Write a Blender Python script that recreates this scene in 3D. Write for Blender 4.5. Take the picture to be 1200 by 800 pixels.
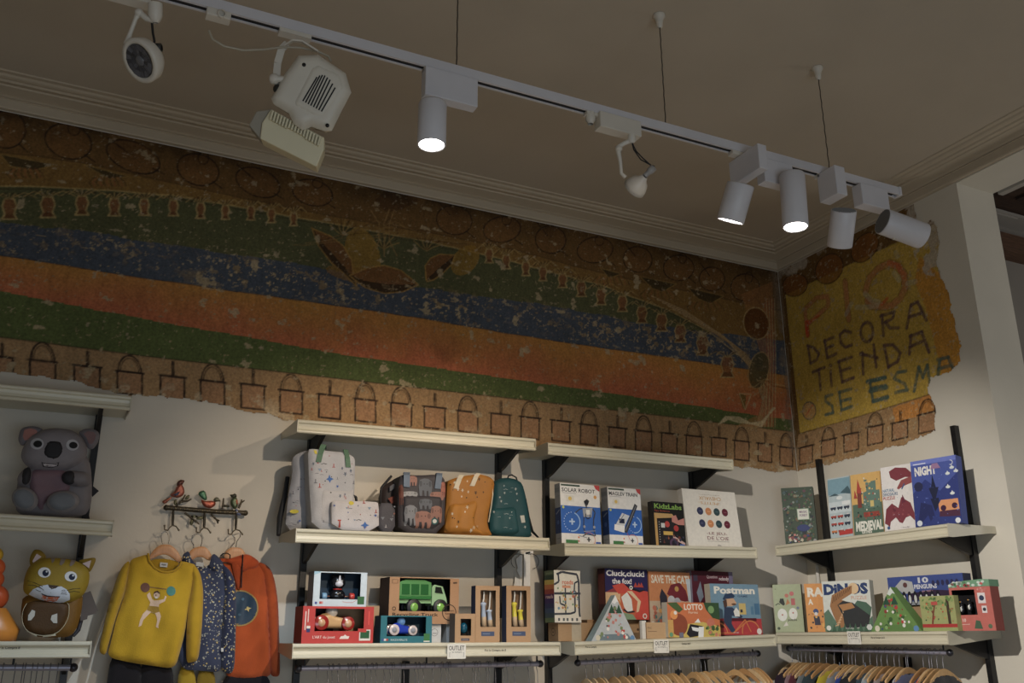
import bpy, bmesh, math, random
import numpy as np
from mathutils import Vector, Matrix, noise as mnoise
from mathutils.geometry import delaunay_2d_cdt
for _o in list(bpy.data.objects): bpy.data.objects.remove(_o)
scene = bpy.context.scene
COL = scene.collection
rnd = random.Random(7)
PI = math.pi

# ------------------------------------------------------------------ camera
CAM = Vector((-4.0223, -4.2846, 1.5270))
YAW, PITCH, ROLL, FPX = math.radians(25.886), math.radians(17.798), math.radians(-0.193), 1076.5
FW = Vector((math.sin(YAW)*math.cos(PITCH), math.cos(YAW)*math.cos(PITCH), math.sin(PITCH)))
_r = Vector((math.cos(YAW), -math.sin(YAW), 0)); _u = _r.cross(FW)
RT = math.cos(ROLL)*_r + math.sin(ROLL)*_u
UP = -math.sin(ROLL)*_r + math.cos(ROLL)*_u
cam_data = bpy.data.cameras.new('camera')
cam = bpy.data.objects.new('camera', cam_data); COL.objects.link(cam)
cam_data.sensor_width = 36.0; cam_data.lens = 36.0*FPX/1200.0
cam_data.clip_start = 0.05; cam_data.clip_end = 60
cam.matrix_world = Matrix(((RT.x, UP.x, -FW.x, CAM.x), (RT.y, UP.y, -FW.y, CAM.y), (RT.z, UP.z, -FW.z, CAM.z), (0, 0, 0, 1)))
scene.camera = cam

# ------------------------------------------------------------------ light and exposure
scene.view_settings.view_transform = 'Standard'
scene.view_settings.look = 'None'
scene.view_settings.gamma = 1.0
scene.view_settings.use_curve_mapping = False
scene.view_settings.exposure = 0.0
world = bpy.data.worlds.new('world'); scene.world = world
world.use_nodes = True
world.node_tree.nodes['Background'].inputs[0].default_value = (1.0, 0.91, 0.79, 1)
world.node_tree.nodes['Background'].inputs[1].default_value = 0.10

def spot(name, loc, target, watts, size_deg, blend=0.6, col=(1, 0.86, 0.68), r=0.03):
    d = bpy.data.lights.new(name, 'SPOT'); d.energy = watts; d.spot_size = math.radians(size_deg)
    d.spot_blend = blend; d.color = col; d.shadow_soft_size = r
    o = bpy.data.objects.new(name, d); COL.objects.link(o); o.location = loc
    o.rotation_euler = (Vector(target)-Vector(loc)).to_track_quat('-Z', 'Y').to_euler()
    return o

def area(name, loc, target, watts, sx, sy, col=(1, 0.86, 0.68)):
    d = bpy.data.lights.new(name, 'AREA'); d.energy = watts; d.shape = 'RECTANGLE'; d.size = sx; d.size_y = sy
    d.color = col
    o = bpy.data.objects.new(name, d); COL.objects.link(o); o.location = loc
    o.rotation_euler = (Vector(target)-Vector(loc)).to_track_quat('-Z', 'Y').to_euler()
    return o

WARM = (1, 0.80, 0.60); COOL = (0.70, 0.85, 1.0); NEUT = (1, 0.95, 0.88)
# the lit lamps of the track
spot('track_lamp_light', (-1.90, -1.72, 3.03), (-3.0, 0.0, 1.55), 34, 66, 0.9, WARM)
spot('track_lamp_light', (-1.62, -1.845, 3.06), (-0.75, -0.35, 1.2), 62, 88, 0.9, NEUT)
spot('track_lamp_light', (-3.085, -1.835, 3.0), (-3.085, -1.75, 0.0), 85, 113, 0.18, COOL)
area('low_cool_fill', (-3.2, -6.0, 0.9), (-2.6, 0.0, 1.5), 42, 3.0, 1.2, COOL)  # unseen cool fill added low behind the viewer to lift the lower bays
# lamps of the parallel track behind the viewer, then two added fills
spot('rear_lamp_light', (-2.25, -4.2, 3.25), (-2.45, 0.0, 1.5), 310, 41, 0.8, (1, 0.84, 0.66), 0.03)
spot('side_lamp_light', (-4.1, -3.1, 3.0), (0.0, -0.62, 1.5), 560, 36, 0.8, NEUT, 0.03)
spot('floor_bounce_fill', (-2.6, -4.9, 3.4), (-2.4, -4.2, 0.0), 120, 110, 0.9, NEUT, 0.05)  # added downlight; its bounce off the floor brightens the ceiling
area('far_room_fill', (1.6, -3.0, 2.4), (1.0, -1.0, 3.4), 9, 0.6, 0.6, NEUT)  # added fill to brighten the room beyond the opening

# ------------------------------------------------------------------ helpers
def on(ax, val, u, v):
    d = FW + RT*((u-600.0)/FPX) - UP*((v-400.0)/FPX)
    t = (val-CAM[ax])/d[ax]
    return CAM + d*t

def s2l(c):
    return c/12.92 if c <= 0.04045 else ((c+0.055)/1.055)**2.4

def C(r, g=None, b=None):
    if g is None:
        if isinstance(r, str):
            r = r.lstrip('#'); r, g, b = int(r[0:2], 16), int(r[2:4], 16), int(r[4:6], 16)
        else: r, g, b = r
    r, g, b = s2l(r/255), s2l(g/255), s2l(b/255); y = 0.3*r+0.6*g+0.1*b; k = 0.06
    return (r+(y-r)*k, g+(y-g)*k, b+(y-b)*k, 1.0)

def make_mat(name, rough=0.6, metal=0.0, noise_scale=30.0, noise_amt=0.08, bump=0.0, bump_scale=120.0, streak=None, sheen=0.0, spec=0.5, coat=0.0):
    m = bpy.data.materials.new(name); m.use_nodes = True
    nt = m.node_tree; N = nt.nodes; L = nt.links
    bs = N['Principled BSDF']
    at = N.new('ShaderNodeAttribute'); at.attribute_name = 'Col'
    tc = N.new('ShaderNodeTexCoord')
    nz = N.new('ShaderNodeTexNoise'); nz.inputs['Scale'].default_value = noise_scale; nz.inputs['Detail'].default_value = 4
    if streak:
        mp = N.new('ShaderNodeMapping'); mp.inputs['Scale'].default_value = streak
        L.new(tc.outputs['Object'], mp.inputs['Vector']); L.new(mp.outputs['Vector'], nz.inputs['Vector'])
    else:
        L.new(tc.outputs['Object'], nz.inputs['Vector'])
    mr = N.new('ShaderNodeMapRange'); mr.inputs['From Min'].default_value = 0.3; mr.inputs['From Max'].default_value = 0.7
    mr.inputs['To Min'].default_value = 1-noise_amt; mr.inputs['To Max'].default_value = 1+noise_amt
    L.new(nz.outputs['Fac'], mr.inputs['Value'])
    vm = N.new('ShaderNodeVectorMath'); vm.operation = 'SCALE'
    L.new(at.outputs['Color'], vm.inputs[0]); L.new(mr.outputs['Result'], vm.inputs['Scale'])
    L.new(vm.outputs['Vector'], bs.inputs['Base Color'])
    bs.inputs['Roughness'].default_value = rough; bs.inputs['Metallic'].default_value = metal
    bs.inputs['Specular IOR Level'].default_value = spec
    bs.inputs['Sheen Weight'].default_value = sheen
    bs.inputs['Coat Weight'].default_value = coat
    if bump > 0:
        n2 = N.new('ShaderNodeTexNoise'); n2.inputs['Scale'].default_value = bump_scale; n2.inputs['Detail'].default_value = 3
        L.new(tc.outputs['Object'], n2.inputs['Vector'])
        bp = N.new('ShaderNodeBump'); bp.inputs['Strength'].default_value = bump; bp.inputs['Distance'].default_value = 0.004
        L.new(n2.outputs['Fac'], bp.inputs['Height']); L.new(bp.outputs['Normal'], bs.inputs['Normal'])
    return m

M_WALL = make_mat('wall_plaster', 0.85, 0, 3.0, 0.04, 0.25, 40, spec=0.2)
M_CEIL = make_mat('ceiling_plaster', 0.9, 0, 2.0, 0.05, 0.15, 60, spec=0.2)
M_MURAL = make_mat('mural_paint', 0.8, 0, 90.0, 0.22, 0.5, 90, spec=0.25)
M_SHELF = make_mat('painted_shelf', 0.38, 0, 20.0, 0.04, 0, streak=(2, 30, 30))
M_BLACK = make_mat('black_steel', 0.45, 0.2, 40, 0.1)
M_PRINT = make_mat('printed_card', 0.55, 0, 60, 0.05, spec=0.3)
M_GLOSS = make_mat('glossy_paint', 0.18, 0, 10, 0.02, coat=0.4)
M_CARD = make_mat('brown_cardboard', 0.8, 0, 15, 0.07, 0.1, 200, streak=(3, 3, 60))
M_FAB = make_mat('cotton_fabric', 0.9, 0, 14, 0.08, 0.35, 260, sheen=0.2, spec=0.2)
M_NYLON = make_mat('bag_fabric', 0.6, 0, 18, 0.08, 0.3, 200, spec=0.35)
M_WOOD = make_mat('beech_wood', 0.4, 0, 6, 0.12, 0, streak=(30, 4, 4))
M_DARKWOOD = make_mat('dark_wood', 0.7, 0, 6, 0.4, 0.5, 30, streak=(2, 20, 20))
M_CHROME = make_mat('chrome_steel', 0.18, 1.0, 10, 0.02)
M_IRON = make_mat('bronzed_iron', 0.4, 0.5, 60, 0.25, 0.4, 120)
M_LAMP = make_mat('lamp_enamel', 0.45, 0, 10, 0.03)
M_PLASTIC = make_mat('lamp_plastic', 0.35, 0, 10, 0.03)
M_CLOTH = M_FAB

def emis(name, col, s):
    m = bpy.data.materials.new(name); m.use_nodes = True
    b = m.node_tree.nodes['Principled BSDF']
    b.inputs['Base Color'].default_value = (0.8, 0.8, 0.8, 1)
    b.inputs['Emission Color'].default_value = (*col, 1); b.inputs['Emission Strength'].default_value = s
    return m
M_GLOW = emis('lit_lens', (1, 0.96, 0.9), 14)

class MB:
    """collects shapes; each face carries its own colour"""
    def __init__(s, col=(0.5, 0.5, 0.5, 1)):
        s.v = []; s.f = []; s.c = []; s.sm = []; s.col = col; s.M = Matrix.Identity(4)
    def add(s, vs, fs, col=None, smooth=False):
        b = len(s.v); M = s.M
        s.v += [tuple(M @ Vector(p)) for p in vs]
        col = col or s.col
        for f in fs:
            s.f.append([b+i for i in f]); s.c.append(col); s.sm.append(smooth)
    def box(s, lo, hi, col=None):
        x0, y0, z0 = lo; x1, y1, z1 = hi
        s.add([(x0,y0,z0),(x1,y0,z0),(x1,y1,z0),(x0,y1,z0),(x0,y0,z1),(x1,y0,z1),(x1,y1,z1),(x0,y1,z1)],
              [(0,3,2,1),(4,5,6,7),(0,1,5,4),(1,2,6,5),(2,3,7,6),(3,0,4,7)], col)
    def prism(s, pts, o, r, u, n, t0, t1, col=None, smooth=False):
        """2D outline (u,v) on frame o,r,u extruded along n from t0 to t1"""
        k = len(pts)
        a = [o + r*p[0] + u*p[1] + n*t0 for p in pts]; b = [o + r*p[0] + u*p[1] + n*t1 for p in pts]
        s.add(a+b, [tuple(range(k))[::-1], tuple(range(k, 2*k))], col)
        base = len(s.v)-2*k
        for i in range(k):
            j = (i+1) % k
            s.f.append([base+i, base+j, base+k+j, base+k+i]); s.c.append(col or s.col); s.sm.append(smooth)
    def tube(s, pts, r, n=8, col=None, caps=True, closed=False):
        pts = [Vector(p) for p in pts]; rings = []; K = len(pts)
        prev = None
        for i, p in enumerate(pts):
            if closed: t = pts[(i+1) % K]-pts[i-1]
            else: t = pts[min(i+1, K-1)]-pts[max(i-1, 0)]
            t.normalize()
            if prev is None:
                a = t.orthogonal().normalized()
            else:
                a = (prev - t*prev.dot(t))
                a = a.normalized() if a.length > 1e-6 else t.orthogonal().normalized()
            prev = a; b = t.cross(a)
            rr = r[i] if isinstance(r, (list, tuple)) else r
            rings.append([p + (a*math.cos(2*PI*k/n) + b*math.sin(2*PI*k/n))*rr for k in range(n)])
        vs = [q for ring in rings for q in ring]; fs = []
        R_ = K if closed else K-1
        for i in range(R_):
            i2 = (i+1) % K
            for k in range(n):
                k2 = (k+1) % n
                fs.append((i*n+k, i*n+k2, i2*n+k2, i2*n+k))
        s.add(vs, fs, col, True)
        if caps and not closed:
            s.add(rings[0], [tuple(range(n))[::-1]], col); s.add(rings[-1], [tuple(range(n))], col)
    def lathe(s, o, ax, prof, n=24, col=None, smooth=True):
        """prof: list of (distance along ax, radius)"""
        ax = Vector(ax).normalized(); a = ax.orthogonal().normalized(); b = ax.cross(a); o = Vector(o)
        vs = []; fs = []
        for d, r in prof:
            for k in range(n):
                vs.append(o + ax*d + (a*math.cos(2*PI*k/n)+b*math.sin(2*PI*k/n))*max(r, 1e-5))
        for i in range(len(prof)-1):
            for k in range(n):
                k2 = (k+1) % n
                fs.append((i*n+k, i*n+k2, (i+1)*n+k2, (i+1)*n+k))
        s.add(vs, fs, col, smooth)
    def ball(s, c, r, col=None, n=12, ax=((1,0,0),(0,1,0),(0,0,1))):
        c = Vector(c); r = r if isinstance(r, (tuple, list)) else (r, r, r)
        A = [Vector(a) for a in ax]; vs = []; fs = []; m = n//2+1
        for i in range(m):
            th = PI*i/(m-1)
            for k in range(n):
                ph = 2*PI*k/n
                vs.append(c + A[0]*r[0]*math.sin(th)*math.cos(ph) + A[1]*r[1]*math.sin(th)*math.sin(ph) + A[2]*r[2]*math.cos(th))
        for i in range(m-1):
            for k in range(n):
                k2 = (k+1) % n; fs.append((i*n+k, (i+1)*n+k, (i+1)*n+k2, i*n+k2))
        s.add(vs, fs, col, True)
    def puff(s, outline, o, r, u, n, tf, tb=0.0, er=0.03, step=0.012, col=None, wr=0.0, wsc=12.0, hfun=None, colf=None, flat=0.0):
        """filled, inflated outline (u,v) in metres on frame; front swells tf along n, back tb; returns height function"""
        P = np.array(outline, float); K = len(P)
        # resample the outline
        Q = []
        for i in range(K):
            a, b = P[i], P[(i+1) % K]; L = np.hypot(*(b-a)); m = max(1, int(L/step))
            for j in range(m): Q.append(a+(b-a)*j/m)
        Q = np.array(Q); K2 = len(Q)
        lo, hi = Q.min(0), Q.max(0)
        gx = np.arange(lo[0]+step*0.5, hi[0], step); gy = np.arange(lo[1]+step*0.5, hi[1], step)
        G = np.array([(x + (step*0.5 if (j % 2) else 0), y) for j, y in enumerate(gy) for x in gx]) if len(gx) and len(gy) else np.zeros((0, 2))
        A = P; B = np.roll(P, -1, 0)
        def dist(pts):
            d = np.full(len(pts), 1e9)
            for a, b in zip(A, B):
                ab = b-a; t = np.clip(((pts-a)@ab)/max(ab@ab, 1e-12), 0, 1)
                d = np.minimum(d, np.hypot(*((pts-a-np.outer(t, ab)).T)))
            return d
        def inside(pts):
            c = np.zeros(len(pts), bool)
            for a, b in zip(A, B):
                cond = (a[1] > pts[:, 1]) != (b[1] > pts[:, 1])
                with np.errstate(divide='ignore', invalid='ignore'):
                    xi = (b[0]-a[0])*(pts[:, 1]-a[1])/(b[1]-a[1])+a[0]
                c ^= cond & (pts[:, 0] < xi)
            return c
        if len(G):
            G = G[inside(G)]
            if len(G): G = G[dist(G) > step*0.45]
        pts = np.vstack([Q, G]) if len(G) else Q
        vv = [Vector((float(x), float(y))) for x, y in pts]
        res = delaunay_2d_cdt(vv, [(i, (i+1) % K2) for i in range(K2)], [], 1, 1e-7)
        V2, F2 = res[0], res[2]
        X = np.array([(p.x, p.y) for p in V2]); d = dist(X)
        def hh(X, d):
            e = np.clip(d/er, 0, 1); h = np.sqrt(np.clip(1-(1-e)**2, 0, 1))
            return h
        def wrk(X):
            if not wr: return 0
            return np.array([mnoise.noise(Vector((x*wsc, y*wsc*0.45, 3.3))) for x, y in X])*wr
        h = hh(X, d); W = wrk(X)*h
        if hfun is not None: W = W + np.array([hfun(x, y) for x, y in X])*h
        nv = len(X)
        front = [o + r*float(X[i, 0]) + u*float(X[i, 1]) + n*float(flat + h[i]*tf + (W[i] if not np.isscalar(W) else 0)) for i in range(nv)]
        fs = []; cols = []
        for f in F2:
            a = (X[f[1]]-X[f[0]]); b = (X[f[2]]-X[f[0]])
            if a[0]*b[1]-a[1]*b[0] < 0: f = list(f)[::-1]
            fs.append(tuple(f))
        flip = (r.cross(u)).dot(n) < 0
        ff = [f[::-1] for f in fs] if flip else fs
        if colf:
            for f in ff:
                cx = float(np.mean(X[list(f), 0])); cy = float(np.mean(X[list(f), 1]))
                cols.append(colf(cx, cy))
        b0 = len(s.v); s.add(front, ff, col, True)
        if colf: s.c[-len(ff):] = cols
        if tb != 0 or flat != 0:
            back = [o + r*float(X[i, 0]) + u*float(X[i, 1]) - n*float(h[i]*tb) for i in range(nv)]
            s.add(back, [f[::-1] for f in ff], col, True)
        if flat != 0:
            q = [o + r*float(p[0]) + u*float(p[1]) for p in Q]
            q2 = [p + n*flat for p in q]
            s.add(q+q2, [((i, (i+1) % K2, K2+(i+1) % K2, K2+i) if not flip else (i, K2+i, K2+(i+1) % K2, (i+1) % K2)) for i in range(K2)], col, True)
        def height(x, y):
            p = np.array([[x, y]]); dd = dist(p) if inside(p)[0] else np.array([0.0])
            hv = hh(p, dd)[0]; w = 0
            if wr: w += mnoise.noise(Vector((x*wsc, y*wsc*0.45, 3.3)))*wr
            if hfun is not None: w += hfun(x, y)
            return flat + hv*(tf+w)
        return height
    def decal(s, pts, o, r, u, n, off, col, hf=None):
        if hf is not None and max(max(p[0] for p in pts)-min(p[0] for p in pts), max(p[1] for p in pts)-min(p[1] for p in pts)) > 0.02:
            s.drape(pts, o, r, u, n, off, col, hf); return
        vs = [o + r*p[0] + u*p[1] + n*(off + (hf(p[0], p[1]) if hf else 0)) for p in pts]
        a = sum(pts[i][0]*pts[(i+1) % len(pts)][1]-pts[(i+1) % len(pts)][0]*pts[i][1] for i in range(len(pts)))
        fl = ((r.cross(u)).dot(n) < 0) != (a < 0)
        s.add(vs, [tuple(range(len(vs)))[::-1] if fl else tuple(range(len(vs)))], col)
    def drape(s, pts, o, r, u, n, off, col, hf, step=0.006):
        Q = []; K = len(pts)
        for i in range(K):
            a, b = pts[i], pts[(i+1) % K]; L = math.hypot(b[0]-a[0], b[1]-a[1]); m = max(1, int(L/step))
            Q += [(a[0]+(b[0]-a[0])*j/m, a[1]+(b[1]-a[1])*j/m) for j in range(m)]
        def ins(x, y):
            c = False
            for i in range(K):
                a, b = pts[i], pts[(i+1) % K]
                if (a[1] > y) != (b[1] > y) and x < (b[0]-a[0])*(y-a[1])/(b[1]-a[1])+a[0]: c = not c
            return c
        def far(x, y): return all((x-p[0])**2+(y-p[1])**2 > (step*0.5)**2 for p in Q)
        xs = [p[0] for p in pts]; ys = [p[1] for p in pts]; G = []; y = min(ys)
        while y < max(ys):
            x = min(xs)
            while x < max(xs):
                if ins(x, y) and far(x, y): G.append((x, y))
                x += step
            y += step
        k2 = len(Q); res = delaunay_2d_cdt([Vector(p) for p in Q+G], [(i, (i+1) % k2) for i in range(k2)], [], 1, 1e-7)
        V = res[0]; fl = (r.cross(u)).dot(n) < 0; fs = []
        for f in res[2]:
            f = list(f); a = V[f[1]]-V[f[0]]; b = V[f[2]]-V[f[0]]
            if (a.x*b.y-a.y*b.x < 0) != fl: f = f[::-1]
            fs.append(tuple(f))
        s.add([o + r*p.x + u*p.y + n*(off+hf(p.x, p.y)) for p in V], fs, col, True)
    def make(s, name, mat, parent=None, origin=None, bevel=0.0):
        me = bpy.data.meshes.new(name)
        root = parent
        while root is not None and root.parent is not None: root = root.parent
        off = Vector(root['_o']) if (root is not None and '_o' in root) else (Vector(origin) if origin is not None else Vector((0, 0, 0)))
        vs = [tuple(Vector(p)-off) for p in s.v]
        me.from_pydata(vs, [], s.f); 
        me.polygons.foreach_set('use_smooth', s.sm)
        at = me.color_attributes.new('Col', 'FLOAT_COLOR', 'CORNER')
        lt = np.array([len(f) for f in s.f]); cc = np.repeat(np.array(s.c, dtype=np.float32), lt, axis=0)
        at.data.foreach_set('color', cc.ravel())
        me.materials.append(mat); me.update()
        ob = bpy.data.objects.new(name, me); COL.objects.link(ob)
        if parent is not None: ob.parent = parent
        elif origin is not None: ob.location = off; ob['_o'] = tuple(off)
        if bevel:
            b = ob.modifiers.new('bevel', 'BEVEL'); b.width = bevel; b.segments = 2; b.limit_method = 'ANGLE'
        return ob

def thing(name, label, cat, loc, group=None):
    o = bpy.data.objects.new(name, None); COL.objects.link(o); o.empty_display_size = 0.05
    o.location = loc; o['_o'] = tuple(loc); o['label'] = label; o['category'] = cat
    if group: o['group'] = group
    return o
def tag(o, label, cat, group=None):
    o['label'] = label; o['category'] = cat
    if group: o['group'] = group
    return o
def struct(o): o['kind'] = 'structure'; return o

X_, Y_, Z_ = Vector((1, 0, 0)), Vector((0, 1, 0)), Vector((0, 0, 1))
def ell(cx, cy, rx, ry, n=16, rot=0, a0=0, a1=360):
    out = []
    for k in range(n if a1-a0 >= 360 else n+1):
        a = math.radians(a0+(a1-a0)*k/n); x, y = rx*math.cos(a), ry*math.sin(a)
        c, s_ = math.cos(math.radians(rot)), math.sin(math.radians(rot))
        out.append((cx+x*c-y*s_, cy+x*s_+y*c))
    return out
_tc = {}
def text_polys(txt, bold=0.0, squeeze=1.0):
    key = (txt, bold)
    if key in _tc: return _tc[key]
    cu = bpy.data.curves.new('t', 'FONT'); cu.body = txt; cu.offset = bold; cu.resolution_u = 2
    ob = bpy.data.objects.new('t', cu); COL.objects.link(ob)
    bpy.context.view_layer.update()
    me = bpy.data.meshes.new_from_object(ob.evaluated_get(bpy.context.evaluated_depsgraph_get()))
    vs = [(v.co.x, v.co.y) for v in me.vertices]; fs = [tuple(p.vertices) for p in me.polygons]
    bpy.data.objects.remove(ob); bpy.data.curves.remove(cu); bpy.data.meshes.remove(me)
    xs = [v[0] for v in vs] or [0]; ys = [v[1] for v in vs] or [0]
    _tc[key] = (vs, fs, min(xs), max(xs), min(ys), max(ys))
    return _tc[key]

def CP(r, g, b):
    r, g, b = s2l(r/255), s2l(g/255), s2l(b/255); y = 0.3*r+0.6*g+0.1*b; k = 0.20
    return (r+(y-r)*k, g+(y-g)*k, b+(y-b)*k, 1.0)
class Face:
    """a flat printable face; pos in 0..1 of width/height (u right, v up)"""
    def __init__(s, mb, o, r, u, n, w, h):
        s.mb, s.o, s.r, s.u, s.n, s.w, s.h, s.k = mb, o, r, u, n, w, h, 0.0004
    def poly(s, pts, col):
        s.k += 0.00003
        s.mb.decal([(p[0]*s.w, p[1]*s.h) for p in pts], s.o, s.r, s.u, s.n, s.k, col if len(col) == 4 else CP(*col))
    def rect(s, x0, y0, x1, y1, col): s.poly([(x0, y0), (x1, y0), (x1, y1), (x0, y1)], col)
    def disc(s, x, y, r, col, ry=None, n=14, a0=0, a1=360, rot=0):
        ry = ry if ry else r*s.w/s.h
        pts = ell(0, 0, r*s.w, ry*s.h, n, rot, a0, a1)
        s.poly([(x+p[0]/s.w, y+p[1]/s.h) for p in pts], col)
    def line(s, pts, wd, col):
        wd *= s.w
        for a, b in zip(pts[:-1], pts[1:]):
            ax, ay, bx, by = a[0]*s.w, a[1]*s.h, b[0]*s.w, b[1]*s.h
            L = math.hypot(bx-ax, by-ay) or 1e-6; nx, ny = -(by-ay)/L*wd/2, (bx-ax)/L*wd/2
            s.poly([((ax+nx)/s.w, (ay+ny)/s.h), ((ax-nx)/s.w, (ay-ny)/s.h), ((bx-nx)/s.w, (by-ny)/s.h), ((bx+nx)/s.w, (by+ny)/s.h)], col)
    def ring(s, x, y, r, wd, col, a0=0, a1=360, n=18):
        ry = r*s.w/s.h
        pts = [(x+r*math.cos(math.radians(a0+(a1-a0)*k/n)), y+ry*math.sin(math.radians(a0+(a1-a0)*k/n))) for k in range(n+1)]
        s.line(pts, wd, col)
    def text(s, txt, x0, y0, x1, y1, col, bold=0.0, rot180=False):
        vs, fs, a, b, c, d = text_polys(txt, bold); s.k += 0.00004
        if b-a < 1e-6: return
        sx = (x1-x0)/(b-a); sy = (y1-y0)/(d-c)
        pts = [(x0+(v[0]-a)*sx, y0+(v[1]-c)*sy) for v in vs]
        if rot180: pts = [(x0+x1-p[0], y0+y1-p[1]) for p in pts]
        w = [s.o + s.r*(p[0]*s.w) + s.u*(p[1]*s.h) + s.n*s.k for p in pts]
        s.mb.add(w, fs, col if len(col) == 4 else CP(*col))

# ================================================================== structure
ZC = 3.885      # ceiling
PY = -1.38      # end of the right wall (opening to the next room)
PT = 0.285      # thickness of the right wall
GREY = C(200, 194, 182)

def mk(name, mat, col, boxes, kind=True):
    m = MB(col)
    for b in boxes: m.box(*b)
    o = m.make(name, mat)
    if kind: struct(o)
    return o
wall_back = mk('wall_back', M_WALL, C(206, 198, 184), [((-5.6, 0, 0), (0.0, 0.12, 3.9))])
wall_right = mk('wall_right', M_WALL, C(210, 203, 188), [((0, PY, 0), (PT, 0.12, 3.80)), ((0, -5.6, 3.80), (PT, 0.12, 3.95))])
ceiling = mk('ceiling', M_CEIL, C(186, 173, 154), [((-5.6, -5.6, ZC), (0.0, 0.12, ZC+0.06))])
floor = mk('floor', M_WALL, C(176, 158, 134), [((-5.6, -6.5, -0.05), (3.5, 0.5, 0))])

# the room beyond the opening
FY = -1.10
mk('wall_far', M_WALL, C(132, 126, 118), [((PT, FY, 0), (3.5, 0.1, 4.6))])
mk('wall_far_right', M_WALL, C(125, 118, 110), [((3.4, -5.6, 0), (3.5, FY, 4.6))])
zb1, zb0 = on(1, FY-0.10, 1169, 270).z, on(1, FY-0.10, 1175, 292).z
bm_ = MB(C(86, 60, 42)); bm_.box((PT, FY-0.10, zb0), (3.4, FY, zb1)); struct(bm_.make('trim_1', M_DARKWOOD))
zl = on(1, FY-0.13, 1164, 246).z
lg = MB(C(150, 144, 136)); lg.box((PT, FY-0.13, zl), (3.4, FY, zl+0.018)); lg.box((PT, FY-0.05, zl+0.018), (3.4, FY, 3.86)); lg.box((PT+0.16, FY-0.12, zl+0.018), (PT+0.42, FY-0.05, 3.80)); struct(lg.make('trim_2', M_WALL))
rp = MB(C(60, 42, 30)); rp.box((PT+0.05, -5.6, 3.80), (3.4, PY-0.02, 3.86)); rp.box((PT, PY-0.02, 3.84), (3.4, 0, 3.88))
for k in range(12): rp.box((PT+0.15+k*0.25, -5.6, 3.785), (PT+0.19+k*0.25, PY-0.02, 3.80), C(44, 30, 22))
struct(rp.make('ceiling_far', M_DARKWOOD))
tr = MB(C(172, 165, 155)); tr.box((PT+0.012, -5.6, 3.79), (PT+0.05, PY-0.02, 3.86)); struct(tr.make('trim_3', M_WALL))

# cornice: stepped mouldings round the ceiling
def cornice(name, axis, a0, a1):
    # profile: distance from wall, z
    prof = [(0.0, 3.806), (0.022, 3.806), (0.026, 3.812), (0.026, 3.850), (0.034, 3.852), (0.030, 3.858), (0.044, 3.862), (0.115, 3.866), (0.120, 3.872),
            (0.135, 3.870), (0.150, 3.867), (0.158, 3.874), (0.172, 3.874), (0.180, 3.869), (0.192, 3.872), (0.200, 3.879), (0.222, 3.879), (0.226, 3.8849), (0.0, 3.8849)]
    m = MB(C(186, 172, 150)); vs = []; k = len(prof)
    for e, t in enumerate((a0, a1)):
        for d, z in prof:
            if axis == 'x': vs.append((t if e == 0 else -d, -d, z))
            else: vs.append((-d, t if e == 0 else -d, z))
    fs = [(i, (i+1) % k, k+(i+1) % k, k+i) for i in range(k)]
    m.add(vs, fs + [tuple(range(k)), tuple(range(k, 2*k))[::-1]])
    return struct(m.make(name, M_CEIL))
cornice('trim_4', 'x', -5.6, 0)
cornice('trim_5', 'y', -5.6, 0)
pp = MB(C(205, 200, 190)); pp.tube([(-0.018, -0.10, 1.0), (-0.018, -0.10, 2.02)], 0.011, 8); struct(pp.make('trim_6', M_WALL))

# ------------------------------------------------------------------ the mural
def vnoise(x, y, seed):
    xi = np.floor(x).astype(np.int64); yi = np.floor(y).astype(np.int64); fx = x-xi; fy = y-yi
    fx = fx*fx*(3-2*fx); fy = fy*fy*(3-2*fy)
    def h(a, b):
        n = (a*374761393 + b*668265263 + seed*974711) & 0x7fffffff
        n = ((n ^ (n >> 13))*1274126177) & 0x7fffffff
        return ((n ^ (n >> 16)) & 0xffff)/65535.0
    return (h(xi, yi)*(1-fx)+h(xi+1, yi)*fx)*(1-fy) + (h(xi, yi+1)*(1-fx)+h(xi+1, yi+1)*fx)*fy
def fbm(x, y, seed, oc=4):
    s = 0; a = 0.5; t = 0
    for i in range(oc):
        s = s + a*vnoise(x*2**i, y*2**i, seed+i*17); t += a; a *= 0.55
    return s/t

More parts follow.
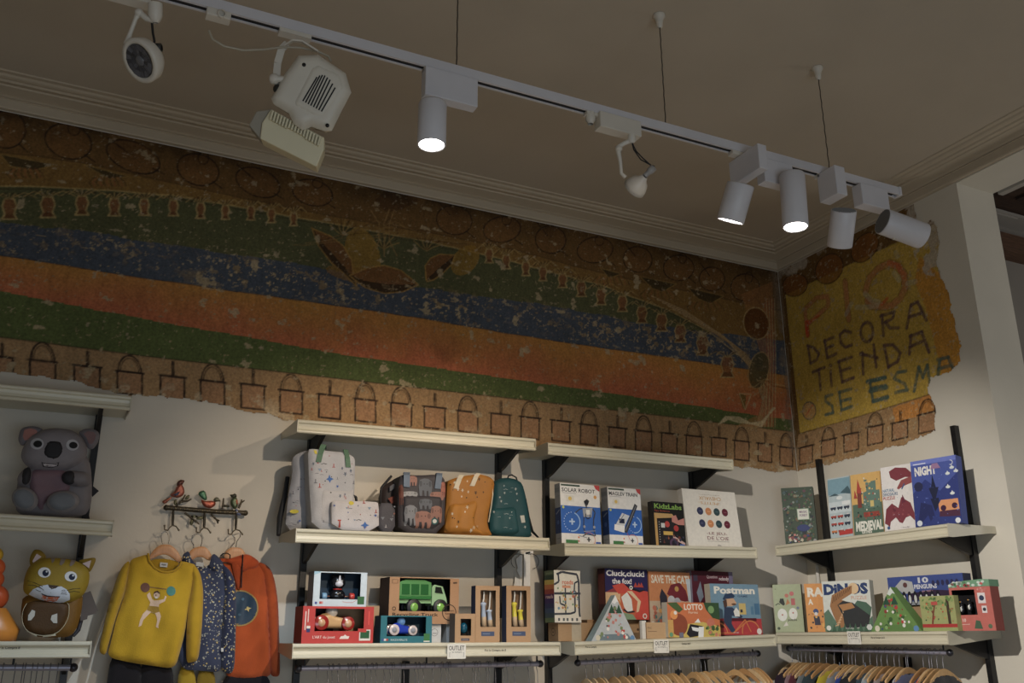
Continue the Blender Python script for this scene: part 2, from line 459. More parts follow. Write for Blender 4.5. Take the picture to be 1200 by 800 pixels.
class Canvas:
    """painting on a wall: cells of CS metres; coordinates given along the wall (s) and up (z)"""
    def __init__(c, ax, s0, s1, z0, z1, cs):
        c.ax, c.s0, c.z0, c.cs = ax, s0, z0, cs
        c.nx = int(round((s1-s0)/cs))+1; c.nz = int(round((z1-z0)/cs))+1
        s = s0+np.arange(c.nx)*cs; z = z0+np.arange(c.nz)*cs
        c.S, c.Z = np.meshgrid(s, z); c.rgb = np.zeros((c.nz, c.nx, 3))
    def P(c, u, v):
        p = on(c.ax, 0.0, u, v); return (p.x if c.ax == 1 else -p.y, p.z)
    def pts(c, L): return np.array([c.P(*p) for p in L])
    def win(c, P, pad):
        i0 = max(0, int((P[:, 0].min()-pad-c.s0)/c.cs)-1); i1 = min(c.nx, int((P[:, 0].max()+pad-c.s0)/c.cs)+2)
        j0 = max(0, int((P[:, 1].min()-pad-c.z0)/c.cs)-1); j1 = min(c.nz, int((P[:, 1].max()+pad-c.z0)/c.cs)+2)
        return slice(j0, max(j0, j1)), slice(i0, max(i0, i1))
    def mask(c, P, sl=None):
        S, Z = (c.S, c.Z) if sl is None else (c.S[sl], c.Z[sl]); m = np.zeros(S.shape, bool)
        for a, b in zip(P, np.roll(P, -1, 0)):
            if a[1] == b[1]: continue
            cond = (a[1] > Z) != (b[1] > Z)
            m ^= cond & (S < (b[0]-a[0])*(Z-a[1])/(b[1]-a[1])+a[0])
        return m
    def fill(c, L, col, al=1.0, jit=0.004):
        P = c.pts(L) if len(L) else L; sl = c.win(P, 0.01); m = c.mask(P, sl)
        if m.size: c.rgb[sl][m] = c.rgb[sl][m]*(1-al)+np.array(C(*col)[:3])*al
    def stroke(c, L, col, w=0.006, al=0.85, closed=False):
        P = c.pts(L)
        if closed: P = np.vstack([P, P[:1]])
        sl = c.win(P, w*2)
        S, Z = c.S[sl], c.Z[sl]
        if not S.size: return
        d = np.full(S.shape, 9.0)
        for a, b in zip(P[:-1], P[1:]):
            ab = b-a; q = max(ab@ab, 1e-12); t = np.clip(((S-a[0])*ab[0]+(Z-a[1])*ab[1])/q, 0, 1)
            d = np.minimum(d, np.hypot(S-a[0]-t*ab[0], Z-a[1]-t*ab[1]))
        k = np.clip((w/2+c.cs*0.5-d)/(c.cs*0.8), 0, 1)*al
        k = k*(0.55+0.6*vnoise(S*60, Z*60, 91)).clip(0, 1)
        c.rgb[sl] = c.rgb[sl]*(1-k[..., None])+np.array(C(*col)[:3])*k[..., None]
    def mesh(c, name, keep, off, parent, mat, label):
        idx = -np.ones(keep.shape, int); q = keep[:-1, :-1] & keep[1:, :-1] & keep[:-1, 1:] & keep[1:, 1:]
        use = np.zeros(keep.shape, bool)
        for dj in (0, 1):
            for di in (0, 1): use[dj:dj+q.shape[0], di:di+q.shape[1]] |= q
        idx[use] = np.arange(use.sum())
        S, Z = c.S[use], c.Z[use]
        rel = off + 0.0025*fbm(S*25, Z*25, 5)
        v = np.stack([S, -rel, Z], 1) if c.ax == 1 else np.stack([-rel, -S, Z], 1)
        j, i = np.nonzero(q)
        f = np.stack([idx[j, i], idx[j, i+1], idx[j+1, i+1], idx[j+1, i]], 1)
        me = bpy.data.meshes.new(name)
        me.vertices.add(len(v)); me.vertices.foreach_set('co', v.astype(np.float32).ravel())
        me.loops.add(f.size); me.loops.foreach_set('vertex_index', f.ravel().astype(np.int32))
        me.polygons.add(len(f)); me.polygons.foreach_set('loop_start', np.arange(0, f.size, 4, dtype=np.int32))
        me.polygons.foreach_set('use_smooth', np.ones(len(f), bool))
        me.update(calc_edges=True)
        at = me.color_attributes.new('Col', 'FLOAT_COLOR', 'POINT')
        rgba = np.ones((len(v), 4), np.float32); rgba[:, :3] = c.rgb[use]
        at.data.foreach_set('color', rgba.ravel()); me.materials.append(mat)
        ob = bpy.data.objects.new(name, me); COL.objects.link(ob); ob.parent = parent; ob['label'] = label
        return ob
    def band(c, bounds, us):
        """signed side of a boundary curve given in photo points, as height z(s)"""
        P = c.pts(bounds); o = np.argsort(P[:, 0]); return np.interp(c.S, P[o, 0], P[o, 1])

PAL = dict(ochre=(108, 78, 38), gold=(126, 94, 44), olive=(84, 84, 52), blue=(72, 78, 88), orange=(172, 118, 50), coral=(174, 96, 60),
           green=(86, 96, 50), tan=(158, 124, 84), dark=(52, 38, 24), pale=(176, 160, 124), brick=(152, 104, 76), yellow=(184, 152, 60), plaster=(160, 142, 112))

def apply_band(c, top, bot, col, al=1.0):
    m = (c.Z < top) & (c.Z >= bot); c.rgb[m] = c.rgb[m]*(1-al)+np.array(C(*col)[:3])*al

CB = Canvas(1, -4.85, 0.0, 2.46, 3.80, 0.005)
CB.rgb[:] = C(*PAL['ochre'])[:3]
wob = (fbm(CB.S*6, CB.Z*6, 3)-0.5)*0.012
L1 = CB.band([(-60, 170), (0, 178), (105, 192), (200, 214), (300, 236), (400, 255), (500, 272), (600, 292), (700, 319), (800, 340), (905, 362)], 0)+wob
L2 = CB.band([(-60, 214), (0, 218), (100, 221), (200, 229), (300, 246), (400, 264), (500, 283), (600, 306), (700, 333), (780, 362), (830, 388), (880, 428), (905, 450)], 0)+wob
L3 = CB.band([(-60, 250), (0, 258), (100, 272), (200, 287), (300, 303), (400, 318), (480, 334), (600, 352), (660, 362), (740, 377), (800, 386), (905, 398)], 0)+wob*3
L4 = CB.band([(-60, 290), (0, 299), (133, 320), (267, 340), (400, 359), (500, 374), (600, 392), (700, 407), (800, 421), (905, 437)], 0)+wob
L5 = CB.band([(-60, 334), (0, 342), (167, 373), (400, 415), (600, 444), (800, 473), (905, 489)], 0)+wob
L6 = CB.band([(-60, 388), (0, 395), (167, 417), (400, 444), (600, 467), (800, 490), (905, 503)], 0)
L7 = CB.band([(-60, 430), (0, 438), (60, 444), (120, 456), (160, 463), (200, 467), (240, 473), (300, 483), (345, 492), (500, 512), (640, 526), (760, 538), (860, 546), (900, 553), (937, 552)], 0)
apply_band(CB, L1, L2, PAL['gold']); apply_band(CB, L2, L3, PAL['olive']); apply_band(CB, L3, L4, PAL['blue'])
t_ = np.clip((L4-CB.Z)/np.maximum(L4-L5, 1e-3)+(fbm(CB.S*5, CB.Z*5, 8)-0.5)*0.7, 0, 1)[..., None]
mo = (CB.Z < L4) & (CB.Z >= L5)
mix_ = np.array(C(*PAL['orange'])[:3])*(1-t_)+np.array(C(*PAL['coral'])[:3])*t_
CB.rgb[mo] = mix_[mo]
apply_band(CB, L5, L6, PAL['green']); apply_band(CB, L6, -9+0*L6, PAL['tan'])
# thin dark lines between the bands
for Lx, cc, w in ((L6, (60, 45, 30), 0.006), (L4, (70, 55, 45), 0.005), (L1, (80, 55, 30), 0.006), (L2, (178, 150, 92), 0.006), (L2-0.014, (64, 48, 26), 0.005)):
    k = np.clip(1-np.abs(CB.Z-Lx)/w, 0, 1)[..., None]*0.8
    CB.rgb = CB.rgb*(1-k)+np.array(C(*cc)[:3])*k
def pell(cx, cy, rx, ry, rot=0, n=22, a0=0, a1=360): return ell(cx, cy, rx, ry, n, rot, a0, a1)
# round fruit of the top border
for i, (x, y, rx, ry, ro) in enumerate([(8, 152, 22, 22, 20), (80, 166, 28, 20, 18), (156, 184, 33, 17, 22), (232, 199, 25, 18, 18), (302, 214, 27, 16, 22), (366, 226, 24, 15, 15), (532, 258, 21, 17, 12),
        (588, 269, 22, 15, -8), (645, 281, 18, 16, 10), (697, 293, 21, 15, -8), (747, 304, 17, 15, 10), (795, 314, 18, 15, 0), (834, 327, 15, 14, 5), (873, 337, 17, 16, 5)]):
    CB.fill(pell(x, y, rx, ry, ro), (116, 80, 40), 0.7)
    CB.stroke(pell(x, y, rx, ry, ro), (36, 26, 20), 0.007, 0.9, True)
    if i % 2 == 0: CB.stroke([(x-rx*0.9, y-ry*1.3), (x-rx*0.2, y-ry*0.3)], (40, 28, 20), 0.007)
    else: CB.stroke(pell(x+rx*0.25, y-ry*0.75, rx*0.25, ry*0.4), (44, 30, 20), 0.006, 0.8, True)
    CB.stroke([(x+rx*0.7, y+ry*0.8), (x+rx*1.1, y+ry*1.2)], (40, 28, 20), 0.007)
# pods hanging below the gold arch
figs = [(-30, 243, 9, 11), (11, 245, 9, 12), (56, 243, 9, 12), (96, 241, 8, 11), (134, 243, 7, 10), (169, 243, 6, 9.5), (203, 244, 6, 9), (235, 247, 5.5, 9), (264, 249, 5, 8), (294, 250, 5, 8), (318, 253, 5, 8), (344, 257, 4.5, 7.5),
        (573, 300, 5, 8), (593, 307, 5, 8), (616, 315, 5, 8), (636, 321, 5, 8), (659, 329, 5.5, 8), (681, 339, 6, 8.5), (704, 348, 6, 9), (729, 356, 6, 9), (752, 369, 6.5, 9.5), (775, 378, 7, 10), (797, 391, 7, 10), (823, 405, 7.5, 11), (852, 430, 8, 12)]
rf = random.Random(3)
for x, y, a, b in figs:
    o_ = [(x-a*0.6, y-b), (x-a*0.95, y-b*0.3), (x-a*0.6, y+b*0.5), (x-a, y+b), (x+a, y+b), (x+a*0.6, y+b*0.5), (x+a*0.95, y-b*0.3), (x+a*0.6, y-b)]
    CB.fill(o_, (128, 82, 46), 0.85); CB.fill([(x-a*0.7, y+b*0.5), (x-a, y+b), (x+a, y+b), (x+a*0.7, y+b*0.5)], (92, 58, 30), 0.8)
    CB.stroke(o_, (170, 146, 92), 0.007, 0.9, True)
    for k in range(-4, 5):
        e = 1+rf.random()*0.5
        CB.stroke([(x+k*0.25, y-b), (x+k*a*0.35*e, y-b-5*e), (x+k*a*0.62*e, y-b-3*e+abs(k)*0.8)], (64, 44, 26) if k % 2 else (168, 140, 84), 0.0045, 0.75)
# dark half-shells in the top band
for tri in ([(0, 181), (65, 193), (40, 200), (12, 195)], [(98, 193), (150, 207), (128, 210)], [(703, 314), (728, 321), (714, 326)], [(750, 324), (792, 333), (776, 342), (764, 338)], [(805, 337), (848, 347), (832, 356), (818, 350)]):
    CB.fill(tri, (60, 50, 28), 0.85); CB.stroke(tri, (150, 118, 60), 0.005, 0.7, True)
    cx = sum(p[0] for p in tri)/len(tri); cy = max(p[1] for p in tri)
    for k in range(-5, 6): CB.stroke([(cx+k*3, cy-2), (cx+k*4.2, cy+4), (cx+k*4+2, cy+8)], (70, 46, 28) if k % 2 else (150, 88, 52), 0.005, 0.7)
# the three split pods in the middle
def pod(outer, inner, stem):
    CB.fill(outer+inner[::-1], (116, 76, 38), 0.92); CB.fill(outer+[((outer[i][0]*2+inner[min(i, len(inner)-1)][0])/3, (outer[i][1]*2+inner[min(i, len(inner)-1)][1])/3) for i in range(len(outer))][::-1], (58, 42, 24), 0.92)
    CB.stroke(outer+inner[::-1], (168, 128, 60), 0.006, 0.8, True)
    for k in range(9):
        a = -2.6+k*0.26; CB.stroke([stem, (stem[0]+8*math.cos(a), stem[1]+8*math.sin(a)), (stem[0]+19*math.cos(a+0.12), stem[1]+19*math.sin(a+0.12))], (60, 40, 22) if k % 2 else (160, 128, 70), 0.005, 0.8)
CB.fill(pell(425, 300, 20, 34, -15), (150, 112, 36), 0.7); CB.fill(pell(545, 305, 14, 20, 40), (150, 112, 36), 0.7); CB.fill(pell(415, 322, 34, 9, 12), (140, 100, 36), 0.6)
CB.fill([(455, 220), (478, 222), (492, 235), (470, 246), (452, 249), (438, 236)], (84, 56, 28), 0.7)
pod([(365, 267), (373, 288), (388, 308), (400, 318), (418, 336)], [(366, 268), (388, 277), (402, 288), (412, 305), (414, 322)], (402, 276))
pod([(409, 323), (428, 337), (450, 344), (472, 342), (490, 334)], [(412, 322), (430, 314), (450, 311), (470, 317), (488, 332)], (450, 292))
pod([(533, 299), (529, 310), (518, 321), (508, 328), (500, 330)], [(531, 299), (515, 298), (504, 303), (498, 312), (499, 326)], (500, 294))
for x0 in (444, 450, 456): CB.stroke([(x0-10 if x0 < 450 else x0+6, 246), (x0, 262), (x0, 282), (x0+(x0-450)*1.5, 300)], (150, 118, 70), 0.006, 0.7)
for k in range(14):
    s_ = -1 if k % 2 else 1; q = 14+k*6
    CB.stroke([(450, 262+k*1.2), (450+s_*q*0.5, 256+k*2), (450+s_*q, 264+k*1.8), (450+s_*q*1.15, 274+k)], (140, 110, 62) if k % 3 else (70, 46, 26), 0.0045, 0.6)
# swirls at the right end
for k in range(15):
    e = k*3.2
    CB.stroke([(760+e, 345+e*0.6), (800+e, 362+e*0.75), (845+e*0.7, 392+e*0.55), (880+e*0.35, 432+e*0.4), (893+e*0.25, 470), (886+e*0.3, 496), (862+e*0.5, 499+e*0.1)], (186, 160, 112) if k % 2 else (120, 84, 46), 0.006, 0.8)
CB.fill([(905, 330), (906, 500), (860, 500), (900, 480), (893, 420), (868, 345)], (168, 112, 62), 0.45)
for k in range(8): CB.stroke([(896+k*1.6, 350), (899+k*1.4, 420), (894+k*2, 500)], (182, 154, 108) if k % 2 else (160, 84, 56), 0.006, 0.75)
CB.fill(pell(886, 379, 14, 18, -12), (98, 58, 22), 0.95); CB.stroke(pell(886, 379, 15, 19, -12), (176, 150, 96), 0.006, 0.85, True)
CB.fill(pell(889, 434, 11, 21, 12), (84, 74, 44), 0.9); CB.stroke(pell(889, 434, 12, 22, 12), (168, 140, 84), 0.006, 0.8, True)
CB.fill([(866, 461), (874, 463), (873, 480), (870, 478)], (104, 84, 34), 0.9); CB.stroke([(866, 461), (880, 462), (873, 480)], (184, 160, 110), 0.006, 0.8, True)
for k in range(12):
    a = k*0.5; CB.stroke([(893, 446), (893+9*math.cos(a), 452+8*math.sin(a)), (893+16*math.cos(a+.3), 455+12*math.sin(a+.3))], (110, 70, 30) if k % 2 else (176, 150, 100), 0.005, 0.7)
for k in range(4): CB.stroke([(842+k*2, 497-k), (850+k, 488+k), (866, 489+k*2), (880, 496), (892, 500-k*2), (905+k, 478)], (196, 176, 134), 0.008, 0.9)
# pails
def pail(c, x, y0, y1, w, arch, slope):
    def q(u, v): return (x+u, v+u*slope)
    body = [q(-w, y0), q(w, y0), q(w, y1), q(-w, y1)]
    c.fill(body, PAL['brick'], 0.42)
    for _k in range(2): c.stroke(body, (46, 32, 24), 0.007, 0.95, True)
    c.stroke([q(-w-2, y0), q(w+2, y0)], (46, 32, 24), 0.009, 0.95)
    hh_ = (y1-y0)*0.74
    if arch:
        c.stroke([q(w*0.93*math.cos(a), y0-hh_*math.sin(a)) for a in np.linspace(0, PI, 14)], (46, 32, 24), 0.008, 0.95)
        c.stroke([q(w*0.74*math.cos(a), y0-hh_*0.84*math.sin(a)) for a in np.linspace(0, PI, 14)], (56, 38, 26), 0.005, 0.8)
    else:
        c.stroke([q(0, y0), q(0, y0-hh_*0.85)], (46, 32, 24), 0.009, 0.95)
        c.stroke([q(1.8, y0), q(1.8, y0-hh_*0.85)], (56, 38, 26), 0.005, 0.9)
for i, (x, y0, y1, w) in enumerate([(2, 418, 442, 13), (50, 423, 452, 15), (102, 429, 456, 15), (152, 436, 462, 14.5), (202, 441, 468, 14), (249, 447, 474, 14), (296, 451, 479, 13.5), (341, 458, 484, 13), (386, 463, 490, 12.5),
      (428, 468, 494, 12), (470, 473, 499, 12), (509, 477, 502, 12), (548, 482, 506, 11.5), (586, 485, 509, 11), (621, 489, 514, 10.5), (657, 493, 517, 10.5), (690, 498, 521, 10), (723, 501, 524, 9.5), (754, 505, 529, 9.5), (784, 508, 531, 9), (813, 511, 534, 9), (842, 513, 534, 8.5), (869, 517, 539, 8.5), (896, 520, 541, 8), (921, 524, 546, 7.5)]):
    pail(CB, x, y0, y1, w, i % 2 == 1 if x < 400 else x in (428, 470, 548, 621, 690, 754, 813, 869, 921), 0.11)
# worn spots
def wear(c, seed, dens, zmask, col=PAL['plaster'], sc=1.0):
    n = fbm(c.S*30*sc, c.Z*38*sc, seed, 5); n2 = fbm(c.S*2.2, c.Z*3, seed+50, 3)
    k = np.clip((n-(0.71-dens*(0.4+n2)))/0.035, 0, 1)*zmask*0.75
    c.rgb[:] = c.rgb*(1-k[..., None])+np.array(C(*col)[:3])*k[..., None]
one = np.ones_like(CB.S)
wear(CB, 11, -0.03, one); wear(CB, 47, -0.02, one, (150, 130, 96), 2.2); wear(CB, 71, 0.0, one, (172, 152, 116), 0.45)
blue_ = np.clip(1-np.abs(CB.Z-(L3*0.55+L4*0.45))/np.maximum((L3-L4)*0.62, 1e-3), 0, 1)
clus = np.clip((fbm(CB.S*2.2+3, CB.Z*5, 201)-0.38)*5, 0, 1)*np.clip(blue_*1.6, 0, 1); wear(CB, 23, 0.10, clus, (140, 116, 80), 0.8); wear(CB, 29, 0.06, clus, (176, 152, 112), 1.8)
edge_ = np.clip(1-(CB.Z-L7)/0.09, 0, 1); wear(CB, 31, 0.10, edge_, (186, 168, 136), 0.5)
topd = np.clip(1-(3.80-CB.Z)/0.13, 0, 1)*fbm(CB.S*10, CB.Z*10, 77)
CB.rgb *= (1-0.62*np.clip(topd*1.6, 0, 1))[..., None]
crn = np.clip(1-np.abs(CB.S+0.0)/0.075, 0, 1)*(fbm(CB.S*30, CB.Z*9, 61) > 0.42); CB.rgb = CB.rgb*(1-0.75*crn[..., None])+np.array(C(128, 112, 94)[:3])*0.75*crn[..., None]
CB.rgb *= (0.80+0.40*fbm(CB.S*3, CB.Z*3, 99))[..., None]
CB.rgb *= (0.84+0.32*fbm(CB.S*70, CB.Z*22, 98, 3))[..., None]
edge = L7+(fbm(CB.S*14, CB.Z*14, 5)-0.5)*0.045
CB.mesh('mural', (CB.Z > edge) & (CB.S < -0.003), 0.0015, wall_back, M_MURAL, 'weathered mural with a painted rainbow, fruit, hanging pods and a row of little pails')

CR = Canvas(0, 0.0, 1.40, 2.46, 3.80, 0.005)
CR.rgb[:] = C(*PAL['ochre'])[:3]
CR.fill([(921, 345), (1020, 298), (1085, 268), (1140, 240), (1140, 470), (1090, 462), (1010, 487), (938, 508)], PAL['yellow'])
CR.fill([(1078, 300), (1098, 318), (1150, 320), (1150, 480), (1110, 470), (1100, 420), (1085, 360), (1072, 330)], (190, 132, 44), 0.9)
CR.fill([(936, 509), (1010, 487), (1090, 462), (1140, 455), (1140, 560), (930, 570)], PAL['tan'])
CR.fill([(1046, 478), (1092, 462), (1098, 480), (1050, 496)], (200, 128, 44), 0.7)
CR.stroke([(921, 345), (1020, 298), (1062, 279)], (90, 66, 30), 0.006); CR.stroke([(937, 508), (1010, 487), (1090, 462)], (88, 60, 36), 0.006)
for (x, y, rx, ry, ro) in [(932, 334, 15, 13, -25), (972, 315, 15, 19, 35), (1014, 290, 13, 20, 38), (1048, 268, 10, 14, 35)]:
    CR.fill(pell(x, y, rx, ry, ro), (132, 82, 34), 0.8); CR.stroke(pell(x, y, rx, ry, ro), (60, 42, 24), 0.007, 0.9, True)
def crop(x, y): return (900+x/3.333, 320+y/3.333)
def cr2(x, y): return (910+x/5.0, 240+y/5.0)
PE = (190, 122, 74)
CR.stroke([cr2(*p) for p in [(185, 765), (168, 610), (235, 545), (300, 535), (305, 590), (240, 650), (190, 695)]], (104, 76, 36), 0.036, 0.6)
CR.stroke([cr2(*p) for p in [(185, 765), (168, 610), (235, 545), (300, 535), (305, 590), (240, 650), (190, 695)]], PE, 0.028, 0.8)
CR.stroke([cr2(*p) for p in [(190, 690), (178, 690), (185, 765)]], (200, 66, 30), 0.03, 0.9); CR.stroke([cr2(*p) for p in [(185, 695), (250, 650)]], (192, 74, 34), 0.012, 0.8)
CR.stroke([cr2(*p) for p in [(403, 450), (425, 670)]], (104, 76, 36), 0.046, 0.6); CR.stroke([cr2(*p) for p in [(403, 450), (425, 670)]], PE, 0.034, 0.75)
oo = [cr2(*p) for p in [(525, 500), (545, 430), (600, 370), (660, 342), (715, 360), (750, 410), (755, 490), (725, 550), (675, 590), (620, 595), (560, 590), (535, 560)]]
CR.stroke(oo, (104, 76, 36), 0.05, 0.6); CR.stroke(oo, PE, 0.038, 0.75); CR.stroke([cr2(*p) for p in [(660, 342), (715, 360), (750, 420)]], (192, 90, 52), 0.03, 0.7); CR.stroke([cr2(*p) for p in [(620, 580), (650, 550)]], (196, 84, 44), 0.02, 0.8)
for q in ([(520, 520), (560, 560), (600, 570)], [(470, 600), (530, 600), (590, 590)], [(410, 640), (440, 580)], [(690, 400), (720, 440)], [(770, 460), (815, 450)], [(700, 280), (710, 300)]):
    CR.stroke([cr2(*p) for p in q], (178, 170, 140), 0.03, 0.55)
PUR = (94, 68, 70); TEA = (72, 96, 88)
def LS(strokes, col, w=0.017):
    for s_ in strokes: CR.stroke([crop(*p) for p in s_], (70, 50, 40), w+0.006, 0.35); CR.stroke([crop(*p) for p in s_], col, w, 0.85)
LS([[(158, 290), (168, 352)], [(155, 283), (182, 292), (200, 315), (192, 338), (168, 352)], [(222, 262), (234, 330)], [(222, 266), (256, 250)], [(228, 294), (256, 282)], [(234, 330), (268, 315)],
    [(325, 232), (300, 224), (282, 240), (286, 272), (304, 290), (328, 280)], [crop and (388+24*math.cos(a), 230+38*math.sin(a)) for a in np.linspace(0, 2*PI, 18)],
    [(446, 165), (453, 244)], [(440, 168), (495, 150), (488, 176), (460, 192)], [(460, 192), (478, 214), (510, 214)], [(560, 124), (543, 214)], [(560, 124), (586, 112)], [(586, 112), (620, 184)], [(552, 172), (602, 156)],
    [(176, 386), (222, 368)], [(200, 378), (207, 455)], [(246, 382), (250, 440)], [(244, 358), (248, 362)], [(278, 345), (292, 425)], [(276, 346), (328, 328)], [(284, 384), (322, 370)], [(292, 425), (336, 408)],
    [(370, 310), (374, 394)], [(362, 315), (428, 330)], [(414, 280), (424, 366)], [(456, 285), (472, 368)], [(454, 282), (490, 280), (518, 312), (508, 345), (472, 366)], [(560, 244), (554, 316)], [(556, 246), (602, 230)], [(602, 230), (630, 308)], [(556, 288), (604, 266)]], PUR)
LS([[(252, 474), (226, 482), (226, 500), (252, 518), (256, 545), (226, 553)], [(280, 464), (288, 535)], [(278, 466), (326, 452)], [(284, 500), (324, 490)], [(288, 535), (330, 520)],
    [(398, 418), (412, 500)], [(390, 424), (458, 408)], [(404, 450), (460, 438)], [(412, 500), (468, 484)], [(540, 382), (506, 388), (494, 412), (536, 432), (546, 456), (500, 466)],
    [(590, 368), (572, 460)], [(590, 366), (606, 408)], [(606, 408), (624, 360)], [(624, 360), (636, 440)], [(672, 340), (662, 430)], [(664, 338), (706, 328)], [(706, 328), (736, 400)], [(668, 374), (716, 360)]], TEA)
LS([[(390, 424), (458, 408)], [(400, 460), (464, 446)], [(412, 500), (468, 484)]], TEA, 0.024)
CR.fill([crop(*p) for p in pell(162, 537, 26, 34)], (190, 142, 86), 0.8); CR.stroke([crop(*p) for p in pell(162, 537, 26, 34)], (92, 84, 74), 0.008, 0.9, True); CR.stroke([crop(150, 555), crop(175, 515)], (180, 80, 50), 0.008)
for i, (x, y0, y1, w, ar) in enumerate([(945, 523, 543, 7.5, 0), (971, 515, 534, 8, 1), (998, 508, 528, 8.5, 0), (1026, 499, 520, 9, 1), (1055, 494, 514, 9, 0), (1087, 484, 506, 10, 1)]):
    pail(CR, x, y0, y1, w, ar, -0.22)
one = np.ones_like(CR.S)
wear(CR, 13, 0.0, one); wear(CR, 19, 0.0, one, (176, 156, 120), 2.0)
keepP = CR.pts([(900, 300), (1055, 240), (1062, 233), (1071, 238), (1075, 256), (1084, 262), (1092, 257), (1100, 266), (1102, 285), (1098, 308), (1104, 325), (1112, 340), (1118, 372), (1126, 400), (1127, 422), (1112, 437), (1092, 443), (1088, 460), (1098, 478), (1096, 505), (1062, 520), (1020, 530), (985, 541), (937, 552), (880, 600), (860, 300)])
hS, hZ = CR.S, CR.Z
CR.S = hS+(fbm(hS*30, hZ*30, 7)-0.5)*0.03; CR.Z = hZ+(fbm(hS*30, hZ*30, 17)-0.5)*0.03
keepR = CR.mask(keepP); CR.S, CR.Z = hS, hZ
blob = CR.mask(CR.pts([(1062, 235), (1100, 255), (1106, 325), (1085, 322), (1072, 300), (1060, 262)]))
nb = fbm(CR.S*22, CR.Z*22, 33); kb = (np.clip((nb-0.42)/0.08, 0, 1)*blob*0.85)[..., None]
CR.rgb = CR.rgb*(1-kb)+np.array(C(176, 164, 146)[:3])*kb
wt = np.clip(1-(CR.band([(905, 322), (1060, 243), (1140, 205)], 0)-CR.Z)/0.14, 0, 1)*np.clip((0.55-CR.S)/0.3, 0, 1)*fbm(CR.S*16, CR.Z*16, 44)
kb = np.clip((wt-0.3)/0.12, 0, 1)[..., None]*0.8; CR.rgb = CR.rgb*(1-kb)+np.array(C(176, 164, 146)[:3])*kb
crn = np.clip(1-np.abs(CR.S)/0.035, 0, 1)*(fbm(CR.S*30, CR.Z*9, 61) > 0.4); CR.rgb = CR.rgb*(1-0.75*crn[..., None])+np.array(C(150, 134, 112)[:3])*0.75*crn[..., None]
ed = np.clip(1-(CR.Z-2.50)/0.10, 0, 1); wear(CR, 41, 0.07, ed)
CR.rgb *= (0.82+0.36*fbm(CR.S*4, CR.Z*4, 99))[..., None]
CR.rgb *= (0.84+0.32*fbm(CR.S*60, CR.Z*22, 98, 3))[..., None]
CR.mesh('mural', keepR & (CR.S > 0.003), 0.0015, wall_right, M_MURAL, 'torn yellow mural fragment lettered DECORA TIENDA above a row of little pails')

# ================================================================== shelving
def prof_shelf(depth=0.33):
    # (distance from wall, height below the shelf top) of fascia and board, closed outline
    return [(0.004, 0.0), (depth-0.008, 0.0), (depth-0.002, -0.003), (depth, -0.008), (depth-0.001, -0.014), (depth-0.010, -0.019), (depth-0.013, -0.030), (depth-0.011, -0.042),
            (depth-0.003, -0.047), (depth, -0.051), (depth, -0.056), (depth-0.004, -0.060), (depth-0.016, -0.060), (depth-0.018, -0.045), (depth-0.018, -0.026), (0.004, -0.026)]
SH = {}; SHR = {}
SHC = C(204, 197, 174)
def shelf(key, axis, pL, pR, label, brk=(), depth=0.33, dark=False, lend=True):
    """axis 'y': on the back wall, points are (x,z) ends; axis 'x': on the right wall, points are (s,z) with s=-y"""
    (a0, z0), (a1, z1) = pL, pR
    def W(a, d, z): return Vector((a, -d, z)) if axis == 'y' else Vector((-d, -a, z))
    root = thing('wall_shelf', label, 'shelf', W((a0+a1)/2, 0, (z0+z1)/2), 'cream metal wall shelves')
    SH[key] = (a0, z0, a1, z1); SHR[key] = root
    pf = prof_shelf(depth)
    m = MB(SHC); k = len(pf); e = 0.004
    vs = [W(a0+e, d, z0+h) for d, h in pf]+[W(a1-e, d, z1+h) for d, h in pf]
    m.add(vs, [(i, (i+1) % k, k+(i+1) % k, k+i) for i in range(k)]+[tuple(range(k))[::-1], tuple(range(k, 2*k))])
    m.make('shelf_board', M_SHELF, root)
    for a, z, s_ in ((a0, z0, -1), (a1, z1, 1)):   # end plates
        m = MB(C(188, 181, 160)); q = [(0.004, 0.001), (depth-0.006, 0.001), (depth+0.001, -0.006), (depth+0.001, -0.058), (depth-0.006, -0.061), (depth-0.03, -0.061), (0.05, -0.034), (0.004, -0.034)]
        A = [W(a, d, z+h) for d, h in q]; B = [W(a+s_*-0.004, d, z+h) for d, h in q]; n = len(q)
        m.add(A+B, [tuple(range(n)), tuple(range(n, 2*n))[::-1]]+[(i, (i+1) % n, n+(i+1) % n, n+i) for i in range(n)])
        m.make('end_plate', M_SHELF, root)
    for b in brk:
        m = MB(C(30, 29, 30)); zt = z0+(z1-z0)*(b-a0)/(a1-a0)-0.027
        q = [(0.03, zt), (depth-0.05, zt), (depth-0.06, zt-0.018), (0.09, zt-0.085), (0.03, zt-0.10)]
        A = [W(b-0.008, d, z) for d, z in q]; B = [W(b+0.008, d, z) for d, z in q]; n = len(q)
        m.add(A+B, [tuple(range(n)), tuple(range(n, 2*n))[::-1]]+[(i, (i+1) % n, n+(i+1) % n, n+i) for i in range(n)])
        m.make('bracket', M_BLACK, root)
    return root
def shz(key, a):
    a0, z0, a1, z1 = SH[key]; return z0+(z1-z0)*(a-a0)/(a1-a0)
def bw(pL, pR, d=0.33):
    L = on(1, -d, *pL); R_ = on(1, -d, *pR); return (L.x, L.z), (R_.x, R_.z)
def rw(pL, pR, d=0.33):
    L = on(0, -d, *pL); R_ = on(0, -d, *pR); return (-L.y, L.z), (-R_.y, R_.z)
XA, XB, XC, XD, XE = -3.936, -3.010, -2.033, -1.757, -0.811
XG = on(1, -0.03, 476.5, 780).x; XF = on(1, -0.03, 740.5, 775).x
YA, YB = 0.206, 1.157
YC = -on(0, -0.03, 984, 767).y; YD = -on(0, -0.03, 1060, 763).y
L_, R_ = bw((0, 449), (155, 463.6)); z1t = L_[1]
